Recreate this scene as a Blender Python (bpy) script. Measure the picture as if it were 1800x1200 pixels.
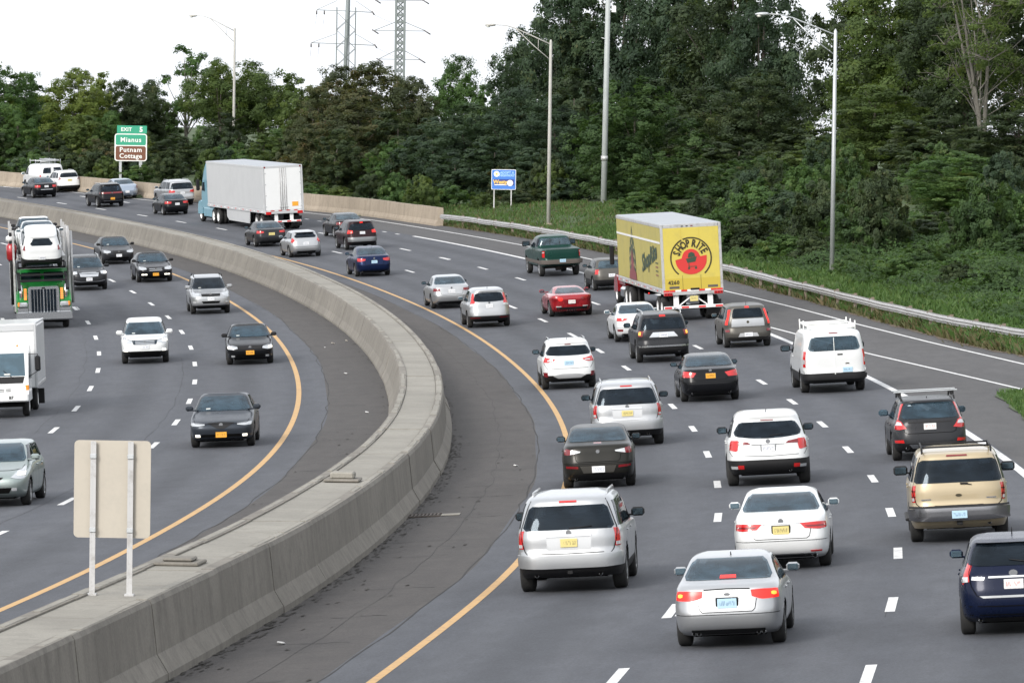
import bpy, bmesh, math, random
import numpy as np
from mathutils import Vector, Matrix, Quaternion

for _o in list(bpy.data.objects):
    bpy.data.objects.remove(_o, do_unlink=True)
SC = bpy.context.scene
COL = SC.collection
R = math.radians
random.seed(7)
RNG = np.random.default_rng(11)

# ------------------------------------------------------------------ camera, sky, sun, exposure
CAM_H = 7.32
HORIZON, ROLL = 320.6, R(0.766)
cam_data = bpy.data.cameras.new('camera')
cam_data.sensor_width = 36.0
cam_data.lens = 8988.97 / 1800 * 36
cam_data.clip_start = 1.0
cam_data.clip_end = 5000
cam = bpy.data.objects.new('camera', cam_data)
COL.objects.link(cam)
_pit = math.atan((600 - HORIZON) / 8988.97)
_f = Vector((0, math.cos(_pit), -math.sin(_pit)))
_u = Vector((0, math.sin(_pit), math.cos(_pit)))
_r = Vector((1, 0, 0))
_rr = math.cos(ROLL) * _r + math.sin(ROLL) * _u
_uu = math.cos(ROLL) * _u - math.sin(ROLL) * _r
_m = Matrix((_rr, _uu, -_f)).transposed().to_4x4()
_m.translation = Vector((0, 0, CAM_H))
cam.matrix_world = _m
SC.camera = cam

SUN_EL, SUN_AZ = R(30), R(213)          # azimuth clockwise from +Y: the light comes from behind and left of the camera
world = bpy.data.worlds.new('World')
SC.world = world
world.use_nodes = True
_nt = world.node_tree
_bg = _nt.nodes['Background']
_sky = _nt.nodes.new('ShaderNodeTexSky')
_sky.sky_type = 'NISHITA'
_sky.sun_disc = False
_sky.sun_elevation = SUN_EL
_sky.sun_rotation = SUN_AZ
_sky.air_density = 1.0
_sky.dust_density = 4.0
_sky.ozone_density = 1.0
_hsv = _nt.nodes.new('ShaderNodeHueSaturation')
_hsv.inputs['Saturation'].default_value = 0.30
_nt.links.new(_sky.outputs[0], _hsv.inputs['Color'])
# an even bright cloud layer over that sky: overcast, the same all the way round
_cl = _nt.nodes.new('ShaderNodeMix'); _cl.data_type = 'RGBA'
_cl.inputs[0].default_value = 0.60
_cl.inputs[7].default_value = (11.6, 12.0, 12.7, 1)
_nt.links.new(_hsv.outputs[0], _cl.inputs[6])
_nt.links.new(_cl.outputs[2], _bg.inputs['Color'])
_bg.inputs['Strength'].default_value = 0.085

_sl = bpy.data.lights.new('sun', 'SUN')
_sl.energy = 1.5
_sl.angle = R(20)
_sl.color = (1.0, 0.95, 0.88)
sun = bpy.data.objects.new('sun', _sl)
COL.objects.link(sun)
_sd = Vector((math.sin(SUN_AZ) * math.cos(SUN_EL), math.cos(SUN_AZ) * math.cos(SUN_EL), math.sin(SUN_EL)))
sun.rotation_euler = _sd.to_track_quat('Z', 'Y').to_euler()
sun.location = (-60, -60, 60)

SC.view_settings.view_transform = 'Standard'
SC.view_settings.look = 'None'
SC.view_settings.gamma = 1.0
SC.view_settings.use_curve_mapping = False
SC.view_settings.exposure = 0.85
SC.render.engine = 'CYCLES'
SC.cycles.max_bounces = 6
SC.cycles.diffuse_bounces = 3
SC.cycles.glossy_bounces = 3
SC.cycles.transparent_max_bounces = 8
SC.cycles.caustics_reflective = False
SC.cycles.caustics_refractive = False
SC.cycles.use_denoising = True

# ------------------------------------------------------------------ road geometry (metres)
KN = np.array([60, 100, 140, 180, 230, 280, 340, 420, 520, 650.])
ZK = np.array([-.0083, 0, -.009, .408, 1.423, 2.674, 4.178, 6.334, 9.0, 12.47])
XK = np.array([-3.435, .266, 1.593, .666, -3.551, -11.419, -26.046, -53.611, -98.01, -168.67])
E_R, E_L, DROP = .0653, .0498, -.194

def _nat(yk, x):
    x = np.asarray(x, float)
    xc = np.clip(x, KN[0], KN[-1])
    m = np.gradient(yk, KN)
    i = np.clip(np.searchsorted(KN, xc) - 1, 0, len(KN) - 2)
    h = KN[i + 1] - KN[i]
    t = (xc - KN[i]) / h
    v = (2*t**3-3*t**2+1)*yk[i]+(t**3-2*t**2+t)*h*m[i]+(-2*t**3+3*t**2)*yk[i+1]+(t**3-t**2)*h*m[i+1]
    return v + np.where(x < KN[0], (x - KN[0]) * m[0], 0) + np.where(x > KN[-1], (x - KN[-1]) * m[-1], 0)

def CX(Y): return _nat(XK, Y)
def CZ(Y): return _nat(ZK, Y)
def CD(Y): return (CX(np.asarray(Y) + .5) - CX(np.asarray(Y) - .5))

def S(Y, off, dz=0.0, side='R'):
    """World points of the carriageway surface at chainage Y, offset off from the right yellow line."""
    Y = np.asarray(Y, float); off = np.asarray(off, float)
    D = CD(Y)
    X = CX(Y) + off * np.sqrt(1 + D * D)
    z = CZ(Y) + (E_R * off if side == 'R' else E_L * off - DROP) + dz
    return np.stack(np.broadcast_arrays(X, Y, z), -1)

def interp(x, xs, ys): return np.interp(x, xs, ys)

def edge_right(Y):
    return interp(Y, [40, 120, 150, 165, 173, 185, 205, 240, 300, 320, 347, 371, 393, 408, 470, 560],
                  [40, 27, 21.5, 18.8, 17.6, 16.5, 15.8, 15.5, 15.2, 14.9, 13.6, 10.4, 9.1, 7.5, 7.0, 7.0])

def terrain(X, Y):
    """Height of the natural ground."""
    X = np.asarray(X, float); Y = np.asarray(Y, float)
    Yc = np.clip(Y, 20, 600)
    D = CD(Yc)
    off = (X - CX(Yc)) / np.sqrt(1 + D * D)
    er = edge_right(Yc)
    d = off - er
    base = CZ(Yc)
    zr = base + E_R * er - .06 + .10 * np.clip(d, 0, 4) + .15 * np.clip(d - 4, 0, 15) + .30 * np.clip(d - 19, 0, 30)
    far = np.clip((Yc - 300) / 60, 0, 1)
    zr_far = base + E_R * er + .25 + .03 * np.clip(d, 0, 60)
    zr = zr * (1 - far) + zr_far * far
    zin = base + E_R * np.clip(off, -4, None) - .5
    zin = np.where(off < -4, base + E_L * off - DROP - .5, zin)
    zl = base + E_L * -24 - DROP - .1 - .05 * np.clip(-24 - off, 0, 40)
    z = np.where(d > .0, zr, np.where(off < -24, zl, zin))
    return z

# ------------------------------------------------------------------ helpers
def mesh_np(name, verts, faces, mats=None, smooth=False, mat_idx=None, uv=None):
    """verts (n,3), faces (m,3|4) arrays -> mesh data, quickly."""
    verts = np.asarray(verts, np.float32); faces = np.asarray(faces, np.int32)
    me = bpy.data.meshes.new(name)
    me.vertices.add(len(verts)); me.vertices.foreach_set('co', verts.ravel())
    k = faces.shape[1]
    me.loops.add(faces.size); me.loops.foreach_set('vertex_index', faces.ravel())
    me.polygons.add(len(faces))
    me.polygons.foreach_set('loop_start', np.arange(0, faces.size, k, dtype=np.int32))
    try:
        me.polygons.foreach_set('loop_total', np.full(len(faces), k, np.int32))
    except Exception:
        pass
    if smooth: me.polygons.foreach_set('use_smooth', np.ones(len(faces), bool))
    for m in (mats or []): me.materials.append(m)
    if mat_idx is not None: me.polygons.foreach_set('material_index', np.asarray(mat_idx, np.int32))
    if uv is not None:
        l = me.uv_layers.new(name='UVMap')
        l.data.foreach_set('uv', np.asarray(uv, np.float32)[faces.ravel()].ravel())
    me.update(calc_edges=True)
    me.validate()
    return me

def link(name, data, parent=None, **props):
    o = bpy.data.objects.new(name, data)
    COL.objects.link(o)
    if parent is not None: o.parent = parent
    for k, v in props.items():
        if v: o[k] = v
    return o

def thing(name, label, category, loc=(0, 0, 0), rotz=0.0, group=None, matrix=None):
    o = bpy.data.objects.new(name, None)
    COL.objects.link(o)
    o.empty_display_size = .3
    if matrix is not None: o.matrix_world = matrix
    else:
        o.location = loc; o.rotation_euler = (0, 0, rotz)
    o['label'] = label; o['category'] = category
    if group: o['group'] = group
    return o

class MB:
    """Collects simple shapes into one mesh."""
    def __init__(self): self.v = []; self.f = []; self.mi = []; self.sm = []; self.n = 0
    def add(self, v, f, mi=0, smooth=False):
        for a in f:
            self.f.append([i + self.n for i in a]); self.mi.append(mi); self.sm.append(smooth)
        self.v.extend([tuple(map(float, p)) for p in v]); self.n = len(self.v)
        return self
    def box(self, c, s, mi=0, rot=None, taper=None, bevel=0):
        x, y, z = (d / 2 for d in s)
        if bevel:
            b = min(bevel, x * .98, y * .98, z * .98)
            v = []
            f = []
            # bevelled box: 24 vertices
            idx = {}
            for sx in (-1, 1):
                for sy in (-1, 1):
                    for sz in (-1, 1):
                        for k, p in enumerate(((sx*x, sy*(y-b), sz*(z-b)), (sx*(x-b), sy*y, sz*(z-b)), (sx*(x-b), sy*(y-b), sz*z))):
                            idx[sx, sy, sz, k] = len(v); v.append(p)
            def q(*a): f.append([idx[i] for i in a])
            for s_ in (-1, 1):
                q((s_,-1,-1,0),(s_,1,-1,0),(s_,1,1,0),(s_,-1,1,0)); q((-1,s_,-1,1),(1,s_,-1,1),(1,s_,1,1),(-1,s_,1,1)); q((-1,-1,s_,2),(1,-1,s_,2),(1,1,s_,2),(-1,1,s_,2))
            for s1 in (-1, 1):
                for s2 in (-1, 1):
                    q((s1,s2,-1,0),(s1,s2,-1,1),(s1,s2,1,1),(s1,s2,1,0)); q((s1,-1,s2,0),(s1,-1,s2,2),(s1,1,s2,2),(s1,1,s2,0)); q((-1,s1,s2,1),(-1,s1,s2,2),(1,s1,s2,2),(1,s1,s2,1))
                    for s3 in (-1, 1): f.append([idx[s1,s2,s3,k] for k in range(3)])
        else:
            v = [(sx*x, sy*y, sz*z) for sz in (-1, 1) for sy in (-1, 1) for sx in (-1, 1)]
            f = [(0,2,3,1),(4,5,7,6),(0,1,5,4),(2,6,7,3),(0,4,6,2),(1,3,7,5)]
        if taper: v = [(p[0]*(taper[0] if p[2] > 0 else 1), p[1]*(taper[1] if p[2] > 0 else 1), p[2]) for p in v]
        if rot is not None: v = [tuple(rot @ Vector(p)) for p in v]
        v = [(p[0]+c[0], p[1]+c[1], p[2]+c[2]) for p in v]
        return self.add(v, f, mi)
    def tube(self, pts, r, n=8, mi=0, smooth=True, cap=True):
        pts = [Vector(p) for p in pts]
        rs = r if isinstance(r, (list, tuple)) else [r] * len(pts)
        v = []; f = []
        up = None
        for i, p in enumerate(pts):
            d = (pts[min(i+1, len(pts)-1)] - pts[max(i-1, 0)]).normalized()
            if up is None:
                up = Vector((0, 0, 1)) if abs(d.z) < .9 else Vector((1, 0, 0))
            a = d.cross(up).normalized(); b = d.cross(a).normalized(); up = -b if False else up
            for k in range(n):
                t = 2 * math.pi * k / n
                v.append(p + (a * math.cos(t) + b * math.sin(t)) * rs[i])
        for i in range(len(pts) - 1):
            for k in range(n):
                f.append((i*n+k, i*n+(k+1) % n, (i+1)*n+(k+1) % n, (i+1)*n+k))
        if cap:
            f.append(tuple(range(n))[::-1]); f.append(tuple((len(pts)-1)*n+k for k in range(n)))
        return self.add(v, f, mi, smooth)
    def prism(self, poly, axis, a, b, mi=0):
        """poly: 2D outline, extruded along axis (0,1,2) from a to b; the 2D coords go to the other two axes in order."""
        n = len(poly); v = []
        for t in (a, b):
            for p in poly:
                q = [0, 0, 0]; q[axis] = t
                o = [i for i in range(3) if i != axis]
                q[o[0]] = p[0]; q[o[1]] = p[1]
                v.append(tuple(q))
        f = [tuple(range(n)), tuple(range(n, 2*n))[::-1]]
        for i in range(n): f.append((i, i+n, (i+1) % n + n, (i+1) % n))
        return self.add(v, f, mi)
    def mesh(self, name, mats):
        me = bpy.data.meshes.new(name)
        me.from_pydata(self.v, [], self.f)
        for m in (mats if isinstance(mats, (list, tuple)) else [mats]): me.materials.append(m)
        me.polygons.foreach_set('material_index', self.mi)
        me.polygons.foreach_set('use_smooth', self.sm)
        bm = bmesh.new(); bm.from_mesh(me); bmesh.ops.recalc_face_normals(bm, faces=bm.faces); bm.to_mesh(me); bm.free()
        me.update()
        return me
    def build(self, name, mats, parent=None, **props):
        return link(name, self.mesh(name, mats), parent, **props)

def text_mesh(name, s, size, mat, bold=0.0, align='CENTER', spacing=1.0, shear=0.0, xscale=1.0, extrude=0.004):
    """Flat lettering in the XZ plane facing -Y, centred on the origin."""
    cu = bpy.data.curves.new('t', 'FONT')
    cu.body = s; cu.size = size; cu.align_x = align; cu.align_y = 'CENTER'
    cu.offset = bold; cu.space_character = spacing; cu.shear = shear; cu.extrude = extrude; cu.resolution_u = 2
    o = bpy.data.objects.new('t', cu); COL.objects.link(o)
    dg = bpy.context.evaluated_depsgraph_get()
    me = bpy.data.meshes.new_from_object(o.evaluated_get(dg))
    bpy.data.objects.remove(o, do_unlink=True); bpy.data.curves.remove(cu)
    me.name = name
    me.transform(Matrix.Rotation(R(90), 4, 'X') @ Matrix.Diagonal((xscale, 1, 1, 1)))
    me.materials.clear(); me.materials.append(mat)
    return me

# ------------------------------------------------------------------ materials
def mat(name, color, rough=.6, metal=0.0, spec=.5, coat=0.0, emit=None, estr=0.0, alpha=1.0):
    m = bpy.data.materials.new(name); m.use_nodes = True
    b = m.node_tree.nodes['Principled BSDF']
    b.inputs['Base Color'].default_value = (*color, 1)
    b.inputs['Roughness'].default_value = rough
    b.inputs['Metallic'].default_value = metal
    b.inputs['Specular IOR Level'].default_value = spec
    b.inputs['Coat Weight'].default_value = coat
    b.inputs['Coat Roughness'].default_value = .04
    if emit:
        b.inputs['Emission Color'].default_value = (*emit, 1); b.inputs['Emission Strength'].default_value = estr
    return m

class NT:
    def __init__(self, m): self.t = m.node_tree; self.b = self.t.nodes['Principled BSDF']
    def n(self, ty, **kw):
        x = self.t.nodes.new(ty)
        for k, v in kw.items():
            if k in ('operation', 'blend_type', 'data_type', 'feature', 'distance', 'attribute_name', 'attribute_type', 'noise_dimensions', 'normalize', 'vector_type', 'interpolation_type', 'mode'): setattr(x, k, v)
        return x
    def l(self, a, b): self.t.links.new(a, b)
    def noise(self, vec, scale, detail=4, rough=.6, dim='3D'):
        x = self.n('ShaderNodeTexNoise'); x.noise_dimensions = dim
        x.inputs['Scale'].default_value = scale; x.inputs['Detail'].default_value = detail; x.inputs['Roughness'].default_value = rough
        if vec is not None: self.l(vec, x.inputs['Vector'])
        return x.outputs['Fac']
    def ramp(self, fac, stops):
        x = self.n('ShaderNodeValToRGB')
        e = x.color_ramp.elements
        while len(e) < len(stops): e.new(.5)
        for a, (p, c) in zip(e, stops):
            a.position = p; a.color = (*c, 1) if len(c) == 3 else c
        self.l(fac, x.inputs[0]); return x.outputs[0]
    def math(self, op, a, b=None, c=None):
        x = self.n('ShaderNodeMath'); x.operation = op
        for i, v in enumerate((a, b, c)):
            if v is None: continue
            if isinstance(v, (int, float)): x.inputs[i].default_value = v
            else: self.l(v, x.inputs[i])
        return x.outputs[0]
    def mix(self, fac, a, b, blend='MIX'):
        x = self.n('ShaderNodeMix'); x.data_type = 'RGBA'; x.blend_type = blend
        for s, v in ((x.inputs[0], fac), (x.inputs[6], a), (x.inputs[7], b)):
            if isinstance(v, (int, float)): s.default_value = v
            elif isinstance(v, tuple): s.default_value = (*v, 1)
            else: self.l(v, s)
        return x.outputs[2]
    def map(self, vec, scale):
        x = self.n('ShaderNodeMapping'); x.inputs['Scale'].default_value = scale; self.l(vec, x.inputs['Vector']); return x.outputs[0]
    def uv(self): return self.n('ShaderNodeUVMap').outputs[0]
    def obj(self): return self.n('ShaderNodeTexCoord').outputs['Object']
    def geo(self): return self.n('ShaderNodeNewGeometry').outputs['Position']
    def bump(self, h, strength, dist=.02):
        x = self.n('ShaderNodeBump'); x.inputs['Strength'].default_value = strength; x.inputs['Distance'].default_value = dist
        self.l(h, x.inputs['Height']); self.l(x.outputs[0], self.b.inputs['Normal'])

def asphalt(name, base, tint, wear=True, off0=0.0, cracks=False):
    """UV: u = offset across the road, v = chainage."""
    m = mat(name, base, .85); t = NT(m)
    uv = t.uv()
    big = t.noise(t.map(uv, (.35, .03, 1)), 1.0, 4)
    mid = t.noise(t.map(uv, (1.4, .5, 1)), 1.0, 5, .65)
    fine = t.noise(t.geo(), 22, 4, .7)
    c = t.mix(t.ramp(big, [(.3, (0, 0, 0)), (.7, (1, 1, 1))]), tuple(x * .84 for x in base), tuple(x * 1.1 for x in base))
    c = t.mix(t.math('MULTIPLY', t.ramp(mid, [(.35, (0, 0, 0)), (.75, (1, 1, 1))]), .45), c, tint)
    if wear:
        sx = t.n('ShaderNodeSeparateXYZ'); t.l(uv, sx.inputs[0])
        # wheel paths: two per 3.66 m lane, polished a little lighter; oil strip between, darker
        ph = t.math('MULTIPLY', t.math('SUBTRACT', sx.outputs[0], off0), 2 * math.pi / 1.83)
        w = t.math('MULTIPLY_ADD', t.math('COSINE', ph), -.5, .5)
        w = t.math('MULTIPLY', w, t.math('MULTIPLY_ADD', big, .8, .2))
        c = t.mix(t.math('MULTIPLY', w, .5), c, tuple(x * y for x, y in zip(base, (1.5, 1.45, 1.36))))
        oil = t.math('MULTIPLY_ADD', t.math('COSINE', t.math('MULTIPLY', t.math('SUBTRACT', sx.outputs[0], off0 + 1.83), 2 * math.pi / 3.66)), .5, .5)
        oil = t.math('POWER', oil, 5.0)
        c = t.mix(t.math('MULTIPLY', oil, .45), c, tuple(x * .58 for x in base))
        strk = t.noise(t.map(uv, (7.0, .05, 1)), 1.0, 3)
        c = t.mix(t.math('MULTIPLY', t.ramp(strk, [(.5, (0, 0, 0)), (.8, (1, 1, 1))]), .25), c, tuple(x * .7 for x in base))
    if cracks:
        v = t.n('ShaderNodeTexVoronoi', feature='DISTANCE_TO_EDGE'); v.inputs['Scale'].default_value = 1.0
        dist = t.n('ShaderNodeTexNoise'); dist.inputs['Scale'].default_value = .8; t.l(uv, dist.inputs['Vector'])
        vm = t.n('ShaderNodeVectorMath', operation='MULTIPLY_ADD'); t.l(dist.outputs['Color'], vm.inputs[0]); vm.inputs[1].default_value = (1.2, 3.0, 0); t.l(uv, vm.inputs[2])
        t.l(t.map(vm.outputs[0], (.30, .17, 1)), v.inputs['Vector'])
        ln = t.ramp(v.outputs['Distance'], [(0, (1, 1, 1)), (.012, (0, 0, 0))])
        gate = t.ramp(t.noise(t.map(uv, (.5, .12, 1)), 1.0, 3), [(.48, (0, 0, 0)), (.62, (1, 1, 1))])
        c = t.mix(t.math('MULTIPLY', t.math('MULTIPLY', ln, gate), .5), c, tuple(x * .35 for x in base))
        st = t.noise(t.map(uv, (.9, 3.2, 1)), 1.0, 4, .7)
        c = t.mix(t.math('MULTIPLY', t.ramp(st, [(.50, (0, 0, 0)), (.72, (1, 1, 1))]), .5), c, tuple(x * .6 for x in base))
    sp = t.ramp(fine, [(.40, (.70, .70, .70)), (.62, (1.2, 1.2, 1.2))])
    c = t.mix(.75, c, sp, 'MULTIPLY')
    blot = t.ramp(t.noise(t.map(uv, (.8, .22, 1)), 2.2, 6, .72), [(.36, (.80, .80, .81)), (.64, (1.14, 1.14, 1.13))])
    c = t.mix(.8, c, blot, 'MULTIPLY')
    t.l(c, t.b.inputs['Base Color'])
    t.bump(fine, .35, .01)
    return m

def concrete(name, base, dark, streak=True):
    m = mat(name, base, .9, spec=.25); t = NT(m)
    g = t.geo()
    a = t.noise(g, .35, 4); b = t.noise(g, 3.5, 5, .7)
    c = t.mix(t.ramp(a, [(.3, (0, 0, 0)), (.7, (1, 1, 1))]), tuple(x * .82 for x in base), tuple(x * 1.08 for x in base))
    c = t.mix(t.math('MULTIPLY', t.ramp(b, [(.5, (0, 0, 0)), (.75, (1, 1, 1))]), .55), c, dark)
    if streak:
        s = t.noise(t.map(g, (2.2, 2.2, .18)), 1.0, 4, .7)
        c = t.mix(t.math('MULTIPLY', t.ramp(s, [(.46, (0, 0, 0)), (.72, (1, 1, 1))]), .42), c, tuple(x * .75 for x in dark))
    c = t.mix(.5, c, t.ramp(t.noise(g, 26, 3, .7), [(.4, (.82, .82, .82)), (.6, (1.1, 1.1, 1.1))]), 'MULTIPLY')
    t.l(c, t.b.inputs['Base Color']); t.bump(b, .3, .02)
    return m

def worn(name, base, dirt, amount=.5, rough=.6, scale=9.0):
    m = mat(name, base, rough); t = NT(m)
    n = t.noise(t.geo(), scale, 5, .75)
    c = t.mix(t.math('MULTIPLY', t.ramp(n, [(.48, (0, 0, 0)), (.68, (1, 1, 1))]), amount), base, dirt)
    t.l(c, t.b.inputs['Base Color'])
    return m

M = {}
M['road'] = asphalt('asphalt', (.062, .067, .080), (.054, .057, .066), True, 0.0)
M['road_l'] = asphalt('asphalt_oncoming', (.062, .067, .080), (.054, .057, .066), True, -8.17)
M['shoulder'] = asphalt('asphalt_shoulder', (.060, .0535, .0500), (.046, .0415, .0385), False, 0, True)
M['ramp'] = asphalt('asphalt_ramp', (.072, .070, .071), (.064, .061, .060), False, 0, False)
M['paint_w'] = worn('road_paint_white', (.66, .66, .65), (.20, .20, .21), .7, .7, 7)
M['paint_y'] = worn('road_paint_yellow', (.50, .305, .12), (.20, .15, .10), .6, .7, 5)
M['crack'] = mat('crack_tar', (.022, .021, .021), .9)
M['concrete'] = concrete('concrete_barrier', (.222, .206, .180), (.115, .107, .095))
M['concrete_top'] = concrete('concrete_slab', (.27, .256, .224), (.165, .157, .140), False)
M['concrete_wall'] = concrete('concrete_parapet', (.36, .305, .24), (.21, .175, .14))
M['galv'] = worn('galvanised_steel', (.50, .50, .50), (.27, .25, .23), .6, .5, 3.0)
M['galv'].node_tree.nodes['Principled BSDF'].inputs['Metallic'].default_value = .45
M['alu'] = mat('aluminium_pole', (.52, .54, .55), .45, .6)
M['pole_dull'] = worn('weathered_pole', (.42, .41, .38), (.30, .29, .26), .5, .6, 1.5)
M['pole_grey'] = worn('grey_green_pole', (.36, .385, .38), (.27, .29, .285), .5, .5, 1.2)
M['wood_post'] = worn('weathered_wood', (.20, .16, .125), (.11, .09, .07), .6, .9, 6)
M['rust'] = mat('rusty_iron', (.10, .085, .075), .8)
M['sign_back'] = worn('sign_back_aluminium', (.46, .42, .355), (.39, .36, .31), .5, .55, 2)
M['soil'] = worn('bare_soil', (.115, .085, .062), (.075, .075, .045), .7, .95, 1.2)

# ------------------------------------------------------------------ ground, roads, markings
def ribbon(name, Ys, o0, o1, nx, dz, side, m, parent=None, kind=None, **props):
    Ys = np.asarray(Ys, float); n = len(Ys)
    a = np.broadcast_to(np.asarray(o0, float), (n,)); b = np.broadcast_to(np.asarray(o1, float), (n,))
    t = np.linspace(0, 1, nx)
    off = a[:, None] * (1 - t) + b[:, None] * t
    YY = np.repeat(Ys[:, None], nx, 1)
    P = S(YY, off, dz, side).reshape(-1, 3)
    i = np.arange(n - 1)[:, None] * nx + np.arange(nx - 1)[None]
    f = np.stack([i, i + 1, i + 1 + nx, i + nx], -1).reshape(-1, 4)
    uv = np.stack([off.ravel(), YY.ravel()], -1)
    me = mesh_np(name, P, f, [m], True, uv=uv)
    return link(name, me, parent, kind=kind, **props)

YY = np.arange(20, 561, 3.0)
# natural ground, one sheet to the horizon
gx = np.concatenate([np.linspace(-1500, -130, 12), np.arange(-120, 121, 2.5), np.linspace(130, 1500, 12)])
gy = np.concatenate([[-900, -500, -250, -100, -40], np.arange(0, 561, 3.0), np.linspace(575, 2600, 24)])
GX, GY = np.meshgrid(gx, gy)
GZ = terrain(GX, GY)
GZ = GZ + .10 * np.sin(GX * .7 + GY * .23) * np.sin(GY * .31 - GX * .2) * (np.abs(GX) < 130)
nx_ = len(gx)
i_ = np.arange(len(gy) - 1)[:, None] * nx_ + np.arange(nx_ - 1)[None]
_g = mat('grassy_soil', (.05, .07, .03), .95); _t = NT(_g)
_n = _t.noise(_t.geo(), .6, 5, .7)
_t.l(_t.ramp(_n, [(.3, (.034, .05, .02)), (.55, (.055, .085, .03)), (.75, (.085, .078, .045))]), _t.b.inputs['Base Color'])
ground = link('ground', mesh_np('ground', np.stack([GX, GY, GZ], -1).reshape(-1, 3), np.stack([i_, i_ + 1, i_ + 1 + nx_, i_ + nx_], -1).reshape(-1, 4), [_g], True), kind='structure')

SEAM_R = -.85 + .06 * np.sin(YY * .21)
road = ribbon('road', YY, SEAM_R, np.minimum(10.98, edge_right(YY)), 12, 0, 'R', M['road'], kind='structure', label='northbound carriageway of dark asphalt with three lanes of cars seen from behind')
road_l = ribbon('road', YY, -26, -7.2 + .05 * np.sin(YY * .17), 12, 0, 'L', M['road_l'], kind='structure', label='oncoming carriageway of dark asphalt left of the barrier')
shoulder = ribbon('paved_shoulder', YY, -3.6, SEAM_R, 5, 0, 'R', M['shoulder'], kind='structure')
shoulder_l = ribbon('paved_shoulder', YY, -7.2 + .05 * np.sin(YY * .17), -4.9, 5, 0, 'L', M['shoulder'], kind='structure')
Yr = YY[YY < 380]
ribbon('exit_lane', Yr, np.minimum(10.98, edge_right(Yr)), edge_right(Yr) + .04, 8, 0, 'R', M['ramp'], kind='structure')
# strip of bare soil and dead weeds under the guardrail
Ys_ = np.arange(150, 318, 2.0)
ribbon('soil_verge', Ys_, edge_right(Ys_) - .05 + .12 * np.sin(Ys_ * 1.3) + .08 * np.sin(Ys_ * 3.1), edge_right(Ys_) + 1.1, 3, .012, 'R', M['soil'], kind='structure')
# grass tip of the gore between the exit lane and the road
Yg_ = np.arange(100, 162, 2.0)
ribbon('grass_gore', Yg_, interp(Yg_, [100, 130, 143, 157, 162], [12.6, 12.6, 12.8, 13.4, 14.1]) + .1 * np.sin(Yg_), interp(Yg_, [100, 130, 143, 157, 162], [21, 16.6, 15.0, 14.3, 14.15]), 6, .03, 'R', _g, kind='structure')

def strip(name, y0, y1, o, w, side, m, parent, n=2, dz=.004):
    Ys = np.linspace(y0, y1, n)
    o = o(Ys) if callable(o) else o
    return ribbon(name, Ys, o - w / 2, o + w / 2, 2, dz, side, m, parent)

A_Y = [61.5, 73.3, 84.9, 97.1, 109.1, 121.6, 135.0, 147.6, 159.9, 171.9, 183.8, 195.75, 207.6, 219.5, 231.3, 243.4, 255.5, 267.6, 279.6, 291.5, 303.4, 315.3, 327.2, 339.3, 351.05, 363.2, 374.7, 386.2, 397, 408, 419, 430]
B_Y = [59.7, 71.8, 83.9, 95.7, 107.8, 120.6, 133.8, 146.5, 159, 171, 183, 194.9, 206.8, 218.7, 230.8, 242.9, 255.1, 267, 278.8, 290.7, 302.7, 314.7, 326.3, 337.8, 349.3, 360.6, 372, 383, 394, 405, 416]
L1_Y = [97.5, 109.5, 121.4, 133.2, 145, 156.7, 168.6, 180.7, 192.4, 204.2, 216, 228.4, 241, 253, 265, 277, 289, 301, 313, 325]
L2_Y = [73.8, 85.8, 97.8, 109.8, 122, 134.5, 146.8, 158.6, 170.5, 182.5, 194.4, 206, 218, 230.5, 242.6, 254.4, 266.4, 278.4, 290.4, 302, 314, 326]
L3_Y = [y + 5 for y in L1_Y]
for ys, o, side, par in ((A_Y, 3.66, 'R', road), (B_Y, 7.32, 'R', road), (L1_Y, -15.49, 'L', road_l), (L2_Y, -11.83, 'L', road_l), (L3_Y, -19.15, 'L', road_l)):
    for y in ys:
        d = float(CD(y)); h = 1.52 / math.sqrt(1 + d * d) * random.uniform(.94, 1.04)
        oo = o + random.uniform(-.02, .02)
        strip('lane_dash', y - h, y + h, oo, .165, side, M['paint_w'], par)
        if random.random() < .05:      # rubbed second coat beside the dash
            strip('lane_dash', y - h * .8, y + h * .9, oo + .14, .045, side, M['paint_w'], par)
strip('edge_line', 22, 540, 0.0, .155, 'R', M['paint_y'], road, 180)
strip('edge_line', 22, 540, -8.17, .165, 'L', M['paint_y'], road_l, 180)
strip('edge_line', 45, 306, 10.81, .22, 'R', M['paint_w'], road, 90)
for y in np.arange(309, 345, 3.6): strip('lane_dash', y, y + 1.0, 10.6, .15, 'R', M['paint_w'], road)
_ol = lambda Y: interp(Y, [110, 140, 159, 173.5, 190, 205, 225, 236, 255, 330, 347, 371, 393, 408, 540], [25, 19.3, 17.3, 16.4, 15.43, 14.75, 14.18, 13.86, 13.5, 13.4, 12.4, 9.3, 8.4, 7.35, 6.9]) - .0
_oly = lambda Y: np.minimum(_ol(Y), edge_right(Y) - .55)
strip('edge_line', 110, 540, _oly, .13, 'R', M['paint_w'], road, 160, .008)
strip('edge_line', 120, 212, lambda Y: interp(Y, [120, 143, 159, 174, 185.6, 200.7, 206, 212], [19.5, 16.1, 14.51, 13.33, 12.43, 11.68, 11.4, 11.05]), .13, 'R', M['paint_w'], road, 40, .008)

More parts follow.
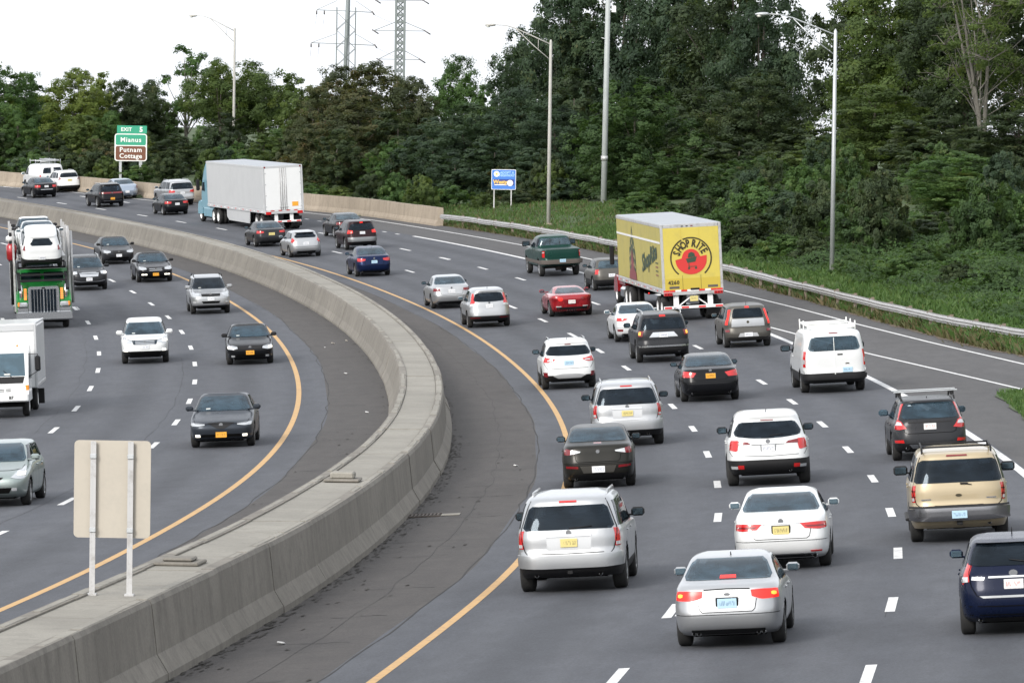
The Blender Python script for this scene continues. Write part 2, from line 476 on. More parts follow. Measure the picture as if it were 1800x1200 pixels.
# tar seams and cracks (thin real strips a few mm above the asphalt)
def wiggle(name, y0, y1, off, w, side, par, seed, amp=.05, step=.8):
    rg = np.random.default_rng(seed)
    Ys = np.arange(y0, y1, step)
    o = off + amp * np.interp(Ys, np.arange(y0 - 5, y1 + 5, 2.3), rg.normal(0, 1, len(np.arange(y0 - 5, y1 + 5, 2.3))))
    ww = w * rg.uniform(.4, 1.3, len(Ys))
    return ribbon(name, Ys, o - ww / 2, o + ww / 2, 2, .004, side, M['crack'], par)
wiggle('tar_seam', 40, 330, -.85, .032, 'R', shoulder, 3, .03)
wiggle('tar_seam', 40, 330, -7.2, .028, 'L', shoulder_l, 4)
wiggle('tar_seam', 40, 300, -1.9, .012, 'R', shoulder, 5, .06)
for _k in range(4):
    _y = RNG.uniform(58, 240); _o = RNG.choice([1.9, 3.4, 5.5, 5.7, 7.1, 9.0]) + RNG.normal(0, .12)
    wiggle('tar_seam', _y, _y + RNG.uniform(1.6, 6), _o, RNG.uniform(.005, .011), 'R', road, 100 + _k, .03)
wiggle('tar_seam', 60, 200, -12.3, .012, 'L', road_l, 7, .03)
wiggle('tar_seam', 60, 240, -16.0, .010, 'L', road_l, 17, .06)
# transverse cracks across the shoulders
_cv, _cf = [], []
def cross_crack(y, o0, o1, side, w):
    k = 9
    o = np.linspace(o0, o1, k); yy = y + np.cumsum(RNG.normal(0, .07, k))
    ww = w * RNG.uniform(.3, 1.2, k)
    P = np.concatenate([S(yy - ww / 2, o, .004, side), S(yy + ww / 2, o, .004, side)])
    b = len(_cv); _cv.extend(P.tolist())
    for i in range(k - 1): _cf.append((b + i, b + i + 1, b + k + i + 1, b + k + i))
for y in np.arange(55, 330, 6.5):
    a = RNG.uniform(-3.2, -2); cross_crack(y + RNG.uniform(-2, 2), a, RNG.uniform(-1.6, -.9), 'R', .05)
    cross_crack(y + RNG.uniform(-2, 2), RNG.uniform(-7.1, -6.6), RNG.uniform(-6, -5.3), 'L', .05)
link('shoulder_cracks', mesh_np('shoulder_cracks', np.array(_cv), np.array(_cf), [M['crack']]), shoulder, kind='stuff')

# ------------------------------------------------------------------ concrete median barrier
PROFILE = [(-5.24, -.25), (-5.24, .02), (-5.10, .30), (-4.93, .93), (-4.90, 1.00), (-4.70, 1.00), (-4.70, .955), (-3.80, .955), (-3.80, 1.00), (-3.60, 1.00), (-3.56, .93), (-3.47, .18), (-3.30, -.10), (-3.28, -.45)]
barrier = thing('median_barrier', 'long curving concrete barrier between the two carriageways', 'barrier', tuple(S(100, -4.25)))
_bi = Vector(barrier.location)
def sweep(name, prof, y0, y1, n, m, parent, origin, jit=0.0, smooth=False):
    Ys = np.linspace(y0, y1, n); k = len(prof)
    V = []
    for y in Ys:
        c, z, d = float(CX(y)), float(CZ(y)), float(CD(y)); q = math.sqrt(1 + d * d)
        V += [(c + o * q - origin[0], y - origin[1], z + h - origin[2]) for o, h in prof]
    F = [(i*k+j, i*k+(j+1) % k, (i+1)*k+(j+1) % k, (i+1)*k+j) for i in range(n-1) for j in range(k)]
    mb = MB(); mb.add(V, F, 0, smooth); mb.add([V[j] for j in range(k)], [tuple(range(k))]); mb.add([V[(n-1)*k+j] for j in range(k)], [tuple(range(k))[::-1]])
    return mb.build(name, m, parent)
y = 40.0
k_ = 0
while y < 545:
    L = 6.1 if y < 330 else 12.2
    j1, j2 = random.uniform(-.012, .012), random.uniform(-.010, .010)
    seg = sweep('barrier_segment', [(o + j1, h + j2) for o, h in PROFILE], y, y + L - .03, 5, M['concrete'], barrier, _bi)
    if y < 330:
        for q in range(2):
            sweep('top_slab', [(-4.69, .93), (-3.81, .93), (-3.81, .972 + j2), (-4.69, .972 + j2)], y + q * 3.05 + .02, y + q * 3.05 + 3.02, 3, M['concrete_top'], barrier, _bi)
    y += L
# chipped pale lips along both rims
for o in (-4.80, -3.70):
    y = 42.0
    while y < 300:
        L = random.uniform(.6, 3.2)
        if random.random() < .75:
            w = random.uniform(.05, .10)
            sweep('rim_lip', [(o - w, .99), (o + w, .99), (o + w * .8, 1.012), (o - w * .8, 1.012)], y, y + L, 3, M['concrete_top'], barrier, _bi)
        y += L + random.uniform(.02, .3)
# line of grit and dead leaves along the foot of the barrier, both sides
_dv, _df = [], []
def grit(o0, o1, side, n, seed):
    rg = np.random.default_rng(seed)
    for _ in range(n):
        y = rg.uniform(60, 290) if rg.random() < .4 else rg.uniform(60, 150); o = o0 + (o1 - o0) * rg.random() ** 2
        w, l = rg.uniform(.02, .09), rg.uniform(.06, .5)
        P = S(np.array([y, y + l, y + l * .9, y + l * .1]), np.array([o, o + w * .3, o + w, o + w * .8]), .005 + rg.uniform(0, .012), side)
        b = len(_dv); _dv.extend(P.tolist()); _df.append((b, b + 1, b + 2, b + 3))
grit(-3.30, -3.02, 'R', 750, 1); grit(-5.22, -5.5, 'L', 600, 2); grit(-3.2, -.9, 'R', 90, 3); grit(-5.4, -7.1, 'L', 70, 4)
link('grit', mesh_np('grit', np.array(_dv), np.array(_df), [mat('grit_dirt', (.030, .026, .021), .95)]), None, kind='stuff', label='dark grit and dead leaves along the barrier foot')
for k in range(9):
    yl = RNG.uniform(70, 230); ol = RNG.choice([RNG.uniform(-3.2, -1.2), RNG.uniform(-7, -5.4)])
    sdl = 'R' if ol > -4 else 'L'
    P = S(yl, ol, .03, sdl)
    lt = link('paper_scrap', MB().box((0, 0, 0), (RNG.uniform(.06, .16), RNG.uniform(.05, .14), .03), bevel=.008).mesh('paper_scrap', M['paint_w'] if k % 3 else M['sign_back']), None, label='small pale scrap of litter on the shoulder', category='litter', group='scraps of litter on the shoulders')
    lt.location = P.tolist(); lt.rotation_euler = (.1, .2, RNG.uniform(0, 3))
# junction boxes on the barrier top
for yb, ob, lb in ((108.0, -4.25, 'pale concrete junction box on the barrier top near the drain'), (84.0, -4.35, 'low dark junction box on the barrier top beside the sign posts')):
    p = S(yb, ob, .95 + .27); p[2] = float(CZ(yb)) + .955
    t_ = thing('junction_box', lb, 'junction box', tuple(p), math.atan(-float(CD(yb))))
    MB().box((0, 0, .05), (.75, .95, .06), bevel=.02).build('base_plate', M['concrete'], t_)
    MB().box((0, 0, .15 if yb > 100 else .11), (.5, .62, .14 if yb > 100 else .06), bevel=.03).build('lid', M['concrete_top'] if yb > 100 else M['concrete'], t_)
# drain grate by the barrier foot
p = S(115, -2.98, .006)
t_ = thing('drain_grate', 'rusty iron drain grate in the shoulder at the barrier foot', 'drain', tuple(p), math.atan(-float(CD(115))))
t_.rotation_euler = (math.atan(float(CZ(116) - CZ(114)) / 2), -math.atan(E_R), math.atan(-float(CD(115))))
MB().box((0, 0, .0), (.78, .78, .01)).build('frame', M['crack'], t_)
for k in range(9): MB().box((-.34 + k * .085, 0, .018), (.035, .74, .03)).build('bar', M['rust'], t_)
for s in (-1, 1): MB().box((0, s * .39, .016), (.82, .06, .03)).build('rim', M['rust'], t_)
MB().box((.62, 0, .008), (.42, .62, .012)).build('apron', M['concrete_top'], t_)

# sign seen from behind on the barrier
def frame_at(Y, off, zoff=0.0):
    return Vector((float(CX(Y)) + off * math.sqrt(1 + float(CD(Y)) ** 2), Y, float(CZ(Y)) + zoff))
t_ = thing('road_sign', 'plain back of a large traffic sign bolted to two posts on the barrier', 'sign', tuple(frame_at(77.6, -4.35, .965)), R(-3))
W2, H2 = .585, .74
zc = 1.62
def rrect(w, h, r, n=5):
    o = []
    for cx, cz, a0 in ((w - r, h - r, 0), (-w + r, h - r, 90), (-w + r, -h + r, 180), (w - r, -h + r, 270)):
        for k in range(n + 1):
            a = R(a0 + 90 * k / n); o.append((cx + r * math.cos(a), cz + r * math.sin(a)))
    return o
MB().prism([(x, z + zc) for x, z in rrect(W2, H2, .07)], 1, .045, .055).build('sign_panel', M['sign_back'], t_)
for x in (-.285, .285):
    post = MB()
    post.box((x, .0, 1.17), (.028, .045, 2.36)); post.box((x - .028, -.02, 1.17), (.03, .008, 2.36)); post.box((x + .028, -.02, 1.17), (.03, .008, 2.36))
    o_ = post.build('post', M['galv'], t_)
    for z in (1.0, 2.12): MB().box((x, -.03, z), (.10, .03, .07), bevel=.008).build('bracket', M['alu'], o_)
    MB().box((x, 0, .02), (.14, .14, .03)).build('base_plate', M['galv'], o_)

# ------------------------------------------------------------------ guardrail on the right
def rail_off(Y): return interp(Y, [120, 140, 158, 172, 183.5, 192.6, 205, 216, 230, 270, 300, 312, 317.5], [29, 24, 21, 19.2, 17.87, 16.8, 16.1, 15.75, 15.5, 15.45, 15.35, 15.0, 14.55])
WB = [(0, .0), (.022, .02), (.022, .05), (-.055, .085), (-.055, .115), (.0, .155), (-.055, .195), (-.055, .225), (.022, .26), (.022, .29), (0, .31)]
guard = thing('guardrail', 'steel crash barrier rail curving along the exit lane below the grass bank', 'guardrail', tuple(S(220, 15.6)))
_gi = Vector(guard.location)
def ground_pt(Y, off):
    c = float(CX(Y)) + off * math.sqrt(1 + float(CD(Y)) ** 2)
    return c, Y, float(terrain(np.array([c]), np.array([Y]))[0])
y = 122.0
post_me = MB().box((.16, 0, .27), (.13, .11, 1.1)).mesh('post', M['wood_post'])
blk_me = MB().box((.05, 0, .61), (.09, .11, .34)).mesh('block', M['wood_post'])
while y < 316:
    L = 3.81; y1 = min(y + L, 317.3)
    V = []
    bend = random.uniform(-.02, .02)
    for q in range(5):
        yy = y + (y1 - y) * (q / 4) + (.02 if q == 4 else 0); o = float(rail_off(yy))
        c, _, _z = ground_pt(yy, o)
        zb = float(CZ(yy) + E_R * min(o, float(edge_right(yy)))) + .46 + bend * math.sin(q / 4 * math.pi)
        V += [(c + a - _gi.x, yy - _gi.y, zb + b - _gi.z) for a, b in WB] + [(c + a + .006 - _gi.x, yy - _gi.y, zb + b - _gi.z) for a, b in WB][::-1]
    k = 2 * len(WB)
    F = [(i*k+j, i*k+(j+1) % k, (i+1)*k+(j+1) % k, (i+1)*k+j) for i in range(4) for j in range(k)]
    mb = MB(); mb.add(V, F, 0, False); mb.build('rail_beam', M['galv'], guard)
    for q in (0,):
        yy = y + L * q
        if yy > 317: continue
        c, _, _z = ground_pt(yy, float(rail_off(yy)))
        zb = float(CZ(yy) + E_R * min(float(rail_off(yy)), float(edge_right(yy))))
        o_ = link('post', post_me, guard); o_.location = (c - _gi.x, yy - _gi.y, zb - _gi.z)
        o_.rotation_euler = (random.uniform(-.03, .03), random.uniform(-.04, .04), 0)
        b_ = link('block', blk_me, o_)
    y = y1

# concrete parapet wall beyond the guardrail
def wall_off(Y): return interp(Y, [317, 335, 347, 371, 393, 408, 470, 560], [14.73, 14.5, 13.5, 10.45, 9.2, 7.55, 7.05, 7.05])
wall = thing('parapet_wall', 'tan concrete parapet wall along the far side of the road', 'wall', tuple(S(340, 14)))
_wi = Vector(wall.location)
y = 317.2
while y < 555:
    L = 6.0; y1 = y + L - .03
    V = []
    jj = random.uniform(-.015, .015)
    for q in range(4):
        yy = y + (y1 - y) * q / 3; o = float(wall_off(yy)); c = float(CX(yy)); qn = math.sqrt(1 + float(CD(yy)) ** 2); z = float(CZ(yy)) + E_R * o
        V += [(c + (o + a) * qn - _wi.x, yy - _wi.y, z + b - _wi.z) for a, b in ((-.2, -.1), (-.17, .12), (-.06, .35), (0, 1.12 + jj), (.28, 1.12 + jj), (.36, -.6))]
    k = 6
    F = [(i*k+j, i*k+(j+1) % k, (i+1)*k+(j+1) % k, (i+1)*k+j) for i in range(3) for j in range(k)] + [tuple(range(k)), tuple(range(3*k, 4*k))[::-1]]
    mb = MB(); mb.add(V, F); mb.build('wall_panel', M['concrete_wall'], wall)
    y += L

# ------------------------------------------------------------------ signs
M['s_green'] = mat('sign_green', (.035, .33, .20), .45)
M['s_brown'] = mat('sign_brown', (.17, .065, .035), .45)
M['s_white'] = mat('sign_white', (.82, .83, .80), .5)
M['s_blue'] = mat('sign_blue', (.05, .19, .62), .45)
M['s_blue2'] = mat('sign_dark_blue', (.025, .045, .24), .45)
M['s_gold'] = mat('sign_gold', (.75, .50, .12), .5)
M['s_cyan'] = mat('sign_pale_blue', (.30, .52, .80), .5)
def gz(X, Y): return float(terrain(np.array([X]), np.array([Y]))[0])
ex = -30.15
t_ = thing('exit_sign', 'green and brown exit sign on two posts behind the parapet wall', 'sign', (ex, 402, 0), R(3))
_z0 = gz(ex, 402)
for x, w in ((-.80, .20), (.78, .24)):
    MB().box((x, .10, (_z0 + 10.4) / 2), (w, .16, 10.4 - _z0)).build('post', M['alu'], t_)
b_ = MB(); b_.prism([(x, z + 9.655) for x, z in rrect(1.27, 1.08, .22)], 1, -.05, 0); pn = b_.build('sign_panel', M['s_white'], t_)
MB().prism([(x, z + 10.245) for x, z in rrect(1.18, .41, .12)], 1, -.058, -.051).build('green_field', M['s_green'], pn)
MB().prism([(x, z + 9.205) for x, z in rrect(1.18, .55, .15)], 1, -.058, -.051).build('brown_field', M['s_brown'], pn)
tab = MB().prism([(x + .08, z + 11.06) for x, z in rrect(1.17, .31, .05)], 1, -.05, 0).build('exit_tab', M['s_green'], t_)
def put_text(s, size, m, parent, loc, bold=0, sp=1.0, xs=1.0, shear=0, name='lettering', rot=None):
    o = link(name, text_mesh(name, s, size, m, bold, 'CENTER', sp, shear, xs), parent)
    o.location = loc
    if rot is not None: o.rotation_euler = rot
    return o
put_text('EXIT', .40, M['s_white'], tab, (-.36, -.058, 11.05), .010, 1.05)
put_text('5', .54, M['s_white'], tab, (.80, -.058, 11.05), .022)
put_text('Mianus', .52, M['s_white'], pn, (0, -.066, 10.24), .010, 1.14)
put_text('Putnam', .52, M['s_white'], pn, (0, -.066, 9.46), .009, 1.14)
put_text('Cottage', .52, M['s_white'], pn, (0, -.066, 8.97), .009, 1.06)

t_ = thing('adoption_sign', 'blue highway adoption sign on two thin posts behind the guardrail', 'sign', (-.68, 332, 0), R(-6))
_z0 = gz(-.68, 332)
for x in (-.62, .50):
    MB().box((x, .04, (_z0 + 7.2) / 2), (.075, .06, 7.2 - _z0)).build('post', M['galv'], t_)
pn = MB().prism([(x, z + 7.49) for x, z in rrect(.80, .655, .07)], 1, -.02, .01).build('sign_panel', M['s_white'], t_)
MB().prism([(x, z + 7.49) for x, z in rrect(.765, .62, .05)], 1, -.028, -.021).build('blue_field', M['s_blue'], pn)
MB().prism([(x + .03, z + 7.31) for x, z in rrect(.66, .20, .02)], 1, -.034, -.029).build('dark_field', M['s_blue2'], pn)
def disc(r, n=20): return [(r * math.cos(2 * math.pi * k / n), r * math.sin(2 * math.pi * k / n)) for k in range(n)]
emb = MB().prism([(x - .46, z + 7.85) for x, z in disc(.19)], 1, -.036, -.029).build('emblem', M['s_white'], pn)
MB().prism([(x - .46, z + 7.85) for x, z in disc(.07)], 1, -.040, -.037).build('emblem_center', M['s_gold'], emb)
MB().prism([(x + .42, z + 7.27) for x, z in disc(.20)], 1, -.042, -.035).build('emblem', M['s_white'], pn)
put_text('ADOPT A', .21, M['s_cyan'], pn, (.22, -.034, 7.93), .012)
put_text('HIGHWAY', .21, M['s_cyan'], pn, (.22, -.034, 7.75), .012)
put_text('Westy', .34, M['s_gold'], pn, (-.22, -.042, 7.33), .015)
MB().box((-.2, -.04, 7.15), (.8, .006, .06)).build('white_line', M['s_white'], pn)

# ------------------------------------------------------------------ lamp posts and tall pole
M['lamp_glass'] = mat('lamp_lens', (.55, .55, .5), .25)
def lamp_post(label, X, Y, zb, zt, arm, rise, m, rotz=0.0, r=.115, brace=True):
    t = thing('street_lamp', label, 'street lamp', (X, Y, zb), rotz, 'street lamps along the road')
    h = zt - zb
    MB().tube([(0, 0, -.6), (0, 0, h * .5), (0, 0, h - .12), (0, 0, h)], [r, r * .85, r * .68, r * .2], 12).build('pole', m, t)
    MB().box((0, 0, .06), (.5, .5, .35), bevel=.05).build('base', M['concrete_wall'], t)
    a0 = h - .30
    pts = [(0, 0, a0), (-arm * .30, 0, a0 + rise * .40), (-arm * .62, 0, a0 + rise * .82), (-arm * .80, 0, a0 + rise * .98), (-arm, 0, a0 + rise)]
    am = MB(); am.tube(pts, [.042, .036, .030, .026, .024], 8)
    am.build('arm', m, t)
    if brace:
        MB().tube([(0, 0, a0 - .95), (-arm * .30, 0, a0 - .95 + rise * .75), (-arm * .62, 0, a0 + rise * .80)], .026, 8).tube([(-arm * .22, 0, a0 - .38), (-arm * .22, 0, a0 + rise * .3)], .02, 6).build('brace', m, t)
    hd = MB()
    hp = []
    for k in range(7):
        u = k / 6
        rr = .17 * math.sin(math.pi * min(1, .18 + u * .75)) ** .6
        hp.append(((-arm - .62 * u + .05, 0, a0 + rise + .0 - .02 * u), rr))
    v = []; f = []
    n = 10
    for (px, py, pz), rr in hp:
        for k in range(n):
            a = 2 * math.pi * k / n
            v.append((px, rr * math.cos(a), pz + .55 * rr * math.sin(a)))
    for i in range(6):
        for k in range(n): f.append((i*n+k, i*n+(k+1) % n, (i+1)*n+(k+1) % n, (i+1)*n+k))
    f += [tuple(range(n))[::-1], tuple(6*n+k for k in range(n))]
    hd.add(v, f, 0, True)
    ho = hd.build('lamp_head', m, t)
    MB().tube([(-arm - .38, 0, a0 + rise - .06), (-arm - .38, 0, a0 + rise - .16)], [.13, .09], 10).build('lens', M['lamp_glass'], ho)
    return t
lamp_post('bright aluminium street lamp on the grass bank behind the white van, nearest of the lamps', 15.06, 241.5, 3.05, 14.75, 3.25, .95, M['alu'], R(4))
lamp_post('weathered street lamp between the blue adoption sign and the vine covered trees', 2.1, 308.7, 4.65, 15.95, 3.45, 1.15, M['pole_dull'], R(-8), .125)
lamp_post('street lamp standing behind the parapet wall beside the white semi trailer', -23.35, 425, 7.6, 19.85, 3.4, 1.25, M['pole_dull'], R(-14), .13)
t_ = thing('utility_pole', 'tall thick silver pole with a small box rising out of the vines', 'pole', (5.78, 330, 5.6))
MB().tube([(0, 0, -.6), (.06, 0, 7), (.16, 0, 18)], [.20, .18, .15], 14).build('pole', M['pole_grey'], t_)
MB().box((.5, .1, 12.95), (.28, .3, .42), bevel=.02).build('equipment_box', M['s_white'], t_)
MB().tube([(.1, 0, 11.0), (-.28, 0, 11.1)], .03, 6).build('bracket', M['alu'], t_)
MB().tube([(.02, 0, 3.2), (.02, 0, 3.5)], .23, 14).build('band', M['galv'], t_)

# ------------------------------------------------------------------ lattice pylons far behind the trees
M['steel'] = mat('pylon_steel', (.20, .225, .225), .6, .3)
M['insul'] = mat('insulator', (.10, .09, .09), .4)
t_ = thing('lattice_pylon', 'slender lattice pylon with wide cross arms and a round mast in its middle', 'pylon', (-23.25, 700, 10))
mb = MB()
for sx in (-1.28, 1.28):
    for sy in (-1.28, 1.28): mb.tube([(sx, sy, -4), (sx, sy, 20.9 - (0 if sy < 0 else .0))], .045, 5)
for sy in (-1.28, 1.28):
    z = 8.0
    while z < 20:
        mb.tube([(-1.28, sy, z), (1.28, sy, z + 2.4)], .035, 4); mb.tube([(1.28, sy, z), (-1.28, sy, z + 2.4)], .035, 4)
        z += 2.45
mb.build('lattice_frame', M['steel'], t_)
MB().tube([(-.2, 0, -4), (0, 0, 14), (.3, 0, 27)], [.30, .28, .25], 10).tube([(.35, .1, -4), (.45, .1, 27)], .10, 6).build('mast', M['steel'], t_)
for z, x0, x1 in ((20.4, -4.05, 3.6), (15.9, -4.75, 4.0)):
    MB().tube([(x0, 0, z + .1), (0, 0, z), (x1, 0, z - .15)], .055, 6).tube([(x0, 0, z + .1), (-1.28, 0, z + 1.4)], .03, 4).tube([(x1, 0, z - .15), (1.28, 0, z + 1.4)], .03, 4).build('cross_arm', M['steel'], t_)
    for x in (x0, x0 + 1.05, x1 - .1):
        MB().tube([(x, 0, z), (x + (.35 if x > 0 else 0), 0, z - .5)], .11, 6).build('insulator', M['insul'], t_)
        MB().tube([(x + (.35 if x > 0 else 0), 0, z - .5), (x + (3 if x > 0 else 0), -12 if x > 0 else -3, z - 1.9)], .02, 4).build('cable', M['insul'], t_)
t_ = thing('lattice_pylon', 'pylon with a dense perforated square shaft, right of the slender pylon', 'pylon', (-15.85, 700, 10))
mb = MB()
for sx in (-.58, .58):
    for sy in (-.58, .58): mb.box((sx, sy, 10), (.30, .30, 28))
z = 0.0
while z < 23.5:
    for s in (-.58, .58):
        mb.box((0, s, z), (1.1, .12, .34)); mb.box((s, 0, z), (.12, 1.1, .34))
        mb.tube([(-.5, s, z), (.5, s, z + .95)], .07, 4); mb.tube([(.5, s, z), (-.5, s, z + .95)], .07, 4)
    z += .95
mb.build('shaft', M['steel'], t_)
for z, w in ((17.8, 3.55), (13.9, 2.9), (21.95, 3.3)):
    MB().tube([(-w, 0, z), (w, 0, z)], .045, 6).tube([(-w, 0, z), (-.6, 0, z + 1.2)], .04, 4).tube([(w, 0, z), (.6, 0, z + 1.2)], .04, 4).build('cross_arm', M['steel'], t_)
    for s in (-1, 1): MB().tube([(s * w - .3, 0, z + .1), (s * w + .6, 0, z - .45)], .10, 6).build('insulator', M['insul'], t_)


# ------------------------------------------------------------------ foliage
def foliage_mat(name, stops, trans=.42):
    m = bpy.data.materials.new(name); m.use_nodes = True
    t = NT(m); b = t.b
    at = t.n('ShaderNodeAttribute', attribute_name='tint')
    oi = t.n('ShaderNodeObjectInfo')
    f = t.math('ADD', at.outputs['Fac'], t.math('MULTIPLY_ADD', oi.outputs['Random'], .24, -.12))
    c = t.ramp(f, stops)
    t.l(c, b.inputs['Base Color'])
    b.inputs['Roughness'].default_value = .62; b.inputs['Specular IOR Level'].default_value = .28
    tr = t.n('ShaderNodeBsdfTranslucent'); t.l(t.mix(1.0, c, (1.5, 1.45, .9), 'MULTIPLY'), tr.inputs['Color'])
    mx = t.n('ShaderNodeMixShader'); mx.inputs[0].default_value = trans
    t.l(b.outputs[0], mx.inputs[1]); t.l(tr.outputs[0], mx.inputs[2])
    t.l(mx.outputs[0], t.t.nodes['Material Output'].inputs['Surface'])
    return m
FOL = {
    'dark': foliage_mat('leaves_dark_green', [(0, (.026, .042, .020)), (.5, (.047, .072, .032)), (.85, (.078, .104, .042)), (1, (.12, .12, .055))]),
    'blue': foliage_mat('leaves_blue_green', [(0, (.026, .046, .028)), (.5, (.045, .077, .043)), (.85, (.072, .110, .055)), (1, (.11, .125, .06))]),
    'mid': foliage_mat('leaves_mid_green', [(0, (.036, .072, .023)), (.5, (.068, .130, .038)), (.85, (.110, .178, .052)), (1, (.16, .18, .065))]),
    'yellow': foliage_mat('leaves_yellow_green', [(0, (.065, .10, .022)), (.5, (.125, .170, .036)), (.85, (.19, .215, .05)), (1, (.24, .21, .06))]),
    'olive': foliage_mat('leaves_olive', [(0, (.044, .072, .022)), (.5, (.084, .128, .036)), (.85, (.135, .176, .050)), (1, (.18, .165, .065))]),
    'brown': foliage_mat('leaves_turning_brown', [(0, (.034, .046, .024)), (.45, (.062, .080, .035)), (.75, (.096, .098, .042)), (.9, (.13, .098, .048)), (1, (.17, .098, .05))]),
    'vine': foliage_mat('leaves_vine', [(0, (.028, .056, .021)), (.5, (.054, .100, .032)), (.85, (.085, .138, .044)), (.95, (.13, .14, .06)), (1, (.18, .14, .08))]),
}
BARK = worn('bark', (.105, .090, .075), (.05, .045, .038), .7, .95, 3.0)
BARK_P = worn('pale_bark', (.16, .15, .13), (.09, .083, .072), .7, .95, 3.0)

def leaf_mesh(name, C, Nrm, size, tint, m, aspect=.62, rng=RNG):
    n = len(C)
    Nrm = Nrm / np.linalg.norm(Nrm, axis=1, keepdims=True)
    r = rng.normal(size=(n, 3))
    a = np.cross(Nrm, r); a /= np.linalg.norm(a, axis=1, keepdims=True) + 1e-9
    b = np.cross(Nrm, a)
    s = np.asarray(size)[:, None] * .5
    k = rng.uniform(-.25, .25, (n, 1))
    v = np.stack([C - a * s, C + b * s * aspect + a * s * k, C + a * s + Nrm * s * .12, C - b * s * aspect + a * s * k], 1).reshape(-1, 3)
    f = np.arange(4 * n).reshape(-1, 4)
    me = mesh_np(name, v, f, [m])
    at = me.attributes.new('tint', 'FLOAT', 'FACE')
    at.data.foreach_set('value', np.asarray(tint, np.float32))
    return me

def unit(n, rng):
    d = rng.normal(size=(n, 3)); return d / np.linalg.norm(d, axis=1, keepdims=True)

def lobes(H, W, zlo, n, rng, rk=.27, lump=1.0):
    """Large rounded masses that make up a crown: a core column and lobes around it."""
    out = []
    hc = H - zlo
    for k in range(n):
        u = (k + rng.uniform(.2, .8)) / n
        prof = math.sin(math.pi * min(1, u * .80 + .16)) ** .6
        a = k * 2.4 + rng.uniform(-.5, .5)
        r = W * rk * rng.uniform(.72, 1.2) * (1.05 - .42 * u)
        rad = max(0, W / 2 * prof - r * .8) * rng.uniform(.6, 1.08) * lump
        z = zlo + r * .55 + u * (hc - r * 1.35)
        out.append(((rad * math.cos(a), rad * math.sin(a), z), r))
    for k in range(max(2, n // 4)):
        u = (k + .5) / max(2, n // 4)
        out.append(((rng.normal(0, W * .05), rng.normal(0, W * .05), zlo + hc * (.15 + .6 * u)), W * rk * .95))
    return out

def lobe_leaves(lb, total, leaf, rng, flat=.9, clump=.42, fill=.78):
    """Leaves in small twig clumps over the outside of every lobe."""
    w = np.array([r ** 2 for c, r in lb]); w /= w.sum()
    Cs, Ns, Ts, Ss = [], [], [], []
    for (c, r), q in zip(lb, w):
        n = max(30, int(total * q)); nc = max(8, int(n / 85))
        d = unit(nc, rng)
        d[:, 2] = np.where(d[:, 2] < -.7, -d[:, 2], d[:, 2])
        cp = np.asarray(c) + d * (r * (fill + (1.06 - fill) * rng.uniform(0, 1, nc) ** .6))[:, None] * np.array([1, 1, flat])
        cr = clump * rng.uniform(.6, 1.35, nc) * (r / 1.6) ** .5
        ct = np.clip(rng.normal(0, .085) + rng.normal(.47, .11, nc), 0, 1)
        j = rng.integers(0, nc, n)
        e = unit(n, rng)
        rr = cr[j] * rng.uniform(.15, 1.15, n) ** .7
        p = cp[j] + e * rr[:, None] * np.array([1.0, 1.0, .95])
        nn = d[j] * 1.15 + e * .55 + rng.normal(0, .30, (n, 3)) + np.array([0, 0, .12])
        Cs.append(p); Ns.append(nn); Ts.append(np.clip(ct[j] + rng.normal(0, .09, n), 0, 1)); Ss.append(leaf * rng.uniform(.55, 1.4, n))
    return np.concatenate(Cs), np.concatenate(Ns), np.concatenate(Ss), np.concatenate(Ts)

def limbs(mb, H, W, blobs, rng, r0, fork=.3, every=2, lean=(0, 0)):
    top = (lean[0], lean[1], H * .78)
    pts = [(0, 0, -.6), (lean[0] * .1 + rng.normal(0, .05), rng.normal(0, .05), H * .2), (lean[0] * .5 + rng.normal(0, .12), rng.normal(0, .12), H * .5), top]
    mb.tube(pts, [r0 * 1.25, r0, r0 * .65, r0 * .2], 8)
    for (c, r) in blobs[::every]:
        u = min(.9, max(fork, c[2] / H * .72)) ; zz = u * H * .85
        s = (lean[0] * u * .7, lean[1] * u * .7, zz * .8)
        m_ = (s[0] * .5 + c[0] * .5 + rng.normal(0, .12), s[1] * .5 + c[1] * .5 + rng.normal(0, .12), s[2] * .45 + c[2] * .55 + .1)
        mb.tube([s, m_, c], [r0 * .42 * (1 - .5 * u), r0 * .24, r0 * .07], 5, cap=False)

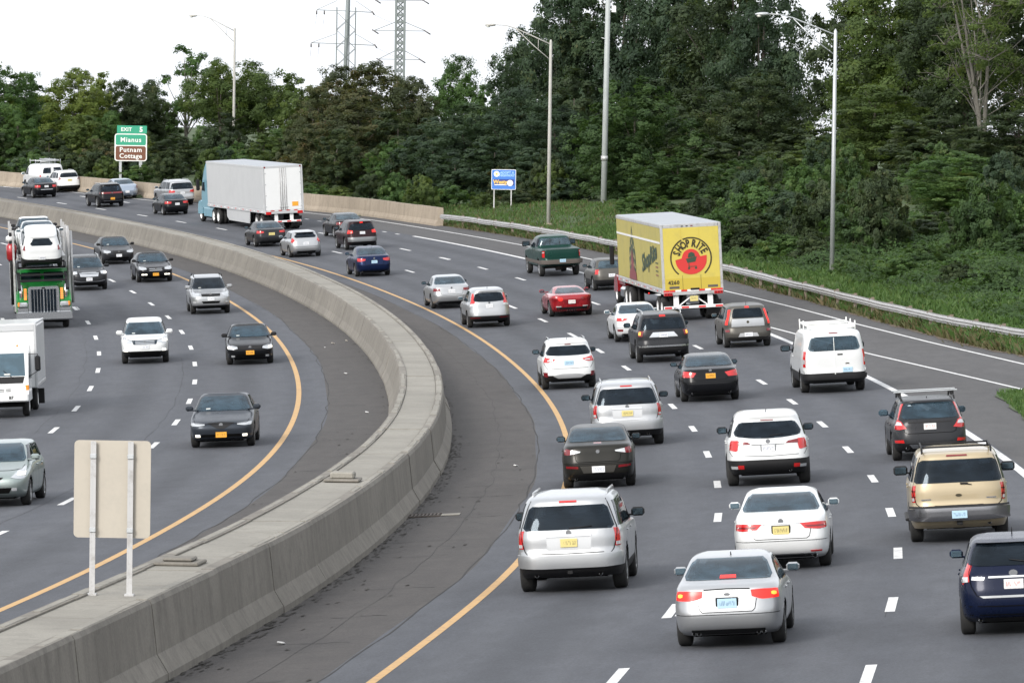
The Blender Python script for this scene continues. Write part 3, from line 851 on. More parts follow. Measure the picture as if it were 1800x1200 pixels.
TREE_KINDS = {}
def make_kind(kind, k):
    rng = np.random.default_rng({'broad': 10, 'round': 20, 'airy': 30, 'tall': 40, 'bush': 50, 'vine': 60, 'bare': 70}[kind] + k)
    mb = MB(); cl, fl, fi = .52, .95, .80
    if kind == 'broad':
        H, W = 13., 8.; bl = lobes(H, W, .6, 30, rng, .195); limbs(mb, H, W, bl, rng, .20, every=4); nl, ls = 46000, .19
    elif kind == 'round':
        H, W = 6.5, 5.; bl = lobes(H, W, -.2, 20, rng, .21); limbs(mb, H, W, bl, rng, .10, .15, 5); nl, ls = 24000, .16; cl = .34
    elif kind == 'airy':
        H, W = 11., 5.; bl = lobes(H, W, 4.0, 13, rng, .15, 1.1); limbs(mb, H, W, bl, rng, .13, .4, 1); nl, ls = 7000, .19; fi = .5
    elif kind == 'tall':
        H, W = 10., 7.; bl = lobes(H, W, 3.6, 15, rng, .20, 1.1)
        for q in range(4): limbs(mb, H, W, bl[q::4], rng, .10, .5, 2, (rng.normal(0, 1.4), rng.normal(0, .8)))
        nl, ls = 21000, .18; fi = .6
    elif kind == 'bush':
        H, W = 3.2, 4.4; bl = lobes(H, W, -.5, 12, rng, .25); limbs(mb, H, W, bl, rng, .03, .05, 6); nl, ls = 17000, .135; cl = .28
    elif kind == 'vine':
        H, W = 8., 7.; bl = lobes(H, W, -.5, 26, rng, .20, 1.1); limbs(mb, H, W, bl, rng, .10, .1, 6); nl, ls = 38000, .17; fi = .88; cl = .38
    elif kind == 'bare':
        H, W = 16., 9.; bl = lobes(H, W, 3.5, 22, rng, .17, 1.1)
        for q in range(3): limbs(mb, H, W, bl[q::3], rng, .11, .25, 1, (rng.normal(0, 1.5) - .8, rng.normal(0, 1.0)))
        for (c, r) in bl:
            for _ in range(9):
                d = unit(1, rng)[0]; d[2] = abs(d[2])
                mb.tube([c, tuple(np.array(c) + d * r * .8), tuple(np.array(c) + d * r * 1.3 + rng.normal(0, .2, 3))], [.026, .018, .006], 4, cap=False)
        nl, ls = 24000, .15; fi = .4
    C, Nn, Sz, T = lobe_leaves(bl, nl, ls, rng, fl, cl, fi)
    me = leaf_mesh('crown', C, Nn, Sz, T, FOL['mid'], rng=rng)
    tm = mb.mesh('trunk', BARK_P if kind in ('bare', 'airy') else BARK)
    return H, W, me, tm
for kind, n in (('broad', 4), ('round', 3), ('airy', 1), ('tall', 2), ('bush', 3), ('vine', 2), ('bare', 1)):
    TREE_KINDS[kind] = [make_kind(kind, k) for k in range(n)]

TREES = [
    ('broad', 'mid', -44.93, 434, 7.46, 10.32, 7.72, ''),
    ('broad', 'mid', -41.93, 438, 7.7, 9.06, 5.36, ''),
    ('broad', 'dark', -41.38, 452, 8.24, 6.44, 4.02, ''),
    ('broad', 'yellow', -37.18, 432, 7.6, 9.28, 6.01, 'yellow'),
    ('round', 'yellow', -35.5, 441, 7.99, 8.53, 4.66, ''),
    ('broad', 'dark', -33.15, 436, 7.86, 8.1, 4.37, ''),
    ('broad', 'dark', -31.5, 440, 8.06, 8.01, 4.65, ''),
    ('round', 'mid', -30.55, 448, 8.39, 5.77, 3.49, ''),
    ('airy', 'mid', -28.24, 442, 8.23, 10.96, 4.92, 'airy'),
    ('tall', 'olive', -24.53, 434, 8.03, 9.93, 6.76, ''),
    ('tall', 'olive', -21.64, 438, 8.26, 9.35, 6.82, ''),
    ('round', 'olive', -18.36, 430, 8.05, 8.08, 5.26, ''),
    ('broad', 'dark', -43.78, 455, 8.29, 5.91, 6.58, ''),
    ('broad', 'dark', -38.47, 458, 8.55, 6.02, 6.62, ''),
    ('broad', 'dark', -33.73, 456, 8.6, 5.24, 6.59, ''),
    ('tall', 'olive', -24.42, 452, 8.71, 7.2, 7.54, ''),
    ('round', 'dark', -42.87, 422.4, 7.09, 5.57, 4.19, ''),
    ('broad', 'mid', -40.98, 421.9, 7.12, 5.83, 3.88, ''),
    ('round', 'dark', -38.19, 419.8, 7.12, 4.19, 4.27, ''),
    ('round', 'olive', -35.33, 420.4, 7.22, 5.46, 4.73, ''),
    ('broad', 'mid', -33.26, 421.4, 7.32, 5.72, 3.74, ''),
    ('broad', 'yellow', -31.22, 421.8, 7.39, 3.89, 3.9, ''),
    ('broad', 'dark', -27.97, 421.0, 7.45, 3.64, 4.81, ''),
    ('round', 'mid', -25.64, 422.7, 7.58, 4.26, 3.72, ''),
    ('round', 'dark', -23.62, 417.5, 7.44, 5.39, 4.83, ''),
    ('round', 'olive', -20.5, 418.9, 7.58, 3.64, 4.66, ''),
    ('broad', 'mid', -18.62, 420.1, 7.68, 4.21, 4.77, ''),
    ('bush', 'mid', -38.36, 411.0, 6.79, 2.64, 4.07, ''),
    ('bush', 'dark', -35.03, 408.1, 6.77, 2.13, 3.01, ''),
    ('bush', 'olive', -32.11, 404.2, 6.72, 2.2, 2.78, ''),
    ('bush', 'mid', -29.15, 401.1, 6.7, 1.68, 3.75, ''),
    ('bush', 'dark', -26.95, 399.2, 6.7, 2.82, 3.69, ''),
    ('bush', 'olive', -23.58, 397.6, 6.74, 2.96, 2.71, ''),
    ('bush', 'mid', -21.03, 395.9, 6.75, 2.59, 3.94, ''),
    ('bush', 'dark', -18.46, 391.6, 6.68, 1.8, 2.71, ''),
    ('broad', 'brown', -13.49, 396, 6.97, 9.2, 7.05, 'brown'),
    ('broad', 'brown', -15.04, 391, 6.75, 7.85, 4.78, ''),
    ('broad', 'brown', -10.65, 392, 6.91, 9.55, 7.2, ''),
    ('broad', 'brown', -7.92, 387, 6.81, 8.45, 4.95, ''),
    ('round', 'mid', -6.42, 402, 7.37, 6.66, 4.47, ''),
    ('broad', 'mid', -4.41, 394, 7.16, 9.87, 5.04, ''),
    ('round', 'mid', -2.33, 388, 7.01, 7.57, 4.1, ''),
    ('broad', 'brown', -11.74, 383, 6.57, 6.85, 7.24, ''),
    ('round', 'dark', -8.68, 380, 6.55, 6.02, 5.5, ''),
    ('round', 'brown', -14.93, 375.0, 6.2, 5.11, 3.85, ''),
    ('round', 'dark', -12.79, 371.3, 6.13, 4.9, 4.38, ''),
    ('round', 'brown', -11.07, 372.7, 6.23, 3.18, 3.79, ''),
    ('round', 'mid', -8.87, 368.6, 6.16, 4.15, 4.01, ''),
    ('round', 'brown', -6.8, 367.2, 6.17, 3.95, 3.89, ''),
    ('bush', 'mid', -13.93, 363.0, 5.84, 1.25, 2.46, ''),
    ('bush', 'olive', -11.96, 355.4, 5.67, 1.19, 2.69, ''),
    ('bush', 'dark', -9.78, 347.7, 5.49, 2.34, 2.53, ''),
    ('bush', 'mid', -7.84, 340.1, 5.28, 2.55, 2.66, ''),
    ('bush', 'olive', -5.96, 332.4, 5.06, 2.74, 2.61, ''),
    ('round', 'blue', -5.91, 366, 6.16, 5.63, 5.7, ''),
    ('broad', 'blue', -3.04, 362, 6.12, 6.87, 6.85, 'bluegreen'),
    ('broad', 'blue', -0.04, 358, 6.13, 7.82, 6.77, ''),
    ('broad', 'blue', 2.71, 352, 6.2, 7.09, 5.87, ''),
    ('round', 'blue', -1.35, 350, 5.98, 4.31, 5.45, ''),
    ('round', 'blue', 1.55, 345, 6.02, 3.69, 4.99, ''),
    ('round', 'blue', -4.09, 352, 5.9, 3.39, 4.7, ''),
    ('bush', 'mid', -4.27, 338, 5.43, 1.71, 3.38, ''),
    ('bush', 'olive', -1.99, 334, 5.43, 1.18, 2.23, ''),
    ('bush', 'dark', 0.8, 336, 5.72, 1.3, 3.36, ''),
    ('bush', 'blue', 3.24, 338, 5.96, 1.65, 4.14, ''),
    ('broad', 'blue', 1.29, 384, 6.97, 12.69, 6.41, 'edge'),
    ('broad', 'blue', -0.09, 388, 7.07, 10.55, 3.45, ''),
    ('broad', 'blue', 4.05, 380, 6.91, 16.79, 7.61, ''),
    ('broad', 'blue', 7.99, 378, 6.95, 18.39, 8.83, ''),
    ('broad', 'blue', 11.79, 372, 6.85, 18.67, 9.1, ''),
    ('broad', 'dark', 15.3, 362, 6.64, 17.63, 9.26, ''),
    ('broad', 'blue', 17.24, 356, 6.89, 15.55, 6.73, ''),
    ('broad', 'dark', 23.85, 346, 7.88, 15.38, 7.31, ''),
    ('broad', 'olive', 25.23, 334, 8.53, 14.94, 8.92, ''),
    ('broad', 'dark', 28.25, 322, 9.28, 14.37, 8.6, ''),
    ('bare', 'olive', 27.48, 300, 8.97, 13.57, 8.34, 'bare'),
    ('broad', 'dark', 31.84, 305, 10.25, 12.26, 8.14, ''),
    ('round', 'dark', 4.14, 360, 6.26, 8.99, 6.41, ''),
    ('round', 'dark', 13.19, 345, 6.93, 6.96, 7.68, ''),
    ('broad', 'dark', 16.28, 338, 7.28, 7.64, 6.77, ''),
    ('round', 'dark', 19.07, 330, 7.64, 3.66, 6.24, ''),
    ('broad', 'olive', 22.4, 318, 8.08, 5.77, 7.08, 'olive'),
    ('round', 'dark', 24.49, 300, 8.09, 3.43, 6.67, ''),
    ('broad', 'dark', 28.31, 288, 8.17, 3.56, 6.41, 'corner'),
    ('round', 'dark', 9.93, 352, 6.63, 7.74, 6.66, ''),
    ('round', 'dark', 11.53, 340, 6.73, 4.21, 5.3, ''),
    ('round', 'dark', 14.23, 324, 6.64, 3.62, 6.13, ''),
    ('round', 'olive', 18.9, 312, 7.11, 3.28, 5.9, ''),
    ('round', 'dark', 22.26, 292, 6.74, 1.72, 4.87, ''),
    ('broad', 'mid', 23.75, 272, 5.73, 3.53, 6.05, 'overhang'),
    ('round', 'dark', 27.19, 270, 6.4, 1.75, 4.51, ''),
    ('vine', 'vine', 7.79, 336, 6.25, 7.95, 8.04, 'vine'),
    ('vine', 'vine', 7.04, 333, 6.12, 3.76, 4.07, ''),
    ('vine', 'vine', 10.38, 327, 6.26, 3.25, 5.46, ''),
    ('vine', 'vine', 14.43, 305, 6.06, 3.02, 5.09, ''),
    ('bush', 'vine', 12.71, 300, 5.63, 2.4, 4.67, 'vb1'),
    ('bush', 'vine', 14.3, 288, 5.19, 1.39, 4.17, ''),
    ('bush', 'dark', 11.08, 296, 5.16, 1.52, 2.96, ''),
    ('bush', 'dark', 15.56, 276, 4.73, 1.13, 3.68, ''),
    ('bush', 'mid', 16.9, 268, 4.51, 1.12, 3.58, ''),
    ('bush', 'dark', 14.77, 254, 3.5, 0.92, 2.54, 'nearlamp'),
    ('bush', 'dark', 13.28, 270, 4.08, 1.03, 3.3, ''),
    ('bush', 'vine', 18.72, 260, 4.38, 0.89, 4.34, ''),
    ('bush', 'mid', 20.89, 262, 4.8, 1.21, 4.08, ''),
    ('bush', 'dark', 22.4, 256, 4.72, 1.49, 5.41, 'darkcorner'),
    ('bush', 'dark', 23.65, 248, 4.53, 0.77, 3.86, ''),
    ('bush', 'vine', 23.55, 236, 3.98, 1.29, 3.41, ''),
    ('bush', 'mid', 17.25, 247, 3.53, 0.59, 2.47, ''),
    ('bush', 'vine', 19.94, 243, 3.75, 0.73, 2.97, ''),
    ('bush', 'mid', 21.1, 232, 3.45, 0.92, 2.84, ''),
    ('bush', 'dark', 11.42, 272, 3.91, 0.41, 2.42, ''),
    ('bush', 'mid', 7.85, 312, 5.48, 1.47, 3.82, ''),
    ('bush', 'vine', 9.99, 303, 5.37, 0.94, 3.03, ''),
    ('bush', 'mid', 15.89, 281.4, 5.06, 3.55, 3.17, ''),
    ('bush', 'blue', 13.19, 288.0, 5.02, 3.31, 3.04, ''),
    ('bush', 'dark', 17.55, 252.2, 3.82, 4.09, 2.81, ''),
    ('bush', 'mid', 24.59, 250.3, 4.78, 2.42, 2.9, ''),
    ('bush', 'blue', 18.61, 309.3, 6.91, 3.58, 3.23, ''),
    ('bush', 'vine', 24.27, 287.6, 6.95, 2.65, 3.27, ''),
    ('bush', 'vine', 24.35, 287.5, 6.97, 2.99, 4.63, ''),
    ('bush', 'dark', 12.19, 264.4, 3.63, 2.31, 4.2, ''),
    ('bush', 'dark', 14.27, 289.5, 5.27, 3.67, 3.36, ''),
    ('bush', 'dark', 25.78, 287.6, 7.4, 3.36, 3.11, ''),
    ('bush', 'dark', 22.61, 241.9, 4.1, 2.47, 3.86, ''),
    ('bush', 'blue', 24.51, 257.1, 5.09, 4.04, 3.43, ''),
    ('bush', 'dark', 15.01, 284.3, 5.09, 2.49, 4.18, ''),
    ('bush', 'dark', 26.04, 267.8, 5.89, 3.31, 2.78, ''),
    ('bush', 'vine', 17.8, 258.9, 4.19, 3.35, 3.87, ''),
    ('bush', 'vine', 17.47, 252.7, 3.83, 3.24, 3.96, ''),
    ('bush', 'vine', 19.04, 291.9, 6.1, 3.96, 3.14, ''),
    ('bush', 'mid', 13.18, 273.8, 4.26, 3.35, 4.54, ''),
    ('bush', 'dark', 9.93, 277.1, 3.96, 2.77, 3.34, ''),
    ('bush', 'dark', 15.88, 259.8, 3.95, 3.82, 3.96, ''),
    ('bush', 'mid', 17.7, 297.9, 6.23, 2.33, 4.11, ''),
    ('bush', 'dark', 18.29, 253.1, 3.97, 4.11, 3.4, ''),
    ('bush', 'vine', 16.95, 261.6, 4.19, 3.89, 2.92, ''),
    ('bush', 'mid', 10.33, 264.8, 3.41, 2.53, 3.12, ''),
    ('bush', 'vine', 14.85, 296.2, 5.72, 3.16, 3.53, ''),
    ('bush', 'blue', 12.83, 315.9, 6.21, 2.44, 3.79, ''),
    ('bush', 'blue', 14.25, 270.0, 4.22, 2.97, 4.08, ''),
    ('bush', 'vine', 22.31, 240.6, 4.0, 3.96, 3.65, ''),
    ('bush', 'dark', 15.61, 263.9, 4.11, 2.46, 3.13, ''),
    ('bush', 'mid', 24.12, 283.2, 6.55, 2.64, 4.31, ''),
    ('bush', 'blue', -38.61, 412.3, 6.83, 2.76, 4.95, ''),
    ('bush', 'dark', 1.23, 346.0, 6.03, 2.58, 3.6, ''),
    ('bush', 'blue', -28.11, 412.8, 7.14, 1.92, 4.89, ''),
    ('bush', 'blue', -11.54, 381.4, 6.51, 2.2, 3.08, ''),
    ('bush', 'dark', -36.25, 414.3, 6.97, 2.68, 4.06, ''),
    ('bush', 'dark', -11.74, 379.5, 6.44, 2.24, 3.0, ''),
    ('bush', 'olive', -20.44, 399.9, 6.9, 2.92, 4.41, ''),
    ('bush', 'dark', -1.36, 353.4, 6.04, 1.88, 2.89, ''),
    ('bush', 'blue', -22.57, 398.3, 6.79, 2.89, 3.44, ''),
    ('bush', 'dark', -33.69, 408.3, 6.81, 2.78, 4.31, ''),
    ('bush', 'dark', -19.41, 393.8, 6.73, 1.82, 4.44, ''),
    ('bush', 'blue', 1.71, 340.8, 5.93, 2.66, 3.24, ''),
    ('bush', 'olive', -36.21, 414.0, 6.96, 2.03, 4.06, ''),
    ('bush', 'dark', 2.26, 338.8, 5.92, 3.49, 2.82, ''),
    ('bush', 'olive', 2.54, 338.0, 5.91, 2.93, 2.67, ''),
    ('bush', 'dark', -32.95, 410.1, 6.9, 2.73, 3.66, ''),
    ('bush', 'brown', -33.11, 410.3, 6.91, 3.53, 4.31, ''),
    ('bush', 'brown', -17.09, 386.5, 6.54, 3.33, 3.44, ''),
    ('bush', 'mid', -13.2, 382.5, 6.51, 2.04, 4.14, ''),
    ('bush', 'olive', 0.83, 350.6, 6.09, 2.37, 2.88, ''),
    ('bush', 'blue', -30.85, 410.9, 6.99, 3.39, 4.23, ''),
    ('bush', 'brown', -0.68, 347.9, 5.97, 2.63, 3.14, ''),
    ('bush', 'blue', -12.9, 380.3, 6.44, 2.39, 3.61, ''),
    ('bush', 'mid', -8.4, 373.9, 6.35, 3.55, 3.05, ''),
    ('bush', 'blue', 2.05, 345.4, 6.06, 3.12, 4.05, ''),
    ('bush', 'blue', -32.84, 414.9, 7.09, 3.01, 3.37, ''),
    ('bush', 'mid', -22.35, 404.2, 7.0, 3.3, 3.73, ''),
    ('bush', 'dark', -17.51, 390.7, 6.67, 3.45, 3.05, ''),
    ('bush', 'vine', 15.65, 238, 2.89, 1.28, 2.31, ''),
    ('bush', 'mid', 17.5, 231, 2.87, 1.35, 2.94, ''),
    ('bush', 'dark', 19.28, 222, 2.77, 1.36, 2.05, ''),
    ('bush', 'vine', 20.49, 214, 2.65, 1.51, 2.48, ''),
    ('bush', 'vine', 19.18, 236, 3.33, 1.42, 2.83, ''),
    ('bush', 'mid', 13.52, 258, 3.51, 1.41, 3.14, ''),
    ('bush', 'dark', 14.85, 249, 3.27, 1.79, 2.78, ''),
    ('bush', 'vine', 11.96, 268, 3.78, 1.39, 2.92, ''),
]

TAG_LABEL = {
    'yellow': ('yellow green tree rising above the white van and white crossover', 'tree'),
    'airy': ('tall thin airy tree standing above the others left of the lamp', 'tree'),
    'brown': ('dark rounded tree with browning leaves in front of the slender pylon', 'tree'),
    'bluegreen': ('dense blue green tree left of the blue adoption sign', 'tree'),
    'edge': ('tall dark tree with ragged branches against the sky behind the weathered lamp', 'tree'),
    'olive': ('olive green tree right of the bright aluminium lamp', 'tree'),
    'bare': ('tree with pale bare branches and thin foliage at the upper right', 'tree'),
    'corner': ('dark tree at the right edge below the bare branches', 'tree'),
    'overhang': ('spreading green tree overhanging the dark hollow above the grass bank', 'tree'),
    'vine': ('bright vines smothering a tree beside the tall silver pole', 'vine'),
    'vb1': ('bright vine covered bush just right of the yellow trailer top', 'bush'),
    'nearlamp': ('low dark bush just left of the bright aluminium lamp foot', 'bush'),
    'darkcorner': ('dark bush at the top of the grass bank below the overhanging tree', 'bush'),
}
TINT_WORD = {'dark': 'dark green', 'blue': 'blue green', 'mid': 'mid green', 'yellow': 'yellow green', 'olive': 'olive green', 'brown': 'browning', 'vine': 'vine covered'}
KIND_WORD = {'broad': 'broad tree', 'round': 'small rounded tree', 'airy': 'airy tree', 'tall': 'tall bare trunked tree', 'bush': 'bush', 'vine': 'vine mound', 'bare': 'tree'}
rt = random.Random(5)
def tree_zone(X, Yt):
    if Yt > 405 or X < -24: return 'beyond the parapet wall'
    if X < -2: return 'behind the middle of the wall'
    return 'behind the blue sign' if X < 7 else 'on the right slope'
ORD = ['leftmost', 'second', 'third', 'fourth', 'fifth', 'sixth', 'seventh', 'eighth']
_same = {}
for q in TREES:
    if not q[7]: _same.setdefault((q[0], q[1], tree_zone(q[2], q[3])), []).append((q[2] / q[3], q[2], q[3]))
for v in _same.values(): v.sort()
for kind, tint, X, Yt, zb, H, W, tag in TREES:
    Hk, Wk, cm, tm = TREE_KINDS[kind][rt.randrange(len(TREE_KINDS[kind]))]
    zone = tree_zone(X, Yt)
    if tag: lb, cat = TAG_LABEL[tag]; g = None
    else:
        lb = '%s %s %s' % (TINT_WORD[tint], KIND_WORD[kind], zone); cat = 'bush' if kind == 'bush' else ('vine' if kind == 'vine' else 'tree'); g = '%s %s %s' % (TINT_WORD[tint], {'bush': 'bushes'}.get(kind, KIND_WORD[kind] + 's'), zone)
    if not tag:
        grp = _same[kind, tint, zone]; k = grp.index((X / Yt, X, Yt))
        if 1 < len(grp) <= 8: lb += ', leftmost of its kind there' if k == 0 else ', %s from left' % ORD[k]
        if len(grp) == 1: g = None
    t_ = thing('bush' if cat == 'bush' else ('vine_mound' if cat == 'vine' else 'tree'), lb, cat, (X, Yt, zb), rt.uniform(0, 6.28), g)
    sw = W / Wk * 1.22
    t_.scale = (sw, sw, H / Hk * (.96 if Yt > 405 else 1.0))
    o_ = link('crown', cm, t_)
    o_.material_slots[0].link = 'OBJECT'; o_.material_slots[0].material = FOL[tint]
    link('trunk', tm, t_)

# ------------------------------------------------------------------ grass and weeds on the bank
GR = foliage_mat('grass_blades', [(0, (.042, .088, .024)), (.5, (.070, .130, .036)), (.8, (.105, .155, .050)), (1, (.16, .15, .07))], .3)
GRY = foliage_mat('dry_weeds', [(0, (.055, .070, .028)), (.4, (.090, .095, .040)), (.7, (.125, .110, .055)), (1, (.16, .095, .055))], .2)
def blades(n, yr, dr, h, m, name, lean=.35, tintf=None, wmul=1.0, off_fn=None, patch=None):
    Yb = RNG.uniform(*yr, n)
    d = RNG.uniform(*dr, n)
    er = (off_fn or edge_right)(Yb)
    X = CX(Yb) + (er + d) * np.sqrt(1 + CD(Yb) ** 2)
    px_ = 900 + X / Yb * 8989
    keep = px_ < 1990
    if patch is not None: keep &= patch(X, Yb)
    X, Yb, d = X[keep], Yb[keep], d[keep]; n = len(X)
    Z = terrain(X, Yb)
    Z += .10 * np.sin(X * .7 + Yb * .23) * np.sin(Yb * .31 - X * .2)
    if off_fn is not None: Z = CZ(Yb) + E_R * (X - CX(Yb)) / np.sqrt(1 + CD(Yb) ** 2) + .03
    cl = .5 + .5 * np.sin(X * 1.7 + np.sin(Yb * 1.1) * 2) * np.sin(Yb * .9 + X * .6)
    hh = h * RNG.uniform(.45, 1.25, n) * (.55 + .75 * cl)
    a = RNG.uniform(0, 2 * np.pi, n); w = hh * RNG.uniform(.10, .22, n) * wmul
    dx, dy = np.cos(a) * w, np.sin(a) * w
    ln = RNG.normal(0, lean, (n, 2)) * hh[:, None]
    v = np.stack([np.stack([X - dx, Yb - dy, Z - .03], -1), np.stack([X + dx, Yb + dy, Z - .03], -1),
                  np.stack([X + dx * .8 + ln[:, 0] * .5, Yb + dy * .8 + ln[:, 1] * .5, Z + hh * .6], -1), np.stack([X + ln[:, 0] * 1.2, Yb + ln[:, 1] * 1.2, Z + hh], -1)], 1).reshape(-1, 3)
    me = mesh_np(name, v, np.arange(4 * n).reshape(-1, 4), [m])
    at = me.attributes.new('tint', 'FLOAT', 'FACE')
    tt = RNG.normal(.42, .14, n) + .22 * (cl - .5)
    at.data.foreach_set('value', np.clip(tt, 0, 1).astype(np.float32))
    return link(name, me, None, kind='stuff', label='%s on the bank along the guardrail' % ('fresh green grass' if m is GR else 'dry brownish weeds'))
blades(60000, (165, 300), (.9, 17), .24, GR, 'grass')
blades(45000, (165, 300), (.7, 5.5), .34, GR, 'grass')
blades(14000, (230, 340), (.5, 14), .22, GRY, 'weeds')
blades(40000, (230, 340), (.5, 14), .22, GR, 'grass')
blades(24000, (150, 317), (-.25, 1.2), .36, GRY, 'weeds', wmul=.9)
blades(16000, (150, 317), (.1, 1.2), .38, GR, 'grass')
blades(14000, (118, 157.5), (.03, 1.9), .15, GR, 'grass', off_fn=lambda Y: interp(Y, [108, 130, 143, 157, 158], [12.6, 12.6, 12.8, 13.4, 14]), patch=None)

# leafy ground cover (vines and low weeds) over the bank
def ground_cover(n, yr, dr, m, name, hmax, leaf, seed, label):
    rg = np.random.default_rng(seed)
    Yb = rg.uniform(*yr, n); d = rg.uniform(*dr, n)
    X = CX(Yb) + (edge_right(Yb) + d) * np.sqrt(1 + CD(Yb) ** 2)
    k = (900 + X / Yb * 8989 < 1990)
    X, Yb, d = X[k], Yb[k], d[k]; n = len(X)
    f = lambda a, b, c: np.sin(X * a + c) * np.sin(Yb * b - c * 1.7) + .6 * np.sin(X * a * 2.3 - Yb * b * 1.1 + c) + .4 * np.sin(X * a * 4.1 + Yb * b * 3.7)
    g = f(.55, .47, seed); h = hmax * np.clip(.35 + .38 * g, .06, 1.0) * np.clip(d / 2.5, .25, 1)
    Z = terrain(X, Yb) + .10 * np.sin(X * .7 + Yb * .23) * np.sin(Yb * .31 - X * .2) + h * rg.uniform(.35, 1.0, n) ** .5
    e = .35
    gx = (.55 * np.cos(X * .55 + seed) * np.sin(Yb * .47 - seed * 1.7)) * hmax; gy = (.47 * np.sin(X * .55 + seed) * np.cos(Yb * .47 - seed * 1.7)) * hmax
    N = np.stack([-gx, -gy - .15, np.ones(n)], -1) + rg.normal(0, .42, (n, 3))
    T = np.clip(.46 + .10 * f(.9, .8, 2.0) + rg.normal(0, .12, n), 0, 1)
    o = link(name, leaf_mesh(name, np.stack([X, Yb, Z], -1), N, leaf * rg.uniform(.6, 1.4, n), T, m, rng=rg), None, kind='stuff', label=label)
    return o
ground_cover(80000, (165, 262), (3.5, 15), FOL['vine'], 'ground_cover', 1.05, .17, 3, 'leafy green ground cover on the bank above the guardrail')
ground_cover(26000, (175, 300), (5, 16), FOL['mid'], 'ground_cover', .95, .17, 8, 'darker leafy weeds on the upper bank')

# ------------------------------------------------------------------ vehicles: materials
def paint(name, c, metal=0.0, rough=.32):
    dk = max(c) < .15
    m = mat('paint_' + name, c, rough, metal, .18 if dk else .5, .10 if dk else .6); t = NT(m)
    n = t.noise(t.obj(), 2.5, 4, .7)
    t.l(t.mix(t.math('MULTIPLY', t.ramp(n, [(.4, (0, 0, 0)), (.75, (1, 1, 1))]), .16), c, tuple(x * .75 + (.002 if dk else .012) for x in c)), t.b.inputs['Base Color'])
    # road film: the lower body is a little rougher
    t.l(t.math('MULTIPLY_ADD', n, .22, rough - .09), t.b.inputs['Roughness'])
    return m
PT = dict(white=paint('white', (.66, .67, .67)), silver=paint('silver', (.43, .44, .45), .7, .34), grey=paint('grey', (.22, .225, .23), .7, .35),
          dgrey=paint('dark_grey', (.026, .027, .030), .15, .28), bronze=paint('black_bronze', (.024, .0235, .021), .3, .3), black=paint('black', (.007, .0075, .009), 0, .2), navy=paint('navy', (.005, .009, .028), .15, .25),
          blue=paint('blue', (.008, .017, .058), .4, .28), red=paint('red', (.33, .012, .018), .3, .25), maroon=paint('maroon', (.028, .014, .016), .4, .28),
          gold=paint('beige', (.40, .325, .205), .25, .36), green=paint('green', (.008, .042, .032), .25, .28), ltblue=paint('pale_blue', (.34, .40, .48), .7, .35),
          sage=paint('sage_silver', (.30, .35, .335), .7, .36), tan=paint('tan_grey', (.105, .10, .09), .5, .34), tgreen=paint('truck_green', (.012, .20, .035), .1, .3),
          cab=paint('cab_blue', (.22, .45, .56), .25, .3), twhite=paint('truck_white', (.74, .75, .75), 0, .4), tl=paint('graphite', (.040, .047, .058), .4, .28))
def glass(name, c, spec, tint, through, clear):
    m = mat(name, c, .03, 0, spec)
    b = m.node_tree.nodes['Principled BSDF']; b.inputs['Specular Tint'].default_value = (*tint, 1)
    t = NT(m); n = t.noise(t.map(t.obj(), (2.2, 2.2, 4.0)), 1.0, 3, .5)
    t.l(t.mix(t.ramp(n, [(.42, (0, 0, 0)), (.60, (1, 1, 1))]), tuple(x * .6 for x in c), tuple(x * 1.4 for x in c)), b.inputs['Base Color'])
    tr = t.n('ShaderNodeBsdfTransparent'); tr.inputs[0].default_value = (*clear, 1)
    mx = t.n('ShaderNodeMixShader'); mx.inputs[0].default_value = through
    t.l(b.outputs[0], mx.inputs[1]); t.l(tr.outputs[0], mx.inputs[2])
    t.l(mx.outputs[0], t.t.nodes['Material Output'].inputs['Surface'])
    return m
M['glass'] = glass('privacy_glass', (.008, .012, .017), .42, (.72, .86, 1), .35, (.45, .52, .58))
M['glass_b'] = glass('bluish_glass', (.032, .058, .080), .85, (.72, .88, 1), .40, (.62, .74, .80))
M['glass_l'] = glass('light_glass', (.060, .092, .115), .8, (.8, .92, 1), .4, (.75, .85, .9))
M['seat'] = mat('seat_fabric', (.022, .022, .023), .9); M['seat_dark'] = mat('cabin_trim', (.014, .014, .015), .9)
M['chrome_d'] = mat('dull_chrome', (.24, .24, .25), .22, .9)
M['black'] = mat('black_plastic', (.014, .014, .015), .6, 0, .25)
M['dark'] = mat('underbody', (.005, .005, .005), .95, 0, .1)
M['tyre'] = worn('tyre_rubber', (.018, .018, .018), (.040, .038, .036), .5, .85, 8)
M['rim'] = mat('alloy_rim', (.42, .43, .44), .35, .8)
M['rim_d'] = mat('dark_rim', (.06, .06, .065), .4, .6)
M['chrome'] = mat('chrome', (.62, .63, .64), .16, .95)
M['tail'] = mat('tail_red', (.52, .016, .016), .18, 0, .5, .6)
M['tail_d'] = mat('tail_dark_red', (.17, .008, .012), .18, 0, .5, .6)
M['tail_on'] = mat('tail_lit', (.60, .014, .012), .25, emit=(1, .035, .02), estr=.40)
M['amber_on'] = mat('lamp_lit_amber', (.9, .4, .05), .25, emit=(1, .36, .05), estr=.7)
M['clear'] = mat('clear_lens', (.55, .56, .57), .15, .2, .6, .5)
M['head'] = mat('headlight_lens', (.48, .50, .52), .12, .35, .6, .6)
M['head_on'] = mat('headlight_lit', (.9, .88, .8), .2, emit=(1, .93, .78), estr=1.0)
M['amber'] = mat('amber_lens', (.75, .25, .03), .25)
M['orange_on'] = mat('marker_lit', (.9, .3, .06), .3, emit=(1, .28, .06), estr=.5)
M['yellow'] = worn('trailer_yellow', (.56, .455, .085), (.42, .35, .09), .5, .5, 1.4)
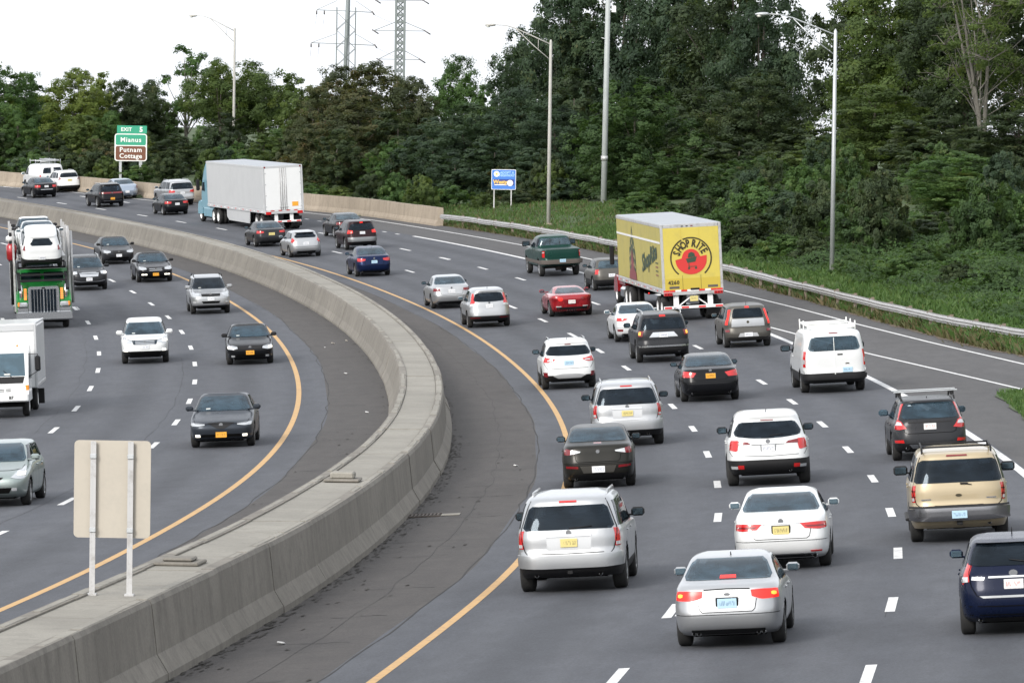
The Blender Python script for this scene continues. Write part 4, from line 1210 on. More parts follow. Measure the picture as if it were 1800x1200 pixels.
M['yellow_s'] = worn('trailer_yellow_shaded', (.40, .345, .095), (.30, .265, .09), .6, .6, 1.2)  # rear door yellow toned down: the side's weaker light is put into the colour
M['yellow_d'] = mat('dirty_yellow', (.50, .38, .05), .55)
M['logo_red'] = mat('logo_red', (.56, .035, .03), .5)
M['logo_blk'] = mat('logo_black', (.035, .028, .010), .5)
M['logo_grn'] = mat('print_dark_green', (.030, .060, .035), .5)
M['logo_tan'] = mat('print_tan', (.42, .34, .15), .5)
M['logo_plum'] = mat('print_plum', (.20, .045, .05), .5)
M['trl_roof'] = worn('trailer_roof', (.34, .36, .385), (.24, .26, .28), .5, .55, 1.0)
M['trl_side'] = worn('trailer_side', (.47, .48, .49), (.40, .41, .42), .4, .45, .8)  # greyer than the white rear doors: dimmer side light painted into the base
M['tape_w'] = mat('tape_white', (.78, .78, .78), .4)
M['tape_r'] = mat('tape_red', (.62, .03, .03), .4)
def plate_mat(name, base, ink):
    m = mat('plate_' + name, base, .45); t = NT(m)
    o = t.obj(); sx = t.n('ShaderNodeSeparateXYZ'); t.l(o, sx.inputs[0])
    oi = t.n('ShaderNodeObjectInfo'); va = t.n('ShaderNodeVectorMath', operation='ADD'); t.l(o, va.inputs[0]); t.l(oi.outputs['Random'], va.inputs[1])
    n = t.noise(t.map(va.outputs[0], (48, 30, 14)), 1.0, 2)
    band = t.math('LESS_THAN', t.math('ABSOLUTE', sx.outputs[2]), .038)
    side = t.math('LESS_THAN', t.math('ABSOLUTE', sx.outputs[0]), .125)
    k = t.math('MULTIPLY', t.math('MULTIPLY', band, side), t.ramp(n, [(.44, (0, 0, 0)), (.56, (1, 1, 1))]))
    t.l(t.mix(t.math('MULTIPLY', k, .5), base, ink), t.b.inputs['Base Color'])
    return m
PL = dict(w=plate_mat('white', (.74, .75, .76), (.10, .12, .25)), b=plate_mat('pale_blue', (.42, .60, .72), (.05, .10, .22)), y=plate_mat('yellow', (.66, .56, .22), (.10, .08, .05)),
          o=plate_mat('orange', (.78, .36, .035), (.10, .04, .02)), r=plate_mat('white_red', (.74, .73, .72), (.45, .06, .05)))

# ------------------------------------------------------------------ vehicles: car bodies
def pchip(pts):
    x = np.array([p[0] for p in pts], float); y = np.array([p[1] for p in pts], float)
    h = np.diff(x); d = np.diff(y) / h
    m = np.zeros(len(x))
    for i in range(1, len(x) - 1):
        if d[i-1] * d[i] > 0:
            w1, w2 = 2*h[i] + h[i-1], h[i] + 2*h[i-1]
            m[i] = (w1 + w2) / (w1 / d[i-1] + w2 / d[i])
    m[0], m[-1] = d[0], d[-1]
    def f(q):
        q = np.asarray(q, float); qc = np.clip(q, x[0], x[-1])
        i = np.clip(np.searchsorted(x, qc) - 1, 0, len(x) - 2)
        t = (qc - x[i]) / h[i]
        return (2*t**3-3*t**2+1)*y[i]+(t**3-2*t**2+t)*h[i]*m[i]+(-2*t**3+3*t**2)*y[i+1]+(t**3-t**2)*h[i]*m[i+1]
    return f

PRE = {
 'sedan': dict(L=4.75, W=1.80, H=1.45, wb=2.72, ro=1.05, wr=.325,
  rear=[(.22,.32),(.30,.12),(.42,.03),(.58,.0),(.66,.02),(.80,.06),(.92,.09),(1.00,.13),(1.035,.20),(1.06,.40),(1.085,.55),(1.115,.64),(1.20,.84),(1.30,1.10),(1.37,1.34),(1.41,1.62),(1.435,2.0),(1.45,2.42)],
  front=[(.22,.30),(.30,.10),(.45,.02),(.55,0),(.66,.04),(.72,.12),(.78,.30),(.85,.65),(.91,1.0),(.95,1.25),(.975,1.38),(1.08,1.55),(1.20,1.76),(1.32,2.0),(1.38,2.14),(1.41,2.22),(1.435,2.28),(1.45,2.31)],
  sec=[(.22,.90),(.32,.965),(.5,.99),(.65,1),(.80,.99),(.92,.965),(1.0,.935),(1.06,.90),(1.15,.85),(1.30,.78),(1.375,.73),(1.415,.665),(1.44,.55),(1.45,.45)],
  n=[(.2,7),(.9,7),(1.05,6.5),(1.2,6.2),(1.40,5.5),(1.45,4.2)],
  side=[((.98,1.02),(1.50,1.02),(1.60,1.345),(1.42,1.30)),((1.55,1.0),(2.33,.985),(2.33,1.375),(1.66,1.36)),((2.41,.985),(3.32,.975),(2.62,1.36),(2.41,1.375))]),
 'hatch': dict(L=4.35, W=1.80, H=1.48, wb=2.63, ro=.82, wr=.32,
  rear=[(.22,.28),(.32,.08),(.5,0),(.66,.01),(.80,.05),(.92,.09),(1.02,.15),(1.2,.29),(1.34,.42),(1.39,.45),(1.425,.52),(1.455,.92),(1.48,1.7)],
  front=[(.22,.28),(.32,.08),(.5,0),(.62,.01),(.72,.08),(.80,.28),(.88,.6),(.95,.9),(1.0,1.05),(1.15,1.28),(1.3,1.55),(1.38,1.78),(1.43,2.0),(1.46,2.3),(1.48,2.6)],
  sec=[(.22,.90),(.32,.965),(.5,.99),(.68,1),(.85,.985),(.97,.95),(1.04,.905),(1.15,.86),(1.30,.80),(1.39,.745),(1.44,.67),(1.48,.45)],
  n=[(.2,6.5),(.9,6.5),(1.05,5.6),(1.35,5.0),(1.48,3.6)],
  side=[((.50,1.06),(1.02,1.04),(1.02,1.36),(.72,1.34)),((1.10,1.03),(1.95,1.015),(1.95,1.385),(1.10,1.37)),((2.03,1.015),(3.02,1.0),(2.40,1.36),(2.03,1.385))]),
 'suv': dict(L=4.60, W=1.84, H=1.70, wb=2.66, ro=.95, wr=.36,
  rear=[(.28,.25),(.38,.08),(.52,0),(.70,.02),(.85,.06),(1.0,.09),(1.1,.12),(1.2,.18),(1.4,.30),(1.53,.36),(1.60,.34),(1.64,.42),(1.67,.75),(1.70,1.6)],
  front=[(.28,.30),(.36,.10),(.5,0),(.75,.01),(.85,.06),(.93,.20),(.98,.45),(1.03,.80),(1.07,1.05),(1.10,1.18),(1.25,1.42),(1.45,1.75),(1.58,2.0),(1.65,2.25),(1.685,2.5),(1.70,2.8)],
  sec=[(.28,.92),(.4,.97),(.6,1),(.8,1),(.95,.985),(1.05,.955),(1.12,.92),(1.3,.865),(1.5,.795),(1.6,.745),(1.65,.69),(1.685,.58),(1.70,.42)],
  n=[(.25,6.5),(.95,6.5),(1.15,6.0),(1.5,5.5),(1.70,3.8)],
  side=[((.52,1.14),(1.08,1.12),(1.08,1.53),(.74,1.52)),((1.16,1.11),(2.05,1.10),(2.05,1.56),(1.16,1.55)),((2.13,1.10),(3.20,1.09),(2.55,1.53),(2.13,1.56))]),
 'box': dict(L=4.85, W=1.99, H=1.80, wb=2.78, ro=1.08, wr=.375,
  rear=[(.30,.22),(.40,.06),(.5,0),(.70,0),(.77,.05),(1.0,.06),(1.12,.08),(1.3,.13),(1.5,.21),(1.62,.26),(1.70,.30),(1.74,.42),(1.77,.8),(1.79,1.5),(1.80,2.2)],
  front=[(.30,.25),(.4,.06),(.55,0),(.85,.01),(.98,.05),(1.05,.2),(1.10,.5),(1.14,.9),(1.17,1.15),(1.2,1.28),(1.4,1.55),(1.6,1.85),(1.7,2.05),(1.76,2.3),(1.80,2.6)],
  sec=[(.30,.94),(.45,.985),(.7,1),(.95,1),(1.1,.985),(1.17,.96),(1.25,.935),(1.45,.885),(1.6,.84),(1.7,.79),(1.75,.73),(1.78,.6),(1.80,.42)],
  n=[(.25,8),(1.0,8),(1.2,7.5),(1.6,6.5),(1.80,4.5)],
  side=[((.35,1.20),(1.25,1.19),(1.25,1.66),(.52,1.65)),((1.33,1.18),(2.22,1.17),(2.22,1.67),(1.33,1.665)),((2.30,1.17),(3.32,1.16),(2.75,1.65),(2.30,1.67))]),
 'van': dict(L=5.60, W=2.06, H=2.10, wb=3.30, ro=1.25, wr=.345,
  rear=[(.35,.15),(.45,.02),(.55,0),(.8,.02),(1.2,.03),(1.6,.06),(1.9,.10),(2.0,.16),(2.05,.32),(2.085,.8),(2.1,1.6)],
  front=[(.35,.2),(.5,0),(.8,.05),(1.05,.25),(1.15,.55),(1.2,.8),(1.5,1.1),(1.8,1.45),(1.95,1.75),(2.05,2.1),(2.1,2.7)],
  sec=[(.35,.95),(.5,.99),(.8,1),(1.1,1),(1.4,.965),(1.7,.92),(1.9,.885),(2.0,.84),(2.06,.74),(2.1,.48)],
  n=[(.3,10),(1.2,10),(1.9,8),(2.1,5)],
  side=[((3.55,1.25),(4.45,1.20),(4.08,1.72),(3.55,1.76))]),
 'coupe': dict(L=4.43, W=1.86, H=1.24, wb=2.69, ro=.82, wr=.335,
  rear=[(.20,.28),(.28,.10),(.45,.03),(.75,0),(.86,.02),(.92,.06),(.95,.25),(.975,.50),(1.02,.66),(1.10,1.0),(1.17,1.35),(1.215,1.7),(1.24,2.0)],
  front=[(.2,.25),(.35,.05),(.5,.03),(.6,.12),(.68,.35),(.75,.7),(.82,1.15),(.87,1.45),(.92,1.6),(1.05,1.85),(1.15,2.06),(1.21,2.2),(1.24,2.3)],
  sec=[(.2,.88),(.35,.97),(.55,1),(.75,1),(.87,.975),(.93,.91),(.97,.80),(1.05,.745),(1.15,.66),(1.2,.58),(1.24,.4)],
  n=[(.2,6),(.9,6),(1.0,4.6),(1.24,3.2)],
  side=[((1.0,.99),(1.95,.955),(1.95,1.17),(1.65,1.16)),((2.0,.955),(2.80,.92),(2.28,1.15),(2.0,1.17))]),
 'pickup': dict(L=5.80, W=2.03, H=1.98, wb=3.60, ro=1.25, wr=.40,
  rear=[(.52,.20),(.60,.04),(.70,0),(.86,0),(.90,.06),(1.30,.07),(1.355,.10),(1.375,.25),(1.385,.9),(1.39,1.9),(1.41,2.02),(1.6,2.07),(1.8,2.14),(1.90,2.25),(1.95,2.6),(1.98,3.1)],
  front=[(.52,.15),(.7,0),(1.0,.03),(1.15,.1),(1.22,.5),(1.28,1.1),(1.33,1.35),(1.5,1.55),(1.7,1.85),(1.87,2.15),(1.95,2.4),(1.98,2.56)],
  sec=[(.52,.96),(.75,1),(1.1,1),(1.3,.985),(1.37,.955),(1.45,.92),(1.65,.86),(1.8,.80),(1.90,.72),(1.98,.5)],
  n=[(.5,10),(1.3,10),(1.42,7),(1.98,4.5)],
  side=[((2.14,1.42),(2.75,1.41),(2.75,1.83),(2.24,1.82)),((2.83,1.41),(3.95,1.39),(3.35,1.80),(2.83,1.83))]),
}

class Car:
    def __init__(s, name, preset, label, cat, L, W, H, body, wr=None, wb=None, ro=None, clad=None, q=1.0, group=None, rim='rim'):
        P = PRE[preset]
        s.L, s.W, s.H = L, W, H
        s.sy, s.sz, s.sx = L / P['L'], H / P['H'], W / P['W']
        sy, sz = s.sy, s.sz
        s.yr = pchip([(z * sz, y * sy) for z, y in P['rear']]); s.yf = pchip([(z * sz, y * sy) for z, y in P['front']])
        s.hw = pchip([(z * sz, w * W / 2) for z, w in P['sec']]); s.n = pchip([(z * sz, n) for z, n in P['n']])
        s.z0, s.z1 = P['rear'][0][0] * sz, P['rear'][-1][0] * sz - .002
        s.wr = wr or P['wr']; s.wb = wb or P['wb'] * sy; s.ro = ro or P['ro'] * sy
        s.ya = (-L / 2 + s.ro, -L / 2 + s.ro + s.wb)
        s.P = P; s.holes = []
        s.t = thing(name, label, cat, group=group)
        s.body = body
        s._body(q, clad)
        s._wheels(rim)
    def ends(s, z):
        a = -s.L / 2 + s.yr(z); b = s.L / 2 - s.yf(z)
        return (a + b) / 2, (b - a) / 2
    def _ring(s, z, ks, ke):
        w = float(s.hw(z)); n = float(s.n(z)); yc, a = (float(v) for v in s.ends(z))
        c = 2 ** (-1 / n)
        e = np.sin(np.linspace(0, np.pi / 2, ke)) * c
        yy = a * (1 - e ** n) ** (1 / n)
        ts = np.linspace(-c, c, ks + 2)[1:-1]
        xs = w * (1 - np.abs(ts) ** n) ** (1 / n)
        x = np.concatenate([e * w, xs, e[::-1] * w]); y = np.concatenate([yc - yy, yc + ts * a, yc + yy[::-1]])
        return x, y
    def _body(s, q, clad):
        zf = np.linspace(s.z0, s.z1, 600)
        m = np.cumsum(np.concatenate([[0], np.abs(np.diff(zf)) + .45 * np.abs(np.diff(s.yr(zf))) + .45 * np.abs(np.diff(s.yf(zf))) + .5 * np.abs(np.diff(s.hw(zf)))]))
        nl = int(30 + 14 * q); ks = int(40 + 40 * q); ke = 9
        lv = np.interp(np.linspace(0, m[-1], nl), m, zf)
        V = []; M_ = None
        for z in lv:
            x, y = s._ring(z, ks, ke)
            X = np.concatenate([x, -x[-2:0:-1]]); Y = np.concatenate([y, y[-2:0:-1]])
            V.append(np.stack([X, Y, np.full(len(X), z)], -1))
        M_ = len(V[0]); V = np.concatenate(V)
        Ra = s.wr + .055
        dark = np.zeros(len(V), bool)
        side = np.abs(V[:, 0]) > .45 * s.W
        for ya in s.ya:
            d = np.hypot(V[:, 1] - ya, V[:, 2] - s.wr)
            cell = .5 * s.L / ks
            near = side & (np.abs(d - Ra) < cell * .62) & (V[:, 2] > s.z0 + .02)
            k = Ra / np.maximum(d, 1e-6)
            V[near, 1] = ya + (V[near, 1] - ya) * k[near]; V[near, 2] = s.wr + (V[near, 2] - s.wr) * k[near]
            ins = side & (d < Ra) & ~near
            dark |= ins
        V[dark, 0] = np.sign(V[dark, 0]) * np.minimum(np.abs(V[dark, 0]), s.W / 2 - .26)
        i = np.arange(nl - 1)[:, None] * M_ + np.arange(M_)[None]
        j = np.arange(nl - 1)[:, None] * M_ + (np.arange(M_)[None] + 1) % M_
        F = np.stack([i, j, j + M_, i + M_], -1).reshape(-1, 4)
        dk = dark[F].any(1)
        zc = V[F][:, :, 2].mean(1)
        def part(sel, name, mats, caps=()):
            f = F[sel]; used = np.unique(f)
            mp = np.full(len(V), -1); mp[used] = np.arange(len(used))
            me = bpy.data.meshes.new(name)
            fl = mp[f].tolist() + [mp[np.array(c)].tolist() for c in caps]
            me.from_pydata(V[used].tolist(), [], fl)
            for mm in mats: me.materials.append(mm)
            mi = np.concatenate([dk[sel].astype(int), np.full(len(caps), 0 if name == 'body' else 1)]).astype(np.int32)
            me.polygons.foreach_set('material_index', mi); me.polygons.foreach_set('use_smooth', np.ones(len(fl), bool))
            me.update(); return link(name, me, s.t)
        top = list(range((nl - 1) * M_, nl * M_)); bot = list(range(M_))[::-1]
        low = (zc < clad) if clad else np.zeros(len(F), bool)
        part(~low, 'body', [s.body, M['dark']], [top] + ([] if clad else []))
        if clad: part(low, 'lower_cladding', [M['black'], M['dark']])
        MB().box((0, .05, s.z0 + .10), (s.W * .66, s.L * .84, .26)).build('underbody', M['dark'], s.t)
    def _wheels(s, rim):
        r = s.wr; w = .23 if s.W < 1.95 else .26
        key = (round(r, 3), w, rim)
        if key not in WHEELS:
            prof = [(-w/2, r*.66), (-w/2-.004, r*.80), (-w/2+.012, r*.95), (-w/2+.04, r), (w/2-.04, r), (w/2-.012, r*.95), (w/2+.004, r*.80), (w/2, r*.66), (w/2-.05, r*.64), (-w/2+.05, r*.64)]
            n = 24; v = []; f = []; k = len(prof)
            for a in range(n):
                t = 2 * math.pi * a / n
                v += [(x, rr * math.cos(t), rr * math.sin(t)) for x, rr in prof]
            for a in range(n):
                for b in range(k): f.append((a*k+b, a*k+(b+1) % k, ((a+1) % n)*k+(b+1) % k, ((a+1) % n)*k+b))
            ty = MB().add(v, f, 0, True).mesh('tyre', M['tyre'])
            rb = MB(); rr = r * .655
            rb.tube([(-w*.3, 0, 0), (w*.20, 0, 0)], rr * .98, 20, 1, False)
            v = []; f = []; n = 20
            for a in range(n):
                t = 2 * math.pi * a / n
                for x, q_ in ((w*.46, rr), (w*.46, rr*.90), (w*.26, rr*.86)): v.append((x, q_*math.cos(t), q_*math.sin(t)))
            for a in range(n):
                for b in range(2): f.append((a*3+b, a*3+b+1, ((a+1) % n)*3+b+1, ((a+1) % n)*3+b))
            rb.add(v, f, 0, True)
            for a in range(5):
                t = 2 * math.pi * a / 5
                rb.box((w*.36, .48*rr*math.cos(t), .48*rr*math.sin(t)), (.05, rr*.95, rr*.26), 0, Matrix.Rotation(t, 3, 'X'))
            rb.tube([(w*.30, 0, 0), (w*.42, 0, 0)], rr * .2, 10, 0)
            WHEELS[key] = (ty, rb.mesh('rim', [M[rim], M['dark']]))
        ty, rm = WHEELS[key]
        x0 = s.W / 2 - w / 2 - .015
        for ya in s.ya:
            for sd in (1, -1):
                e = bpy.data.objects.new('wheel', None); COL.objects.link(e); e.parent = s.t
                e.empty_display_size = .2
                e.location = (sd * x0, ya, r); e.rotation_euler = (random.uniform(0, 1), 0, 0 if sd > 0 else math.pi)
                link('tyre', ty, e); link('rim', rm, e)
    # surface maps -------------------------------------------------
    def end_pt(s, sf, z, rear=True, off=.006):
        w = float(s.hw(z)); n = float(s.n(z)); yc, a = (float(v) for v in s.ends(z))
        x = min(abs(sf), .93); sg = 1 if sf >= 0 else -1
        X = x * w; Y = a * (1 - x ** n) ** (1 / n)
        if abs(sf) > .93:
            need = (abs(sf) - .93) * w
            c = 2 ** (-1 / n)
            px = np.concatenate([np.linspace(.93, max(c, .931), 6), (1 - np.linspace(c, .2, 40) ** n) ** (1 / n)]) * w
            py = np.concatenate([(1 - np.linspace(.93, max(c, .931), 6) ** n) ** (1 / n), np.linspace(c, .2, 40)]) * a
            cl = np.concatenate([[0], np.cumsum(np.hypot(np.diff(px), np.diff(py)))])
            X, Y = float(np.interp(need, cl, px)), float(np.interp(need, cl, py))
        nx = (X / w) ** (n - 1) / w; ny = (Y / a) ** (n - 1) / a
        l = math.hypot(nx, ny); nx /= l; ny /= l
        X += nx * off; Y += ny * off
        return (sg * X, yc - Y if rear else yc + Y, z)
    def side_pt(s, y, z, sd, off=.006):
        """y measured from the rear bumper."""
        w = float(s.hw(z)); n = float(s.n(z)); yc, a = (float(v) for v in s.ends(z))
        Y = -s.L / 2 + y
        t = min(.985, abs((Y - yc) / a))
        return (sd * (w * (1 - t ** n) ** (1 / n) + off), Y, z)
    def patch(s, name, where, bot, top, m, off=.006, nu=10, nv=4, parent=None, depth=.03, sd=1, label=None):
        def rs(pl, k):
            p = np.array(pl, float); d = np.concatenate([[0], np.cumsum(np.hypot(*np.diff(p, axis=0).T))])
            return np.stack([np.interp(np.linspace(0, d[-1], k), d, p[:, c]) for c in (0, 1)], -1)
        B, T = rs(bot, nu + 1), rs(top, nu + 1)
        if name in ('rear_window', 'windshield', 'side_window'): s.holes.append((where, sd, np.concatenate([B, T[::-1]])))
        g = [[B[i] + (T[i] - B[i]) * j / nv for i in range(nu + 1)] for j in range(nv + 1)]
        if where == 'side': fn = lambda p, o: s.side_pt(p[0], p[1], sd, o)
        else: fn = lambda p, o: s.end_pt(p[0], p[1], where == 'rear', o)
        V = [fn(p, off) for r in g for p in r]
        k = nu + 1
        F = [(j*k+i, j*k+i+1, (j+1)*k+i+1, (j+1)*k+i) for j in range(nv) for i in range(nu)]
        mb = MB(); mb.add(V, F, 0, True)
        loop = [(0, i) for i in range(k)] + [(j, k-1) for j in range(1, nv+1)] + [(nv, i) for i in range(k-2, -1, -1)] + [(j, 0) for j in range(nv-1, 0, -1)]
        E1 = [fn(g[j][i], off) for j, i in loop]; E2 = [fn(g[j][i], off - depth) for j, i in loop]
        nL = len(loop)
        mb.add(E1 + E2, [(a, (a+1) % nL, nL + (a+1) % nL, nL + a) for a in range(nL)], 0, False)
        return mb.build(name, m, parent or s.t, label=label)
    def pane(s, name, where, zb, zt, sb, st, r, m, off=.010, bow=0.0, parent=None, nu=20, nv=10):
        """Window with rounded corners; bow lowers the middle of the bottom edge."""
        bot = [(-sb, zb + r), (-sb + r * .35, zb + r * .3), (-sb + r * 1.3, zb)] + [(x * (sb - r * 1.3), zb - bow * (1 - x * x)) for x in (-.5, 0, .5)] + [(sb - r * 1.3, zb), (sb - r * .35, zb + r * .3), (sb, zb + r)]
        top = [(-st, zt - r), (-st + r * .3, zt - r * .3), (-st + r, zt)] + [(x * (st - r), zt) for x in (-.5, 0, .5)] + [(st - r, zt), (st - r * .3, zt - r * .3), (st, zt - r)]
        return s.patch(name, where, bot, top, m, off, nu, nv, parent)
    def both(s, name, where, bot, top, m, **k):
        o = []
        for sg in (1, -1):
            o.append(s.patch(name, where, [(sg * a, b) for a, b in bot], [(sg * a, b) for a, b in top], m, **k))
        return o
    def line(s, where, pts, w=.013, m=None, name='panel_gap', off=.007):
        """Thin shut line along (s,z) points (where = rear/front) or (y,z) (side right and left)."""
        for sd in ((1, -1) if where == 'side' else (1,)):
            v = []; 
            P_ = np.array(pts, float)
            P_ = np.concatenate([P_[k] + (P_[k + 1] - P_[k]) * np.linspace(0, 1, 6)[:-1, None] for k in range(len(P_) - 1)] + [P_[-1:]])
            for i, p in enumerate(P_):
                d = P_[min(i+1, len(P_)-1)] - P_[max(i-1, 0)]
                if where != 'side': d = d * np.array([s.W / 2, 1])
                d /= np.hypot(*d) + 1e-9; nrm = np.array([-d[1], d[0]]) * w / 2
                if where != 'side': nrm = nrm / np.array([s.W / 2, 1])
                for q in (p + nrm, p - nrm):
                    v.append(s.side_pt(q[0], q[1], sd, off) if where == 'side' else s.end_pt(q[0], q[1], where == 'rear', off))
            n = len(P_)
            b = MB().add(v, [(2*i, 2*i+1, 2*i+3, 2*i+2) for i in range(n - 1)])
            b.build(name, m or M['dark'], s.t)
    def side_windows(s, m=None, only=None):
        m = m or M['glass']
        for k, q in enumerate(s.P['side']):
            if only is not None and k not in only: continue
            q = [(a * s.sy, b * s.sz) for a, b in q]
            for sd in (1, -1): s.patch('side_window', 'side', [q[0], q[1]], [q[3], q[2]], m, sd=sd, nu=6, nv=4)
    def doors(s):
        q = s.P['side']; zb = s.z0 + .10; ztop = q[-1][0][1] * s.sz - .02
        ys = [q[-1][0][0] - .04 * 1, q[-1][1][0] + .06]
        if len(q) > 1: ys.append(q[-2][0][0] + (.0 if len(q) == 3 else .0))
        for y in ys: s.line('side', [(y * s.sy, zb), (y * s.sy, ztop * .5 + zb * .5), (y * s.sy, ztop)], .012)
        for y in ([q[-1][0][0] + .10] + ([q[-2][0][0] + .12] if len(q) > 1 else [])):
            for sd in (1, -1):
                p = s.side_pt(y * s.sy, ztop - .10, sd, .012)
                MB().box(p, (.03, .19, .032), bevel=.01).build('door_handle', s.body, s.t)
    def mirrors(s, m=None, big=1.0, dz=0.0):
        q = s.P['side'][-1][1]
        y, z = q[0] * s.sy - .12, q[1] * s.sz + .09 + dz
        for sd in (1, -1):
            p = s.side_pt(y, z, sd, 0)
            mb = MB(); cx = sd * max(abs(p[0]) + .115 * big + .07, s.W / 2 + .045 * big)
            mb.box((cx, p[1], z + .01), (.22 * big, .11, .145 * big), bevel=.045)
            mb.box(((p[0] + cx) / 2, p[1] + .01, z - .045), (abs(cx - p[0]) + .02, .05, .035), bevel=.01)
            o = mb.build('side_mirror', m or s.body, s.t)
            MB().box((cx, p[1] - .057, z + .01), (.17 * big, .006, .10 * big), bevel=.003).build('mirror_glass', M['glass_l'], o)
    def plate(s, where, z, style, x=0.0, frame=None, w=.31):
        p = s.end_pt(x / (s.W / 2), z, where == 'rear', .02); sg = -1 if where == 'rear' else 1
        if frame: MB().box((x, p[1] - sg * .010, z), (w + .05, .014, .19), bevel=.005).build('plate_frame', frame, s.t)
        o = MB().box((0, 0, 0), (w, .010, .155), bevel=.004).build('license_plate', PL[style], s.t)
        o.location = (x, p[1] + sg * .004, z)
        return o
    def badge(s, where, z, r=.045, m=None, flat=1.0):
        p = s.end_pt(0, z, where == 'rear', .012); sg = -1 if where == 'rear' else 1
        n = 14
        o = MB().prism([(r * math.cos(2*math.pi*k/n), r * flat * math.sin(2*math.pi*k/n)) for k in range(n)], 1, -.008, .008).build('badge', m or M['chrome'], s.t)
        o.location = (0, p[1], z)
        return o
    def high_light(s, z, hw=.16, m=None, h=.028):
        return s.patch('brake_light', 'rear', [(-hw, z), (hw, z)], [(-hw, z + h), (hw, z + h)], m or M['tail_d'], .016, 6, 1)
    def exhaust(s, xs, z, r=.04):
        for x in xs:
            y = s.end_pt(x / (s.W / 2), max(z, s.z0 + .04), True, 0)[1]
            MB().tube([(x, y + .30, z), (x, y - .005, z)], r, 10).tube([(x, y - .0055, z), (x, y - .0065, z)], r * .75, 10, 1).build('exhaust_pipe', [M['chrome'], M['dark']], s.t)
    def antenna(s, y=.9, h=.12):
        zt = s.H - .03
        MB().tube([(0, -s.L/2 + y * s.sy, zt), (0, -s.L/2 + y * s.sy - .05, zt + h)], [.012, .006], 6).build('antenna', M['black'], s.t)
    def rails(s, m=None, bars=0, h=.07, x=None, y0=.9, y1=2.6):
        x = x or s.W / 2 * .62; zt = s.H - .045
        y0, y1 = -s.L/2 + y0 * s.sy, -s.L/2 + y1 * s.sy
        for sd in (1, -1):
            MB().tube([(sd*x, y0, zt - .02), (sd*x, y0 + .10, zt + h), (sd*x, y1 - .1, zt + h), (sd*x, y1, zt - .02)], .020, 6).build('roof_rail', m or M['black'], s.t)
        for k in range(bars):
            y = y0 + (y1 - y0) * (.2 + .6 * k / max(1, bars - 1)) if bars > 1 else y0 + .3
            MB().tube([(-x, y, zt + h), (x, y, zt + h)], .02, 6).build('roof_bar', m or M['black'], s.t)
    def wiper(s, z, x0=.02, x1=.42, dz=.05):
        a = s.end_pt(x0 / (s.W/2), z, True, .02); b = s.end_pt(x1 / (s.W/2), z + dz, True, .025)
        MB().tube([a, b], [.012, .008], 5).build('rear_wiper', M['black'], s.t)
    def sideglass_std(s, m=None):
        s.side_windows(m); s.doors()
    def finish(s):
        """Cut the window openings out of the body and fit seats behind the glass."""
        bo = [o for o in s.t.children if o.name.split('.')[0] == 'body'][0]
        me = bo.data; n = len(me.polygons)
        co = np.empty(len(me.vertices) * 3); me.vertices.foreach_get('co', co); co = co.reshape(-1, 3)
        cen = np.array([co[list(f.vertices)].mean(0) if len(f.vertices) == 4 else (0, 0, -9) for f in me.polygons])
        z = np.clip(cen[:, 2], s.z0, s.z1); w = s.hw(z); yc = s.ends(z)[0]
        kill = np.zeros(n, bool)
        def inside(poly, a, b):
            c = poly.mean(0); poly = c + (poly - c) * np.array([.955, .93])
            r = np.zeros(len(a), bool); j = len(poly) - 1
            for i in range(len(poly)):
                (xi, yi), (xj, yj) = poly[i], poly[j]
                if yi != yj: r ^= ((yi > b) != (yj > b)) & (a < (xj - xi) * (b - yi) / (yj - yi) + xi)
                j = i
            return r
        for where, sd, poly in s.holes:
            if where == 'side': kill |= inside(poly, cen[:, 1] + s.L / 2, cen[:, 2]) & (np.sign(cen[:, 0]) == sd) & (np.abs(cen[:, 0]) > .62 * w)
            else: kill |= inside(poly, cen[:, 0] / w, cen[:, 2]) & ((cen[:, 1] < yc - .3) if where == 'rear' else (cen[:, 1] > yc + .3)) & (np.abs(cen[:, 0]) < .955 * w)
        bm = bmesh.new(); bm.from_mesh(me); bm.faces.ensure_lookup_table()
        bmesh.ops.delete(bm, geom=[bm.faces[i] for i in np.nonzero(kill)[0]], context='FACES'); bm.to_mesh(me); bm.free()
        # cabin: tub up to the belt line, seats and headrests
        zb = s.P['side'][-1][0][1] * s.sz; q = s.P['side']
        y0, y1 = q[0][0][0] * s.sy, q[-1][1][0] * s.sy
        wI = float(s.hw(zb - .1)) * 2 - .22
        MB().box((0, -s.L/2 + (y0 + y1) / 2 + .1, (zb - .14 + .42) / 2), (wI - .1, y1 - y0 - .35, zb - .14 - .42)).build('cabin_tub', M['seat_dark'], s.t)
        def seat(x, y, ww, hd):
            top = min(zb + .16, s.H - .34); hz = min(zb + .26, s.H - .27)
            mb = MB().box((x, -s.L/2 + y, top - .25), (ww, .16, .50), bevel=.05)
            for hx in hd: mb.box((x + hx, -s.L/2 + y - .03, hz), (.24, .10, .15), bevel=.04)
            mb.build('seat', M['seat'], s.t)
        yf = q[-1][0][0] * s.sy + .42
        for x in (-.38, .38): seat(x, yf, .52, (0,))
        if len(q) > 1: seat(0, yf - .95 * min(1, s.sy), wI - .2, (-.42, .42))
        MB().box((0, -s.L/2 + y1 - .42, zb - .10), (wI - .28, .34, .16), bevel=.05).build('dashboard', M['seat_dark'], s.t)
        if s.hw(zb) > .7: MB().tube([(-.55, -s.L/2 + y1 - .62, zb - .04), (-.38, -s.L/2 + y1 - .66, zb + .05), (-.21, -s.L/2 + y1 - .62, zb - .04)], .018, 6).build('steering_wheel', M['black'], s.t)
        return s
